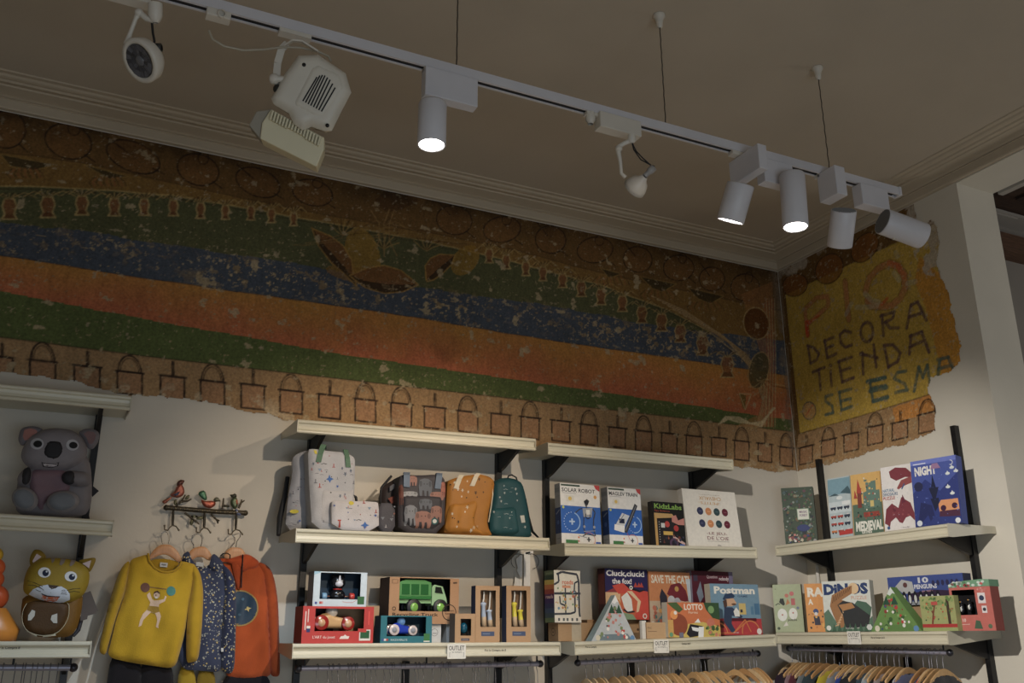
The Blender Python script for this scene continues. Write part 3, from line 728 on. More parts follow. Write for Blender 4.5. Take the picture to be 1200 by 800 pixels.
def leftex(L, R):   # carry a shelf on past the left edge of the photo
    s_ = (R[1]-L[1])/(R[0]-L[0]); return ((-4.88, L[1]+s_*(-4.88-L[0])), R)
shelf('1t', 'y', *leftex(L_, R_), 'cream shelf under the mural at far left, above the koala backpack', (XA,))
shelf('1m', 'y', *leftex(*bw((0, 601), (134, 609.5))), 'cream shelf carrying the koala backpack', (XA,))
shelf('1l', 'y', *leftex(*bw((0, 751), (108, 751))), 'cream shelf carrying the cat backpack, with small dark print', (XA,))
shelf('2t', 'y', *bw((349, 490.5), (628, 513.5)), 'empty cream shelf above the row of backpacks', (XB, XC))
shelf('2m', 'y', *bw((347, 618.5), (644, 630)), 'cream shelf carrying the row of backpacks', (XB, XC))
shelf('2l', 'y', *bw((343, 754), (657, 752)), 'cream shelf carrying the boxed wooden cars and toy truck', (XB, XC))
shelf('3t', 'y', *bw((642, 518), (859, 537.7)), 'empty cream shelf above the science kit boxes', (XD, XE))
shelf('3m', 'y', *bw((661.5, 636), (887, 641)), 'cream shelf carrying the blue science kit boxes', (XD, XE))
shelf('3l', 'y', *bw((673, 752), (909, 743)), 'cream shelf carrying the board games by the corner', (XD, XE))
shelf('4m', 'x', *rw((908, 639), (1110, 613)), 'cream shelf on the right wall carrying the puzzle boxes below the lettering', (YA, YB))
shelf('4l', 'x', *rw((909, 741), (1110, 739), 0.36), 'lower cream shelf on the right wall with dinosaur and penguin games', (YA, YB), depth=0.36)

def upright(axis, a, z0, z1, label):
    W = (lambda u, d, z: Vector((a+u, -d, z))) if axis == 'y' else (lambda u, d, z: Vector((-d, -a-u, z)))
    m = MB(C(30, 30, 31))
    A = [W(u, d, z) for z in (z0, z1) for u, d in ((-0.0135, 0.002), (0.0135, 0.002), (0.0135, 0.034), (-0.0135, 0.034))]
    m.add(A, [(0, 1, 2, 3), (7, 6, 5, 4), (0, 4, 5, 1), (1, 5, 6, 2), (2, 6, 7, 3), (3, 7, 4, 0)])
    for k in range(int((z1-z0)/0.05)):
        z = z0+0.03+k*0.05
        for u in (-0.005, 0.005):
            m.add([W(u-0.0016, 0.0344, z), W(u+0.0016, 0.0344, z), W(u+0.0016, 0.0344, z+0.022), W(u-0.0016, 0.0344, z+0.022)], [(0, 1, 2, 3)], C(8, 8, 8))
    o = m.make('shelf_upright', M_BLACK, None, W(0, 0, z0)); tag(o, label, 'upright', 'black slotted uprights'); return o
upright('y', XA, 0.9, on(1, -0.03, 118, 474).z+0.02, 'black slotted upright behind the koala backpack')
upright('y', XB, 0.9, 2.43, 'black slotted upright behind the white printed backpack and red toy box')
upright('y', XC, 0.9, 2.43, 'black slotted upright behind the teal backpack')
upright('y', XD, 0.9, 2.43, 'black slotted upright just left of the solar robot box')
upright('y', XE, 0.9, 2.43, 'black slotted upright behind the white goose game box')
upright('y', XG, 0.7, 1.42, 'short black upright below the boxed blue racing car')
upright('y', XF, 0.7, 1.42, 'short black upright below the OUTLET card by the board games')
upright('x', YA, 0.7, on(0, -0.03, 957.5, 538).z, 'black upright by the corner, between the forest puzzle and white puzzle')
upright('x', YB, 0.7, on(0, -0.03, 1115, 499).z, 'black upright rising at the right end behind the NIGHT puzzle')
upright('x', YD, 0.7, 1.42, 'short black upright under the green pyramid box')

# small shop print on the fascias and the three OUTLET cards
def outlet(u, v, axis, label, depth=0.33):
    d = depth+0.004
    if axis == 'y':
        p = on(1, -d, u, v); r, n = X_, -Y_
    else:
        p = on(0, -d, u, v); r, n = -Y_, -X_
    w, h = 0.088, 0.062
    m = MB(C(222, 218, 208)); o = p-r*(w/2)-Z_*(h/2)
    m.prism([(0, 0), (w, 0), (w, h), (0, h)], o, r, Z_, n, 0, 0.0012)
    F = Face(m, o+n*0.0012, r, Z_, n, w, h)
    F.text('OUTLET', 0.08, 0.58, 0.92, 0.88, (50, 48, 48), 0.01)
    F.text('tu compra', 0.25, 0.36, 0.78, 0.5, (80, 78, 76)); F.line([(0.16, 0.15), (0.12, 0.15), (0.12, 0.42), (0.16, 0.42)], 0.015, (70, 70, 70)); F.line([(0.84, 0.15), (0.88, 0.15), (0.88, 0.42), (0.84, 0.42)], 0.015, (70, 70, 70))
    ob = m.make('price_card', M_PRINT, None, p); tag(ob, label, 'card')
outlet(535, 763, 'y', 'white OUTLET card clipped below the small box with a blue egg')
outlet(775, 757, 'y', 'white OUTLET card clipped below the board games by the corner')
outlet(1001, 747, 'x', 'white OUTLET card clipped below the dinosaur puzzle on the right wall', 0.36)
def smallprint(key, u, v, w, axis, txt, depth=0.33):
    d = depth-0.0105
    p = on(1, -d, u, v) if axis == 'y' else on(0, -d, u, v)
    r, n = (X_, -Y_) if axis == 'y' else (-Y_, -X_)
    m = MB(C(40, 36, 32)); F = Face(m, p, r, Z_, n, w, 0.011); F.text(txt, 0, 0, 1, 1, (44, 40, 36), 0.012)
    m.make('printed_text', M_PRINT, SHR[key])
smallprint('2l', 568, 763.5, 0.105, 'y', 'Por la Compra de 8')
smallprint('3l', 686, 759.5, 0.062, 'y', 'Por la Compra')
smallprint('3l', 799, 755.5, 0.052, 'y', 'Compra de 8')
smallprint('4l', 1021, 748.5, 0.085, 'x', 'Por la Compra de 8', 0.36)
smallprint('1l', -6, 761, 0.08, 'y', 'Por la Compra 8')

# ================================================================== track and lamps
TY = -1.76; TZ0, TZ1 = 3.348, 3.384
LW = C(204, 201, 204); LW2 = C(206, 198, 184)
def facing(u0, v0, y):
    """frame square to the line of sight at a point of plane y; returns origin, axes and a px->local converter"""
    o = on(1, y, u0, v0); s = (o-CAM).dot(FW)/FPX
    return o, RT.copy(), UP.copy(), -FW, (lambda L: [((p[0]-u0)*s, -(p[1]-v0)*s) for p in L]), s
tx1 = on(1, TY, 1051, 231).x
track = thing('lighting_track', 'long white ceiling track suspended on thin wires across the top of the photo', 'track', (-3.0, TY, TZ0))
m = MB(LW)
m.box((-5.3, TY-0.018, TZ0), (tx1, TY-0.013, TZ1)); m.box((-5.3, TY+0.013, TZ0), (tx1, TY+0.018, TZ1)); m.box((-5.3, TY-0.013, TZ1-0.006), (tx1, TY+0.013, TZ1))
m.box((-5.3, TY-0.013, TZ0), (tx1, TY-0.009, TZ0+0.003)); m.box((-5.3, TY+0.009, TZ0), (tx1, TY+0.013, TZ0+0.003))
m.make('rail', M_LAMP, track)
m = MB(C(22, 20, 20)); m.box((-5.28, TY-0.0125, TZ0+0.004), (tx1-0.02, TY+0.0125, TZ1-0.007)); m.make('conductor_strip', M_BLACK, track)
m = MB(LW); m.box((tx1-0.001, TY-0.020, TZ0-0.002), (tx1+0.012, TY+0.020, TZ1+0.002)); m.make('end_cap', M_LAMP, track)
for (cu, cv) in ((535, -60), (772, 18), (957, 80)):
    if cu == 535:
        p = on(1, TY, 535, 80); x = p.x
    else: x = on(2, ZC, cu, cv).x
    y = TY
    m = MB(C(70, 64, 56)); pts = [(x, y+0.0016*math.sin(k*2.1), TZ1+(ZC-0.04-TZ1)*k/24) for k in range(25)]
    m.tube(pts, 0.0023, 6); w = m.make('suspension_wire', M_BLACK, track)
    m = MB(LW2); m.lathe((x, y, ZC-0.001), (0, 0, -1), [(0, 0.024), (0.008, 0.024), (0.014, 0.019), (0.03, 0.014), (0.055, 0.011), (0.06, 0.004)], 16); m.make('ceiling_mount', M_LAMP, w)

def cyl_lamp(root, top, bot, r, lit, fins=False, lens_in=0.004):
    top, bot = Vector(top), Vector(bot); ax = (bot-top); L = ax.length; ax.normalize()
    m = MB(LW); m.lathe(top, ax, [(0.003, r-0.004), (0.0, r-0.002), (0.004, r), (L-0.003, r), (L, r-0.002), (L-0.001, r-0.005), (L-0.02, r-0.009)], 40)
    b = m.make('lamp_body', M_LAMP, root)
    m = MB(C(60, 58, 56)); m.lathe(top, ax, [(0.006, 0.0001), (0.006, r-0.003)], 32)
    m.make('rear_grille', M_BLACK, root)
    if fins:
        m = MB(C(130, 126, 122)); a = ax.orthogonal().normalized(); bb = ax.cross(a)
        for k in range(-6, 7):
            q = k*r/7; h = math.sqrt(max(r*r-q*q, 0))-0.004
            c0 = top+a*q
            m.add([c0-bb*h+ax*0.006, c0+bb*h+ax*0.006, c0+bb*h-ax*0.001, c0-bb*h-ax*0.001, c0+a*0.0015-bb*h+ax*0.006, c0+a*0.0015+bb*h+ax*0.006, c0+a*0.0015+bb*h-ax*0.001, c0+a*0.0015-bb*h-ax*0.001], [(0, 1, 2, 3), (7, 6, 5, 4), (3, 2, 6, 7)])
        m.make('cooling_fins', M_LAMP, root)
    m = MB(C(230, 230, 230)); m.lathe(top, ax, [(L-lens_in, 0.0001), (L-lens_in, r-0.006)], 32)
    m.make('lens', M_GLOW if lit else M_PLASTIC, root)
def gearbox(root, lo, hi, bev=0.003):
    m = MB(LW); m.box(lo, hi); m.make('driver_box', M_LAMP, root, bevel=bev)
def adapter(root, x, w=0.06):
    m = MB(LW2); m.box((x-w/2, TY-0.016, TZ0-0.016), (x+w/2, TY+0.016, TZ0+0.001)); m.make('track_adapter', M_LAMP, root, bevel=0.002)

# lit cylinder near the centre
xl = on(1, TY, 495, 100).x; xr = on(1, TY, 556, 118).x
root = thing('track_spotlight', 'lit white cylinder spotlight hanging alone, pointing straight down, left of centre', 'lamp', (xl, TY, TZ0), 'white cylinder track spotlights')
gearbox(root, (xl, TY-0.030, TZ0-0.115), (xr, TY+0.012, TZ0-0.006)); adapter(root, xl+0.03)
t = on(1, TY-0.075, 507, 122); b = on(1, TY-0.075, 503.5, 170); cyl_lamp(root, (t.x, t.y, t.z), (t.x, t.y, b.z), 0.046, True)
m = MB(LW); m.box((t.x-0.015, TY-0.05, t.z-0.06), (t.x+0.015, TY-0.028, t.z-0.02)); m.make('pivot', M_LAMP, root)
# lamp on a crosswise box, tilted to the wall
root = thing('track_spotlight', 'lit white cylinder spotlight with thin bright lens edge, tilted towards the wall', 'lamp', (on(1, TY, 870, 180).x, TY, TZ0), 'white cylinder track spotlights')
x5 = on(1, -1.885, 889, 180).x; w5 = 0.042
gearbox(root, (x5, -1.885, TZ0-0.125), (x5+w5, TY+0.05, TZ0-0.02)); adapter(root, x5-0.0)
t = on(1, -1.80, 868, 216); s5 = (t-CAM).dot(FW)/FPX
cyl_lamp(root, t, t + RT*(-11.5*s5) - UP*(43*s5) + FW*0.012, 0.053, True)
# lit vertical cylinder
root = thing('track_spotlight', 'lit white cylinder spotlight with full round lens, beside the tilted one', 'lamp', (on(1, TY, 925, 200).x, TY, TZ0), 'white cylinder track spotlights')
x6 = on(1, TY, 889, 205).x
gearbox(root, (x6, TY-0.035, TZ0-0.115), (x6+0.15, TY+0.012, TZ0-0.01)); adapter(root, x6+0.13)
t = on(1, TY-0.085, 928, 205); b = on(1, TY-0.085, 922, 264); cyl_lamp(root, t, (t.x-0.01, t.y, b.z), 0.049, True)
# finned cylinder aimed away
root = thing('track_spotlight', 'unlit white cylinder spotlight with finned black back, aimed at the wall corner', 'lamp', (on(1, TY, 990, 215).x, TY, TZ0), 'white cylinder track spotlights')
x7 = on(1, -1.86, 981, 220).x
gearbox(root, (x7, -1.86, TZ0-0.13), (x7+0.055, TY-0.0, TZ0-0.002)); adapter(root, x7+0.03)
t = on(1, -1.88, 989, 246); s7 = (t-CAM).dot(FW)/FPX
cyl_lamp(root, t, t - UP*(41*s7) + FW*0.05, 0.0490, False, True)
# horizontal cylinder at the end
root = thing('track_spotlight', 'unlit white cylinder spotlight lying almost level at the right end of the track', 'lamp', (on(1, TY, 1020, 235).x, TY, TZ0), 'white cylinder track spotlights')
x8 = on(1, TY, 1003, 240).x
gearbox(root, (x8, TY-0.04, TZ0-0.105), (x8+0.155, TY+0.012, TZ0-0.008)); adapter(root, x8+0.12)
t = on(1, -1.86, 1034, 259); s8 = (t-CAM).dot(FW)/FPX
cyl_lamp(root, t, t + RT*(50*s8) - UP*(17*s8) + FW*0.02, 0.054, False, True)
m = MB(LW2); q = t + RT*(14*s8) - UP*(19*s8); m.ball(q, 0.012, None, 8); m.make('pivot', M_LAMP, root)

# small reflector lamp with black wires
root = thing('reflector_lamp', 'small unlit reflector lamp on a bent arm with black wires, under the track middle', 'lamp', (on(1, TY, 720, 150).x, TY, TZ0))
xa_, xb_ = on(1, TY, 686, 145).x, on(1, TY, 746, 150).x
m = MB(LW2); m.box((xa_+0.045, TY-0.032, TZ0-0.062), (xb_, TY+0.014, TZ0+0.002)); m.make('driver_box', M_LAMP, root, bevel=0.003)
m = MB(LW2); m.lathe((xa_+0.022, TY, TZ0), (0, 0, -1), [(0, 0.018), (0.03, 0.018), (0.036, 0.012), (0.045, 0.010)], 14); m.box((xa_, TY-0.014, TZ0-0.012), (xa_+0.05, TY+0.014, TZ0)); m.make('locking_knob', M_LAMP, root)
o, r, u, n, px, s = facing(740, 200, TY-0.03)
def P3(a, b, d=0.0):
    q = px([(a, b)])[0]; return o+r*q[0]+u*q[1]+n*d
m = MB(LW2); m.lathe(P3(740, 158), -UP, [(0, 0.014), (0.02, 0.016), (0.03, 0.011)], 12); m.tube([P3(738, 165), P3(731, 168), P3(725, 172)], 0.009, 8)
m.ball(P3(725, 174), 0.014, None, 10); m.make('swivel', M_LAMP, root)
m = MB(LW2); m.tube([P3(724, 175), P3(727, 190), P3(728, 203), P3(733, 208)], [0.010, 0.007, 0.007, 0.008], 8); m.make('arm', M_LAMP, root)
ax = (P3(742, 222)-P3(762, 200)).normalized(); ax = (ax+FW*0.75).normalized()
m = MB(C(186, 180, 170)); c0 = P3(752, 211); m.lathe(c0, ax, [(-0.02, 0.010), (-0.005, 0.018), (0.008, 0.032), (0.03, 0.042), (0.046, 0.044), (0.05, 0.041), (0.046, 0.03)], 24); m.make('reflector', M_LAMP, root)
m = MB(C(70, 66, 64)); m.lathe(c0, ax, [(0.040, 0.0001), (0.040, 0.044)], 20); m.make('lens', M_PLASTIC, root)
m = MB(C(150, 146, 142)); m.lathe(P3(760, 202), (P3(752, 211)-P3(768, 196)), [(-0.026, 0.0001), (-0.026, 0.014), (-0.005, 0.014), (0.0, 0.010), (0.02, 0.010)], 12); m.make('lamp_holder', M_LAMP, root)
for d in (-1, 1):
    m = MB(C(20, 20, 20)); m.tube([P3(741, 168), P3(744+d*1.5, 176+d), P3(752+d, 186-d), P3(762, 193), P3(767, 195)], 0.0026, 6); m.make('wire', M_BLACK, root)

# round gimbal lamp at the far left
root = thing('gimbal_lamp', 'round unlit gimbal spotlight with dark glass face at the top left', 'lamp', (on(1, TY, 165, 10).x, TY, TZ0))
o, r, u, n, px, s = facing(165, 70, TY-0.03)
m = MB(LW2); x0 = on(1, TY, 108, 0).x; x1 = on(1, TY, 176, 5).x
m.box((x0, TY-0.03, TZ0-0.05), (x1, TY+0.014, TZ0+0.002)); m.make('driver_box', M_LAMP, root, bevel=0.003)
m = MB(LW2); m.lathe(P3(182, 4), -UP, [(0, 0.020), (0.035, 0.020), (0.05, 0.014), (0.056, 0.008)], 14); m.make('locking_knob', M_LAMP, root)
m = MB(LW2); m.ball(P3(163, 15), 0.013, None, 10); m.tube([P3(163, 15), P3(159, 22), P3(153, 38), P3(148, 52)], [0.010, 0.006, 0.006, 0.009], 8); m.tube([P3(163, 14), P3(172, 22), P3(180, 24)], 0.009, 8); m.make('arm', M_LAMP, root)
ax = (-FW*0.75 - UP*0.45 - RT*0.42).normalized(); c0 = P3(168, 70)
m = MB(LW2); m.lathe(c0-ax*0.035, ax, [(-0.012, 0.02), (0.0, 0.045), (0.02, 0.060), (0.045, 0.064), (0.052, 0.062), (0.052, 0.050), (0.046, 0.047)], 40); m.make('bezel', M_LAMP, root)
m = MB(C(58, 62, 70)); a = ax.orthogonal().normalized(); bb = ax.cross(a); c1 = c0+ax*0.011
rg = random.Random(5)
for rr0, rr1, k0 in ((0.016, 0.031, 14), (0.031, 0.047, 20)):
    for k in range(k0):
        a0, a1 = 2*PI*k/k0, 2*PI*(k+1)/k0; g = rg.randint(30, 95)
        q = [c1+(a*math.cos(t_)+bb*math.sin(t_))*q_+ax*(q_*0.12+rg.random()*0.002) for t_, q_ in ((a0, rr0), (a0, rr1), (a1, rr1), (a1, rr0))]
        m.add(q, [(0, 1, 2, 3)], C(g, g, g+6))
m.lathe(c1, ax, [(0.006, 0.0001), (0.006, 0.013), (0.0, 0.016)], 20, C(96, 96, 100)); m.make('glass_face', M_GLOSS, root)
m = MB(C(50, 48, 46)); m.lathe(P3(184, 56), RT, [(-0.008, 0.010), (0.0, 0.013), (0.012, 0.013), (0.014, 0.008)], 12); m.make('side_knob', M_BLACK, root)
m = MB(C(30, 28, 28)); m.tube([P3(178, 25), P3(179, 38), P3(181, 48), P3(180, 54)], 0.0035, 6); m.make('wire', M_BLACK, root)

# square flood lamp
root = thing('flood_lamp', 'bulky white flood lamp with slotted back and ribbed hood, on a strap yoke', 'lamp', (on(1, TY, 360, 60).x, TY, TZ0))
o, r, u, n, px, s = facing(365, 105, TY-0.02)
n = (n + RT*0.18).normalized(); r = (UP.cross(n)).normalized(); u = n.cross(r)
def cf(L): return [(290+x/5.33, 50+y/5.33) for x, y in L]
HC = C(208, 200, 184)
m = MB(HC); outline = px(cf([(320, 85), (440, 72), (610, 180), (645, 300), (575, 440), (525, 545), (480, 550), (400, 525), (345, 550), (290, 510), (262, 448), (170, 395), (155, 360), (240, 200)]))
m.puff(outline, o, r, u, n, 0.030, 0.09, er=0.03, step=0.010); house = m.make('housing', M_LAMP, root)
m = MB(HC); m.puff(px(cf([(445, 150), (575, 205), (600, 285), (480, 465), (440, 480), (300, 415), (295, 390), (400, 170)])), o+n*0.026, r, u, n, 0.008, 0, er=0.008, step=0.008)
m.make('vent_plate', M_LAMP, root)
m = MB(C(24, 22, 20))
for k in range(8):
    a, b = (438+k*15.5 if k else 436, [232, 222, 218, 220, 232, 245, 268, 292][k]), (350+k*16, 385+k*8.5)
    q = px(cf([a, b])); d = Vector((q[1][0]-q[0][0], q[1][1]-q[0][1])).normalized(); w = 0.0022
    m.decal([(q[0][0]-d.y*w, q[0][1]+d.x*w), (q[1][0]-d.y*w, q[1][1]+d.x*w), (q[1][0]+d.y*w, q[1][1]-d.x*w), (q[0][0]+d.y*w, q[0][1]-d.x*w)], o, r, u, n, 0.0350, C(20, 18, 16))
m.make('vent_slots', M_BLACK, root)
for q in ((357, 158), (498, 526)):
    m = MB(C(26, 24, 22)); q = px(cf([q]))[0]; m.lathe(o+r*q[0]+u*q[1]+n*0.0305, n, [(-0.004, 0.006), (0.0005, 0.006), (0.0005, 0.0001)], 12); m.make('screw', M_BLACK, root)
CR_ = C(216, 206, 172)
m = MB(CR_); hood = px(cf([(150, 412), (478, 578), (476, 650), (430, 765), (84, 600), (96, 500)])); m.prism(hood, o-n*0.06, r, u, n, -0.07, 0.035); m.make('hood', M_LAMP, root, bevel=0.004)
m = MB(C(150, 142, 126)); m.prism(px(cf([(60, 425), (150, 408), (96, 500), (84, 600), (15, 515)])), o-n*0.065, r, u, n, -0.05, 0.03); m.make('side_flap', M_LAMP, root, bevel=0.003)
for k in range(17):
    a = (166+k*18, 430+k*9.4); L = 48 if 5 < k < 12 else 56
    q = px(cf([a, (a[0]-L*0.28, a[1]+L)])); d = Vector((q[1][0]-q[0][0], q[1][1]-q[0][1])).normalized(); w = 0.0026
    m = MB(CR_); m.prism([(q[0][0]-d.y*w, q[0][1]+d.x*w), (q[1][0]-d.y*w, q[1][1]+d.x*w), (q[1][0]+d.y*w, q[1][1]-d.x*w), (q[0][0]+d.y*w, q[0][1]-d.x*w)], o-n*0.06, r, u, n, 0.034, 0.052)
    m.make('hood_rib', M_LAMP, root)
def P4(a, b, d=0.0):
    q = px(cf([(a, b)]))[0]; return o+r*q[0]+u*q[1]+n*d
def strap(m, pts, w, t, ax):
    for p, q in zip(pts[:-1], pts[1:]):
        d = (q-p).normalized(); side = (d.cross(ax)).normalized()*(t/2); wv = ax.normalized()*(w/2)
        m.add([p-side-wv, p+side-wv, p+side+wv, p-side+wv, q-side-wv, q+side-wv, q+side+wv, q-side+wv], [(0, 3, 2, 1), (4, 5, 6, 7), (0, 1, 5, 4), (1, 2, 6, 5), (2, 3, 7, 6), (3, 0, 4, 7)])
m = MB(LW2); strap(m, [P4(210, 275), P4(182, 245, -0.02), P4(190, 120, -0.03), P4(215, 30, -0.03), P4(250, 2, -0.02)], 0.004, 0.022, n); strap(m, [P4(215, 25, -0.03), P4(285, -5, 0.0), P4(345, -2), P4(440, 55, 0.0)], 0.02, 0.005, n); m.make('yoke', M_LAMP, root)
m = MB(LW2); m.lathe(P4(150, 240), RT, [(0, 0.012), (0.006, 0.017), (0.02, 0.017), (0.026, 0.010), (0.05, 0.008)], 14); m.make('side_knob', M_LAMP, root)
m = MB(C(40, 38, 34)); m.ball(P4(195, 300), 0.015, None, 10); m.make('pivot', M_BLACK, root)
m = MB(LW2); xk = on(1, TY, 352, 52).x; m.box((xk-0.07, TY-0.016, TZ0-0.014), (xk+0.03, TY+0.016, TZ0+0.001)); m.make('track_adapter', M_LAMP, root)

# feed adapter with cable
xq = on(1, TY, 254, 33).x
root = thing('cable_adapter', 'cream track feed with round knob and slack cable, left of the flood lamp', 'adapter', (xq, TY, TZ0))
m = MB(LW2); m.box((xq-0.036, TY-0.02, TZ0-0.026), (xq+0.036, TY+0.016, TZ0+0.001)); m.make('adapter_body', M_LAMP, root, bevel=0.003)
m = MB(LW2); m.lathe((xq+0.008, TY-0.02, TZ0-0.016), (0, -1, -0.4), [(0, 0.013), (0.012, 0.013), (0.014, 0.009)], 14); m.make('knob', M_LAMP, root)
m = MB(C(170, 160, 140)); cb = [on(1, TY-0.02, *p) for p in ((245, 36), (249, 46), (262, 54), (285, 59), (310, 58), (332, 55), (352, 56), (372, 60), (385, 66), (388, 72))]
m.tube(cb, 0.0035, 8); m.make('cable', M_PLASTIC, root)

# ================================================================== boxes and games
def hit(u, v, p0, n):
    d = FW + RT*((u-600.0)/FPX) - UP*((v-400.0)/FPX)
    return CAM + d*((Vector(p0)-CAM).dot(n)/d.dot(n))
class Box:
    """a carton standing on a shelf. TL, TR: photo points of the front's upper corners; d: distance of the front from the wall"""
    def __init__(s, name, label, cat, wall, key, d, TL, TR, t, col, yaw=None, lean=0.0, vb=None, group=None, side=None, top=None, mat=None, win=None, inner=None, bevel=0.0012, zb=None):
        ax = 1 if wall == 'y' else 0
        a = math.radians((0 if wall == 'y' else -90) if yaw is None else yaw)
        r = Vector((math.cos(a), math.sin(a), 0)); n = Vector((math.sin(a), -math.cos(a), 0))
        p0 = on(ax, -d, *TL); p1 = hit(TR[0], TR[1], p0, n)
        w = (p1-p0).dot(r); zt = (p0.z+p1.z)/2
        along = (p0+r*(w/2)); along = along.x if wall == 'y' else -along.y
        z0 = zb if zb is not None else (shz(key, along) if vb is None else hit(TL[0], vb, p0, n).z)
        l = math.radians(lean); u = Vector((-n.x*math.sin(l), -n.y*math.sin(l), math.cos(l))); n2 = r.cross(u); n2 = n2 if n2.dot(n) > 0 else -n2
        o = Vector((p0.x, p0.y, z0 + t*math.sin(l))); h = (zt-o.z)/math.cos(l)
        s.o, s.r, s.u, s.n, s.w, s.h, s.t, s.z0 = o, r, u, n2, w, h, t, z0
        s.root = thing(name, label, cat, tuple(o + r*(w/2) - n2*(t/2) - Z_*(o.z-z0)), group)
        side = side or col; top = top or side
        m = MB(CP(*side)); P = lambda x, y, z: o + r*x + u*y - n2*z
        if win is None:
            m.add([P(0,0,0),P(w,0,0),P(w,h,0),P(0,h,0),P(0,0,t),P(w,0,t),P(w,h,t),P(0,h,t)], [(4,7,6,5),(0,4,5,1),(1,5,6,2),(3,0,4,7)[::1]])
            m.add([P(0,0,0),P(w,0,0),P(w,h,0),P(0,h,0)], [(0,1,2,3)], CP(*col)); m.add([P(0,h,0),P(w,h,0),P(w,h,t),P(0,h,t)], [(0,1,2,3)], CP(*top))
        else:
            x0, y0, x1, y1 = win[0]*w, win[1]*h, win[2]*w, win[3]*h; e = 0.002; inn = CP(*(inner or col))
            def slab(ax0, ay0, az0, ax1, ay1, az1, c):
                q = [P(x, y, z) for z in (az0, az1) for x, y in ((ax0, ay0), (ax1, ay0), (ax1, ay1), (ax0, ay1))]
                m.add(q, [(0,1,2,3),(7,6,5,4),(0,4,5,1),(1,5,6,2),(2,6,7,3),(3,7,4,0)], c)
            slab(0, 0, t-e, w, h, t, CP(*side)); slab(0, 0, e, e, h, t-e, CP(*side)); slab(w-e, 0, e, w, h, t-e, CP(*side)); slab(e, 0, e, w-e, e, t-e, CP(*side)); slab(e, h-e, e, w-e, h, t-e, CP(*side))
            for q in ((0, 0, w, y0), (0, y1, w, h), (0, y0, x0, y1), (x1, y0, w, y1)): slab(q[0], q[1], 0, q[2], q[3], e, CP(*col))
            # inner lining
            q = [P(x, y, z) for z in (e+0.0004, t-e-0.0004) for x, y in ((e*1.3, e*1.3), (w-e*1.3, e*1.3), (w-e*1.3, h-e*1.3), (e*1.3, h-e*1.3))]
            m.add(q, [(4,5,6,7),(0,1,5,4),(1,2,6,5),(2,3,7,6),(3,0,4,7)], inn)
        s.body = m.make('carton', mat or M_PRINT, s.root)
        s.mb = MB(CP(*col)); s.F = Face(s.mb, o, r, u, n2, w, h)
        s.L = Face(s.mb, o - n2*t, n2, u, -r, t, h)          # left side: u runs back to front
        s.R = Face(s.mb, o + r*w, -n2, u, r, t, h)
        s.T = Face(s.mb, o + u*h, r, -n2, u, w, t)
    def done(s, name='printed_cover', mat=None):
        if s.mb.f: s.mb.make(name, mat or M_PRINT, s.root)
        return s
    def P(s, x, y, z=0): return s.o + s.r*(x*s.w) + s.u*(y*s.h) - s.n*z
RR = random.Random(11)
def scatter(F, x0, y0, x1, y1, cols, n, r0, r1, asp=1.0, seed=0):
    q = random.Random(seed)
    for _ in range(n):
        r = q.uniform(r0, r1)
        F.disc(q.uniform(x0+r, x1-r), q.uniform(y0+r, y1-r), r, q.choice(cols), ry=r*F.w/F.h*q.uniform(0.5, 1.3)*asp, n=q.choice((4, 6, 8)), rot=q.uniform(0, 90))
def star(F, x, y, r, col, k=8, inner=0.4):
    pts = []
    for i in range(2*k):
        a = PI*i/k+PI/2; q = r if i % 2 == 0 else r*inner; pts.append((x+q*math.cos(a), y+q*math.sin(a)*F.w/F.h))
    F.poly(pts, col)
W_ = (232, 230, 226)
GB = 'board games and puzzles on the shelves'

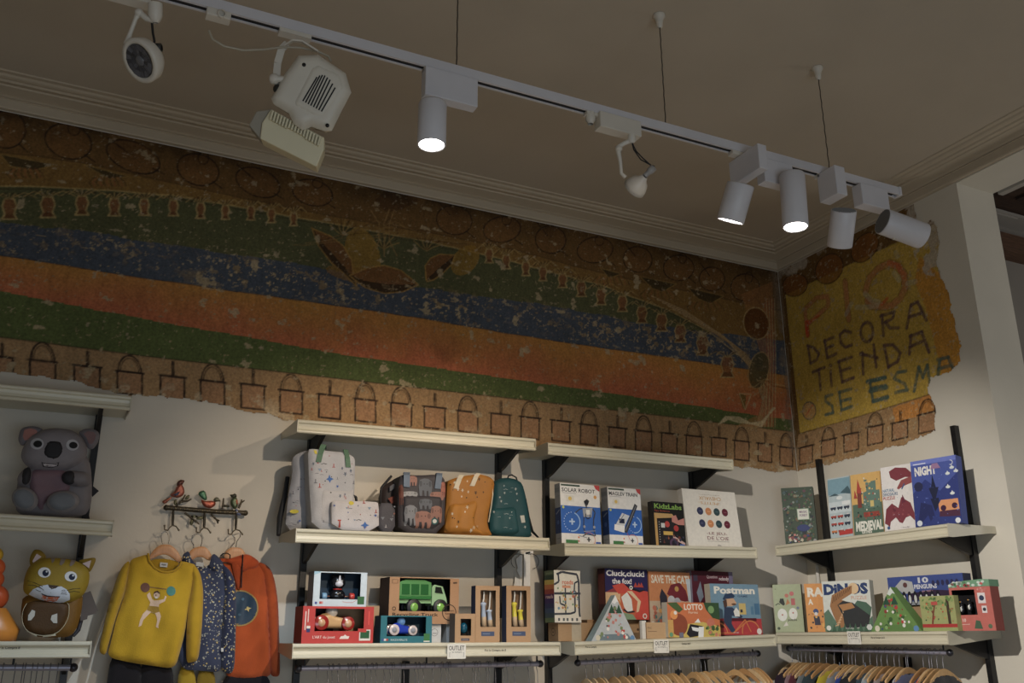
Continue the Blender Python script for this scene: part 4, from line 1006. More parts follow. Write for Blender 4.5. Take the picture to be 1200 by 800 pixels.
# ---- unit 3, middle shelf
def science(B, robot):
    F = B.F; F.rect(0, 0.18, 1, 0.63, (34, 104, 196)); F.rect(0.02, 0.955, 0.50, 0.985, (60, 84, 70)); F.poly([(0.86, 1), (1, 1), (1, 0.9), (0.90, 0.94)], (206, 60, 62))
    F.text('SOLAR ROBOT' if robot else 'MAGLEV TRAIN', 0.04, 0.86, 0.88 if robot else 0.9, 0.925, (52, 52, 58), 0.012)
    F.line([(0.05, 0.84), (0.4, 0.84)], 0.008, (150, 150, 155)); F.rect(0.14, 0.70, 0.34, 0.80, (222, 220, 210)); F.disc(0.24, 0.75, 0.045, (226, 190, 70)); F.disc(0.88, 0.8, 0.04, (226, 160, 60)) if robot else None
    cx = 0.27 if robot else 0.77; F.ring(cx, 0.37, 0.20, 0.025, (150, 190, 232), -100, 70)
    for k in range(10): a = math.radians(95+k*17); F.disc(cx+0.2*math.cos(a), 0.37+0.2*F.w/F.h*math.sin(a), 0.011, (190, 214, 240))
    F.rect(cx-0.02, 0.32, cx+0.02, 0.42, (180, 208, 240)); F.rect(cx-0.07, 0.36, cx+0.07, 0.385, (180, 208, 240))
    F.ring(0.68, 0.09, 0.15, 0.012, (224, 120, 40), -60, 130); F.rect(0.62, 0.085, 0.72, 0.10, (40, 40, 46)); F.rect(0.655, 0.055, 0.685, 0.13, (40, 40, 46))
    F.rect(0.1, 0.02, 0.4, 0.075, (60, 130, 70)); F.rect(0.85, 0.02, 0.97, 0.06, (60, 100, 190)); F.disc(0.42, 0.12, 0.02, (222, 120, 50)); F.rect(0.4, 0.05, 0.44, 0.07, (200, 70, 60)); F.disc(0.06, 0.60, 0.03, (190, 200, 90))
    G = (66, 70, 80); H = (160, 164, 172); D = (40, 42, 50)
    if robot:
        F.poly([(0.58, 0.72), (0.66, 0.76), (0.72, 0.73), (0.68, 0.66), (0.62, 0.64)], D); F.line([(0.64, 0.68), (0.64, 0.60)], 0.03, G)
        F.poly([(0.54, 0.60), (0.80, 0.62), (0.76, 0.46), (0.56, 0.46)], H); F.line([(0.54, 0.6), (0.46, 0.58), (0.36, 0.52)], 0.025, G); F.line([(0.8, 0.6), (0.86, 0.54), (0.82, 0.44)], 0.025, G)
        for x in (0.57, 0.82): F.line([(x, 0.46), (x-0.02, 0.3), (x+0.02, 0.16)], 0.022, G); F.disc(x, 0.3, 0.03, H)
        F.ring(0.67, 0.48, 0.06, 0.02, D); F.line([(0.52, 0.14), (0.6, 0.18), (0.85, 0.16)], 0.02, G); F.line([(0.55, 0.22), (0.85, 0.24)], 0.015, H); F.rect(0.63, 0.50, 0.72, 0.58, (226, 226, 222)); F.line([(0.42, 0.15), (0.62, 0.12)], 0.016, H)
    else:
        F.poly([(0.42, 0.24), (0.52, 0.22), (0.88, 0.70), (0.80, 0.74)], (60, 62, 70)); F.line([(0.48, 0.26), (0.83, 0.70)], 0.02, (130, 134, 142))
        F.poly([(0.20, 0.36), (0.46, 0.34), (0.62, 0.52), (0.40, 0.56)], (206, 210, 216)); F.poly([(0.14, 0.26), (0.44, 0.22), (0.46, 0.34), (0.16, 0.36)], (236, 236, 236)); F.rect(0.30, 0.38, 0.46, 0.46, (30, 40, 70)); F.line([(0.30, 0.40), (0.46, 0.54)], 0.02, (120, 126, 136))
        F.line([(0.52, 0.22), (0.6, 0.10)], 0.01, (200, 60, 60))
    L = B.L; L.rect(0, 0.18, 1, 0.60, (30, 58, 110)); L.text('SOLAR ROBOT' if robot else 'MAGLEV TRAIN', 0.1, 0.80, 0.9, 0.84, (180, 180, 186)); L.disc(0.5, 0.36, 0.2, (60, 90, 150)); L.line([(0.2, 0.5), (0.8, 0.56)], 0.12, (120, 130, 150)); L.rect(0.1, 0.86, 0.9, 0.93, (130, 134, 138)); L.line([(0.2, 0.1), (0.8, 0.1)], 0.06, (120, 122, 126))
    B.done()
B = Box('science_kit', 'white and blue SOLAR ROBOT science kit box', 'box', 'y', '3m', 0.24, (657, 566), (703, 568), 0.055, W_, side=(150, 150, 152), lean=1.5, yaw=2); science(B, True)
B = Box('science_kit', 'white and blue MAGLEV TRAIN science kit box', 'box', 'y', '3m', 0.24, (712.5, 570), (751, 573), 0.06, W_, side=(150, 150, 152), lean=1.5, yaw=2); science(B, False)
B = Box('science_kit', 'black KidzLabs science kit box with pink hands on the cover', 'box', 'y', '3m', 0.24, (765, 588), (801, 588), 0.04, (34, 34, 34), side=(46, 42, 38), lean=2, yaw=2); F = B.F
F.text('KidzLabs', 0.06, 0.84, 0.95, 0.955, (130, 176, 60), 0.03); F.text('Spy Science', 0.06, 0.765, 0.55, 0.815, (180, 70, 44), 0.01); F.rect(0.04, 0.0, 0.12, 0.74, (196, 150, 70)); F.poly([(0.04, 0.74), (0.62, 0.74), (0.7, 0.66), (0.12, 0.62)], (200, 156, 84)); F.rect(0.14, 0.08, 0.66, 0.60, (44, 40, 44))
F.poly([(0.6, 0.68), (0.74, 0.72), (0.8, 0.6), (1, 0.66), (1, 0.5), (0.8, 0.5), (0.6, 0.56)], (206, 130, 116)); F.disc(0.44, 0.5, 0.08, (196, 60, 50)); F.disc(0.72, 0.42, 0.08, (190, 50, 46)); F.rect(0.24, 0.42, 0.36, 0.52, (206, 206, 200)); F.rect(0.3, 0.26, 0.6, 0.34, (216, 170, 50))
F.poly([(0.6, 0.26), (0.98, 0.10), (0.98, 0.04), (0.6, 0.18)], (210, 170, 160)); F.disc(0.62, 0.08, 0.14, (96, 66, 96)); F.disc(0.62, 0.08, 0.08, (44, 36, 50)); F.rect(0.8, 0.03, 0.96, 0.07, (70, 110, 190))
for k in range(9): F.disc(0.18, 0.1+k*0.055, 0.012, (200, 200, 190))
scatter(F, 0.2, 0.02, 0.98, 0.3, [(120, 60, 50), (60, 60, 80), (160, 90, 60)], 14, 0.02, 0.05, seed=4); B.done()
B = Box('goose_game', 'large white square LE JEU DE L\'OIE box with coloured dots', 'box', 'y', '3m', 0.245, (803, 573), (865, 574), 0.04, (230, 222, 208), side=(170, 160, 146), lean=6, yaw=1, group=None); F = B.F
for k, c in enumerate([(58, 62, 96), (214, 134, 70), (52, 78, 84), (110, 38, 56)]):
    x = 0.29+k*0.155
    for y in (0.62, 0.405): F.disc(x+(0.012 if y < 0.5 else 0), y, 0.058, c, n=20); F.line([(x-0.02, y), (x+0.03, y)], 0.008, tuple(min(255, v+50) for v in c))
F.text('-PETITS-', 0.28, 0.745, 0.69, 0.79, (208, 150, 62), 0.0, True); F.text('CHEVAUX', 0.30, 0.82, 0.71, 0.885, (208, 150, 62), 0.0, True); F.text('LE JEU DES PETITS', 0.3, 0.91, 0.7, 0.925, (160, 140, 110), 0, True)
F.text('-LE JEU-', 0.36, 0.20, 0.74, 0.26, (128, 44, 62), 0.0); F.text('DE L\'OIE', 0.36, 0.125, 0.76, 0.185, (128, 44, 62), 0.0); F.text('vilac', 0.53, 0.02, 0.6, 0.05, (70, 66, 60)); F.line([(0.36, 0.10), (0.76, 0.10)], 0.006, (170, 160, 150)); B.done()

# ---- unit 3, lower shelf
def card(name, label, wall, key, d, TL, TR, t, yaw=None, vb=None, col=(176, 138, 92), side=(150, 116, 76), tape=None):
    B = Box(name, label, 'box', wall, key, d, TL, TR, t, col, yaw=yaw, side=side, vb=vb, mat=M_CARD)
    return B
B = card('cardboard_box', 'plain brown carton with a stamp under the road puzzle', 'y', '3l', 0.20, (654, 731), (697, 728), 0.085, yaw=6); zr_ = B.o.z+B.h; B.F.rect(0.36, 0, 0.62, 1, (190, 176, 150)); B.L.ring(0.5, 0.5, 0.2, 0.03, (60, 46, 34)); B.L.line([(0.42, 0.5), (0.58, 0.5)], 0.04, (60, 46, 34)); B.done()
B = card('cardboard_box', 'long plain brown carton behind the white pyramid box', 'y', '3l', 0.10, (688, 725), (752, 727), 0.09); zc_ = B.o.z+B.h; B.F.disc(0.92, 0.5, 0.02, (90, 70, 50)); B.done()
B = card('cardboard_box', 'small brown carton beside the white card, left of LOTTO', 'y', '3l', 0.285, (757.5, 730), (781, 728), 0.07, col=(186, 148, 100)); B.F.text('FSC', 0.05, 0.6, 0.25, 0.72, (90, 70, 50)); B.F.line([(0.05, 0.45), (0.5, 0.45)], 0.02, (130, 100, 70)); B.done()
B = Box('white_card', 'narrow white packet left of the small brown carton', 'card', 'y', '3l', 0.275, (752, 727), (757, 727), 0.02, (210, 208, 200)); B.done()
B = Box('road_puzzle', 'tall puzzle box with rainbow side and white road map cover', 'box', 'y', '3l', 0.22, (649, 667.5), (679.5, 669), 0.085, (222, 216, 200), side=(120, 60, 90), yaw=5, zb=zr_+0.0005); F = B.F
K = (62, 66, 78)
F.line([(0.1, 0.92), (0.3, 0.97), (0.88, 0.93), (0.94, 0.8), (0.94, 0.2), (0.98, 0.0)], 0.07, K); F.line([(0, 0.72), (0.18, 0.78), (0.16, 0.93)], 0.06, K); F.line([(0, 0.55), (1, 0.56)], 0.07, K); F.line([(0, 0.16), (0.6, 0.17), (0.78, 0.2), (0.78, 0.52)], 0.06, K); F.line([(0.42, 0.18), (0.42, 0.72)], 0.05, K); F.line([(0.2, 0.5), (0.22, 0.36), (0.42, 0.32)], 0.05, K); F.ring(0.76, 0.56, 0.08, 0.03, K); F.line([(0.76, 0.62), (0.78, 0.76), (0.92, 0.8)], 0.05, K)
F.text('roads', 0.30, 0.73, 0.72, 0.82, (214, 110, 70), 0.02); F.rect(0.3, 0.66, 0.62, 0.71, (224, 150, 110))
scatter(F, 0.02, 0.2, 0.95, 0.7, [(206, 140, 60), (110, 150, 180), (200, 110, 80), (210, 180, 80), (120, 150, 110)], 34, 0.025, 0.05, seed=8)
F.rect(0, 0, 1, 0.11, (226, 218, 204)); 
for x in (0.12, 0.3, 0.44, 0.62, 0.8): F.rect(x, 0.03, x+0.07, 0.085, (90, 96, 96))
L = B.L
for k, c in enumerate([(96, 116, 76), (62, 84, 96), (60, 84, 120), (52, 60, 110), (66, 44, 110), (104, 44, 104), (170, 62, 50), (208, 116, 44), (206, 178, 50), (56, 78, 60), (96, 110, 80)]): L.rect(0, k/11, 1, (k+1)/11, c)
L.text('roads', 0.12, 0.46, 0.88, 0.53, (222, 190, 190), 0.02); L.text('puzzle', 0.2, 0.92, 0.85, 0.97, (150, 170, 120)); B.done()
B = Box('fox_game', 'Cluck, cluck! the fox! game box with an orange fox and red hat', 'box', 'y', '3l', 0.16, (708.5, 666), (758, 667), 0.065, (44, 40, 92), side=(78, 40, 44), yaw=4, zb=zc_+0.0005, group=GB); F = B.F
F.rect(0, 0, 1, 0.53, (206, 92, 44)); F.rect(0, 0, 0.34, 0.53, (222, 180, 130)); F.poly([(0, 0.53), (0.3, 0.66), (0.55, 0.53)], (150, 50, 60)); F.text('Cluck,cluck!', 0.03, 0.83, 0.93, 0.97, (228, 226, 226), 0.03); F.text('the fox!', 0.16, 0.70, 0.62, 0.81, (228, 226, 226), 0.03)
F.poly([(0.16, 0.66), (0.40, 0.72), (0.62, 0.60), (1, 0.56), (1, 0.0), (0.66, 0.0), (0.72, 0.36), (0.5, 0.52), (0.3, 0.5)], (212, 62, 42)); F.poly([(0.44, 0.70), (0.56, 0.60), (0.8, 0.54), (0.98, 0.60), (0.8, 0.58), (0.6, 0.64)], (34, 28, 34)); F.disc(0.6, 0.63, 0.04, (226, 226, 216)); F.disc(0.6, 0.63, 0.018, (20, 20, 20))
for x in (0.66, 0.74, 0.80): F.poly([(x, 0.64), (x+0.05, 0.74), (x+0.1, 0.64)], (186, 60, 48))
F.poly([(0.36, 0.44), (0.5, 0.54), (0.6, 0.4), (0.62, 0.18), (0.5, 0.14), (0.42, 0.24)], (226, 226, 220)); F.poly([(0.5, 0.56), (0.74, 0.36), (0.7, 0.14), (0.76, 0.16), (0.82, 0.36), (0.62, 0.56)], (226, 196, 150)); F.line([(0.4, 0.2), (0.5, 0.14), (0.66, 0.16)], 0.03, (40, 40, 50))
F.poly([(0.3, 0), (0.4, 0.14), (0.62, 0.1), (0.7, 0)], (130, 160, 120)); F.disc(0.9, 0.07, 0.05, (226, 220, 206), n=16); F.disc(0.9, 0.07, 0.03, (200, 60, 50)); F.disc(0.24, 0.3, 0.1, (210, 130, 40)); B.L.rect(0.1, 0.3, 0.9, 0.9, (110, 50, 44)); B.done()
# the two pyramid gift boxes
def pyramid(label, wall, key, d, apex, bl, br, depth, cols, seed, tip, yaw):
    ax = 1 if wall == 'y' else 0; a = math.radians(yaw); r = Vector((math.cos(a), math.sin(a), 0)); n = Vector((math.sin(a), -math.cos(a), 0))
    p = on(ax, -d, *bl); al = p.x if wall == 'y' else -p.y; z0 = shz(key, al); p = Vector((p.x, p.y, z0)); q = hit(br[0], br[1], p, n); w = (q-p).dot(r); top = hit(apex[0], apex[1], p-n*0.01, n); h = top.z-z0; xa = (top-p).dot(r)
    root = thing('pyramid_box', label, 'box', tuple(p+r*(w/2)-n*(depth/2)))
    A = p; Bq = p+r*w; T = p+r*xa+Z_*h-n*(depth*0.15); A2 = p-n*depth; B2 = Bq-n*depth; T2 = T-n*(depth*0.7)
    m = MB(C(*cols[0])); m.add([A, Bq, T], [(0, 1, 2)]); m.add([A2, A, T, T2], [(0, 1, 2, 3)], C(*cols[1])); m.add([Bq, B2, T2, T], [(0, 1, 2, 3)], C(*cols[0])); m.add([B2, A2, T2], [(0, 1, 2)], C(*cols[1])); m.add([A, A2, B2, Bq], [(0, 1, 2, 3)])
    m.make('carton', M_PRINT, root)
    m = MB(); u = (T-A-r*xa).normalized(); nn = r.cross(u); nn = nn if nn.dot(n) > 0 else -nn
    F = Face(m, A, r, u, nn, w, (T-A-r*xa).length); X = xa/w
    F.poly([(X-0.16*X, 0.84), (X-0.02, 0.80), (X+0.03, 0.86), (X+0.16*(1-X), 0.84), (X, 1.0)], tip); q_ = random.Random(seed)
    F.poly([(0.1, 0.02), (0.9, 0.02), (0.8, 0.16), (0.2, 0.14)], cols[2])
    for k in range(46):
        y = q_.uniform(0.05, 0.72); hw = (1-y)*0.36; x = X+(0.5-X)*(1-y)+q_.uniform(-hw, hw); F.disc(x, y, q_.uniform(0.012, 0.04), q_.choice(cols[3:]), n=q_.choice((4, 6, 8)), rot=q_.uniform(0, 90))
    for x in (X-0.10, X+0.06): F.poly([(x-0.07, 0.60), (x+0.07, 0.60), (x, 0.80)], (40, 84, 62))
    F.disc(0.9, 0.06, 0.05, (90, 140, 190), n=16); F.disc(0.14, 0.07, 0.05, (214, 206, 180), n=16)
    m.make('printed_cover', M_PRINT, root); return root
pyramid('white snowy mountain pyramid box with pines in front of the fox game', 'y', '3l', 0.305, (720.5, 697), (693, 748), (746, 747), 0.05, [(186, 192, 196), (140, 160, 164), (110, 130, 140), (200, 60, 50), (230, 226, 220), (120, 140, 90), (60, 50, 60), (206, 130, 120), (180, 196, 206)], 3, (226, 228, 230), 5)
B = Box('cat_game', 'orange SAVE THE CAT! game box with a firefighter in a red helmet', 'box', 'y', '3l', 0.15, (759.5, 670), (808, 670), 0.05, (204, 126, 66), side=(120, 80, 60), yaw=3, group=GB); F = B.F
F.rect(0, 0, 1, 0.55, (196, 170, 140)); F.text('SAVE THE CAT!', 0.06, 0.82, 0.97, 0.95, (222, 214, 190), 0.03); F.poly([(0.42, 0.66), (0.52, 0.80), (0.74, 0.84), (0.88, 0.72), (0.94, 0.56), (0.7, 0.52), (0.5, 0.62)], (124, 34, 48)); F.disc(0.66, 0.74, 0.05, (200, 150, 60))
F.poly([(0.48, 0.6), (0.88, 0.54), (0.86, 0.38), (0.6, 0.34), (0.46, 0.42)], (222, 178, 146)); F.disc(0.52, 0.56, 0.09, (196, 196, 200)); F.disc(0.66, 0.54, 0.08, (180, 180, 190)); F.disc(0.8, 0.46, 0.012, (30, 20, 20)); F.poly([(0.24, 0.62), (0.30, 0.74), (0.42, 0.62), (0.42, 0.3), (0.28, 0.28)], (52, 50, 64)); F.poly([(0.1, 0.2), (0.3, 0.36), (0.44, 0.24), (0.3, 0.08)], (84, 140, 150)); F.rect(0.4, 0, 0.9, 0.32, (60, 62, 84)); F.poly([(0.9, 0.9), (1, 0.9), (1, 0.5), (0.93, 0.56)], (190, 200, 206)); F.disc(0.06, 0.2, 0.05, (222, 216, 206), n=14); scatter(F, 0.0, 0.1, 0.3, 0.5, [(206, 150, 70), (90, 140, 130), (200, 110, 80)], 12, 0.02, 0.05, seed=2); B.done()
B = Box('postman_hunt_game', 'maroon where is game box half behind the Postman box', 'box', 'y', '3l', 0.14, (810, 669), (858, 669.5), 0.05, (92, 30, 46), side=(140, 130, 150), yaw=1, group=GB); F = B.F
F.text('where is', 0.30, 0.70, 0.72, 0.80, (222, 200, 196), 0.03); F.text('Question', 0.36, 0.88, 0.62, 0.94, (206, 180, 180), 0.01); F.text('nobody?', 0.66, 0.84, 0.92, 0.92, (222, 206, 206), 0.02); F.text('d', 0.34, 0.54, 0.44, 0.66, (222, 200, 196), 0.03); F.poly([(0.02, 0.36), (0.16, 0.48), (0.3, 0.36), (0.34, 0.2), (0, 0.2)], (150, 120, 100)); F.poly([(0.1, 0.66), (0.2, 0.84), (0.26, 0.6), (0.16, 0.5)], (130, 140, 156)); F.disc(0.14, 0.42, 0.02, (20, 10, 10)); F.disc(0.42, 0.4, 0.09, (150, 46, 52)); F.rect(0.9, 0.7, 1, 1, (120, 110, 140)); F.rect(0.04, 0.84, 0.14, 0.94, (70, 60, 80)); B.done()
B = Box('postman_game', 'blue Postman game box with a postman riding a bicycle', 'box', 'y', '3l', 0.255, (832.5, 684.5), (889, 683.5), 0.05, (112, 148, 170), side=(160, 150, 130), yaw=-3, lean=2, group=GB); F = B.F
F.rect(0, 0.0, 1, 0.32, (186, 46, 52)); F.rect(0.28, 0.27, 0.9, 0.33, (96, 24, 36)); F.text('Postman', 0.08, 0.80, 0.92, 0.95, (226, 220, 206), 0.04); F.text('GAME', 0.55, 0.74, 0.76, 0.78, (60, 80, 110), 0.01)
F.poly([(0.24, 0.70), (0.30, 0.80), (0.44, 0.82), (0.50, 0.76), (0.46, 0.72), (0.26, 0.68)], (44, 66, 96)); F.poly([(0.30, 0.70), (0.46, 0.72), (0.52, 0.62), (0.42, 0.56), (0.30, 0.56)], (206, 160, 120)); F.poly([(0.24, 0.66), (0.32, 0.70), (0.32, 0.56), (0.26, 0.5)], (84, 60, 50)); F.disc(0.46, 0.60, 0.05, (110, 70, 40), ry=0.02)
F.poly([(0.26, 0.54), (0.42, 0.54), (0.62, 0.36), (0.58, 0.32), (0.40, 0.38), (0.38, 0.22), (0.46, 0.06), (0.36, 0.05), (0.22, 0.26)], (52, 66, 92)); F.rect(0.56, 0.40, 0.70, 0.62, (206, 176, 90)); F.rect(0.58, 0.44, 0.63, 0.5, (60, 60, 70)); F.poly([(0.44, 0.46), (0.5, 0.54), (0.56, 0.46), (0.56, 0.36), (0.46, 0.36)], (226, 222, 212)); F.rect(0.88, 0.4, 0.98, 0.62, (70, 116, 150)); F.rect(0.8, 0.4, 0.86, 0.56, (84, 130, 160)); F.rect(0.08, 0.3, 0.14, 0.56, (84, 130, 160))
F.poly([(0.04, 0.22), (0.10, 0.30), (0.24, 0.26), (0.22, 0.14), (0.06, 0.14)], (96, 50, 40)); F.ring(0.12, 0.04, 0.16, 0.02, (214, 120, 50), 0, 180); F.ring(0.76, 0.06, 0.18, 0.02, (214, 120, 50), -10, 190); F.line([(0.12, 0.04), (0.4, 0.04), (0.66, 0.3), (0.76, 0.06)], 0.02, (214, 110, 44)); F.line([(0.4, 0.04), (0.66, 0.24)], 0.02, (214, 110, 44)); F.disc(0.93, 0.07, 0.05, (226, 214, 206), n=16); F.text('londji', 0.4, 0.03, 0.5, 0.06, (220, 210, 200)); B.done()
B = Box('lotto_game', 'orange LOTTO game box with farm animals, lower and wider than its neighbours', 'box', 'y', '3l', 0.31, (781.5, 706.5), (842, 705), 0.05, (206, 106, 44), side=(170, 166, 150), yaw=-2, group=GB); F = B.F
F.poly([(0, 0.1), (0.3, 0.36), (0.66, 0.44), (1, 0.30), (1, 0), (0, 0)], (206, 176, 60)); F.poly([(0, 0.98), (0.18, 1), (0.30, 0.8), (0.22, 0.7), (0.1, 0.84)], (70, 96, 50)); F.poly([(0.7, 1), (1, 1), (1, 0.5), (0.86, 0.56), (0.74, 0.8)], (52, 84, 50)); F.disc(0.84, 0.8, 0.06, (120, 160, 90)); F.text('LOTTO', 0.32, 0.78, 0.68, 0.96, (228, 216, 196), 0.03); F.text('Farms', 0.40, 0.68, 0.58, 0.75, (226, 200, 170), 0.01)
F.disc(0.2, 0.36, 0.17, (146, 66, 34), n=20); F.disc(0.12, 0.64, 0.07, (226, 140, 50)); F.disc(0.15, 0.7, 0.03, (226, 222, 210)); F.poly([(0.34, 0.1), (0.42, 0.38), (0.66, 0.32), (0.58, 0.04), (0.4, 0.0)], (40, 38, 46)); F.poly([(0.44, 0.3), (0.6, 0.26), (0.56, 0.16), (0.46, 0.2)], (226, 226, 226)); F.poly([(0.56, 0), (0.58, 0.3), (0.68, 0.3), (0.66, 0)], (226, 226, 222)); F.poly([(0.5, 0.42), (0.58, 0.54), (0.62, 0.42)], (226, 226, 222)); F.disc(0.82, 0.4, 0.08, (206, 110, 80)); F.rect(0, 0, 0.1, 0.5, (200, 150, 60)); scatter(F, 0.66, 0.02, 1, 0.4, [(210, 180, 60), (120, 140, 60), (60, 96, 50), (206, 120, 90)], 18, 0.02, 0.05, seed=6); F.disc(0.05, 0.08, 0.035, (90, 150, 110), n=14); F.rect(0.2, 0, 0.28, 0.14, (110, 110, 130)); B.done()

# ---- unit 2, lower shelf: toys in window boxes
def cylx(m, c, ax, r, l, col, n=20):
    ax = Vector(ax).normalized(); m.lathe(Vector(c)-ax*(l/2), ax, [(0, 0.0001), (0, r*0.9), (l*0.12, r), (l*0.88, r), (l, r*0.9), (l, 0.0001)], n, col)
RED = (196, 38, 30)
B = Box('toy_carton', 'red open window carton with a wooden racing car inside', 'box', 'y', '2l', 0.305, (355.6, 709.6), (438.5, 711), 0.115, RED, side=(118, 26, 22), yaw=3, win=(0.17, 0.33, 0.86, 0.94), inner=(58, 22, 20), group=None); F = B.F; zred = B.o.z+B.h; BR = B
F.text('L\'ART du jouet', 0.15, 0.11, 0.46, 0.21, (230, 200, 190), 0.01); F.poly([(0.52, 0.12), (0.54, 0.19), (0.58, 0.20), (0.60, 0.24), (0.62, 0.2), (0.66, 0.19), (0.65, 0.12)], (226, 210, 200)); F.rect(0.80, 0.07, 0.96, 0.37, (214, 206, 196)); F.rect(0.815, 0.13, 0.945, 0.34, (30, 92, 50)); F.text('vilac', 0.82, 0.08, 0.94, 0.13, (226, 222, 210), 0.02)
F.poly([(0.78, 0.40), (0.86, 0.40), (0.86, 0.96), (0.9, 0.96), (0.9, 0.3), (0.78, 0.3)], RED); F.line([(0.04, 0.36), (0.04, 0.86)], 0.014, (222, 200, 190)); F.line([(0.075, 0.5), (0.075, 0.92)], 0.014, (222, 190, 180)); F.rect(0.06, 0.3, 0.11, 0.4, (50, 56, 110)); F.rect(0.06, 0.4, 0.11, 0.47, (222, 216, 206)); F.rect(0.06, 0.47, 0.11, 0.57, (200, 60, 50)); F.line([(0.93, 0.5), (0.93, 0.88)], 0.02, (226, 60, 46)); B.done()
def toycar(B, label, fx, fy, L, body, wheel, hub, head, zoff=0.055):
    """little car seen from its side inside carton B"""
    o = B.P(fx, fy, zoff); r, n = B.r, B.n; wr = L*0.17
    root = thing('toy_car', label, 'toy car', tuple(o)); m = MB(C(*body)); w = L*0.2
    prof = [(-0.50, 0.10), (-0.46, 0.26), (-0.30, 0.38), (-0.12, 0.42), (0.02, 0.34), (0.2, 0.30), (0.42, 0.22), (0.5, 0.12), (0.46, 0.05), (-0.46, 0.05)]
    m.puff([(p[0]*L, p[1]*L) for p in prof], o+n*(w*0.3), r, Z_, n, w*0.5, w*1.1, er=L*0.08, step=L*0.05); m.make('body', M_GLOSS, root)
    for x, q in ((-0.33, 1.05), (0.33, 0.95)):
        for sd in (1, -1):
            m = MB(C(*wheel)); c = o+r*(x*L)+Z_*(wr*q)+n*(w*0.85*sd); cylx(m, c, n, wr*q, L*0.09, C(*wheel)); wo = m.make('wheel', M_GLOSS, root)
            m = MB(C(*hub)); m.lathe(c+n*(L*0.045*sd), n*sd, [(-0.002, wr*0.55), (0.002, wr*0.5), (0.003, 0.0001)], 16); m.make('hub', M_GLOSS, wo)
    m = MB(C(*head)); m.ball(o+r*(-0.04*L)+Z_*(L*0.44)+n*(w*0.15), L*0.15, None, 16); m.make('driver', M_GLOSS, root)
    return root
toycar(B, 'natural wood toy racing car with white driver and red wheels in the red carton', 0.47, 0.345, 0.178, (206, 164, 112), (150, 34, 28), (206, 160, 120), (216, 210, 200))
B = card('cardboard_box', 'flat brown carton behind the red toy carton', 'y', '2l', 0.185, (392, 709.3), (444.7, 709.3), 0.12); B.done()
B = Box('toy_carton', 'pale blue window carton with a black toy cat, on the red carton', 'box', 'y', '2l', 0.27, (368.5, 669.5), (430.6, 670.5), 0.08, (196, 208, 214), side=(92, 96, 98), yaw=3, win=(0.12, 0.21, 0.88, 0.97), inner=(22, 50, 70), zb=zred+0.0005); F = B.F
F.poly([(0, 1), (0.12, 1), (0.12, 0.97), (0.0, 0.9)], (150, 190, 206)); F.rect(0.83, 0.07, 0.96, 0.30, (46, 104, 54)); F.rect(0.04, 0.06, 0.08, 0.13, (60, 80, 150)); F.rect(0.12, 0.07, 0.16, 0.14, (190, 60, 50)); F.rect(0.16, 0.07, 0.19, 0.14, (214, 140, 130)); F.line([(0.55, 0.14), (0.62, 0.12), (0.74, 0.12), (0.82, 0.2)], 0.008, (200, 130, 120)); B.done()
root = thing('pull_toy', 'black and white wooden cat pull toy in the pale blue carton', 'toy', tuple(B.P(0.5, 0.21, 0.04)))
o = B.P(0.5, 0.21, 0.04); r, n = B.r, B.n; hh = B.h
m = MB(C(20, 20, 24)); m.ball(o+Z_*(hh*0.12), (0.036, 0.022, 0.028), None, 16); m.make('body', M_GLOSS, root)
m = MB(C(24, 24, 28)); m.ball(o+Z_*(hh*0.50), (0.034, 0.026, 0.032), None, 18)
for sd in (-1, 1): m.lathe(o+Z_*(hh*0.50+0.022)+r*(0.021*sd), Z_+r*0.3*sd, [(0, 0.011), (0.014, 0.002)], 10)
hd = m.make('head', M_GLOSS, root)
m = MB(C(206, 204, 210)); m.ball(o+Z_*(hh*0.455)+n*0.017, (0.019, 0.013, 0.014), None, 14); m.make('muzzle', M_GLOSS, hd)
m = MB(C(206, 204, 210)); m.prism([(-0.007, 0.0), (0.007, 0.0), (0.002, 0.028), (-0.002, 0.028)], o+Z_*(hh*0.50)+n*0.022, r, Z_, n, 0, 0.004); m.make('blaze', M_GLOSS, hd)
for sd in (-1, 1):
    m = MB(C(20, 16, 16)); m.ball(o+Z_*(hh*0.53)+n*0.024+r*(0.011*sd), 0.0045, C(226, 222, 214), 8); m.ball(o+Z_*(hh*0.53)+n*0.028+r*(0.011*sd), 0.002, None, 6); m.make('eye', M_GLOSS, hd)
m = MB(C(190, 44, 36)); m.tube([o+Z_*(hh*0.30)+Vector((0.018*math.cos(a), 0.012*math.sin(a), 0)) for a in np.linspace(0, 2*PI, 14)], 0.0025, 6); m.make('collar', M_GLOSS, root)
for sd, c in ((-1, (120, 160, 190)), (1, (190, 60, 54))):
    m = MB(C(*c)); cylx(m, o+r*(0.062*sd)+Z_*0.013+n*0.01, r, 0.015, 0.02, C(*c)); m.make('wheel', M_GLOSS, root)
    m = MB(C(120, 80, 60)); m.tube([o+Z_*0.013, o+r*(0.055*sd)+Z_*0.013], 0.003, 6); m.make('axle', M_GLOSS, root)

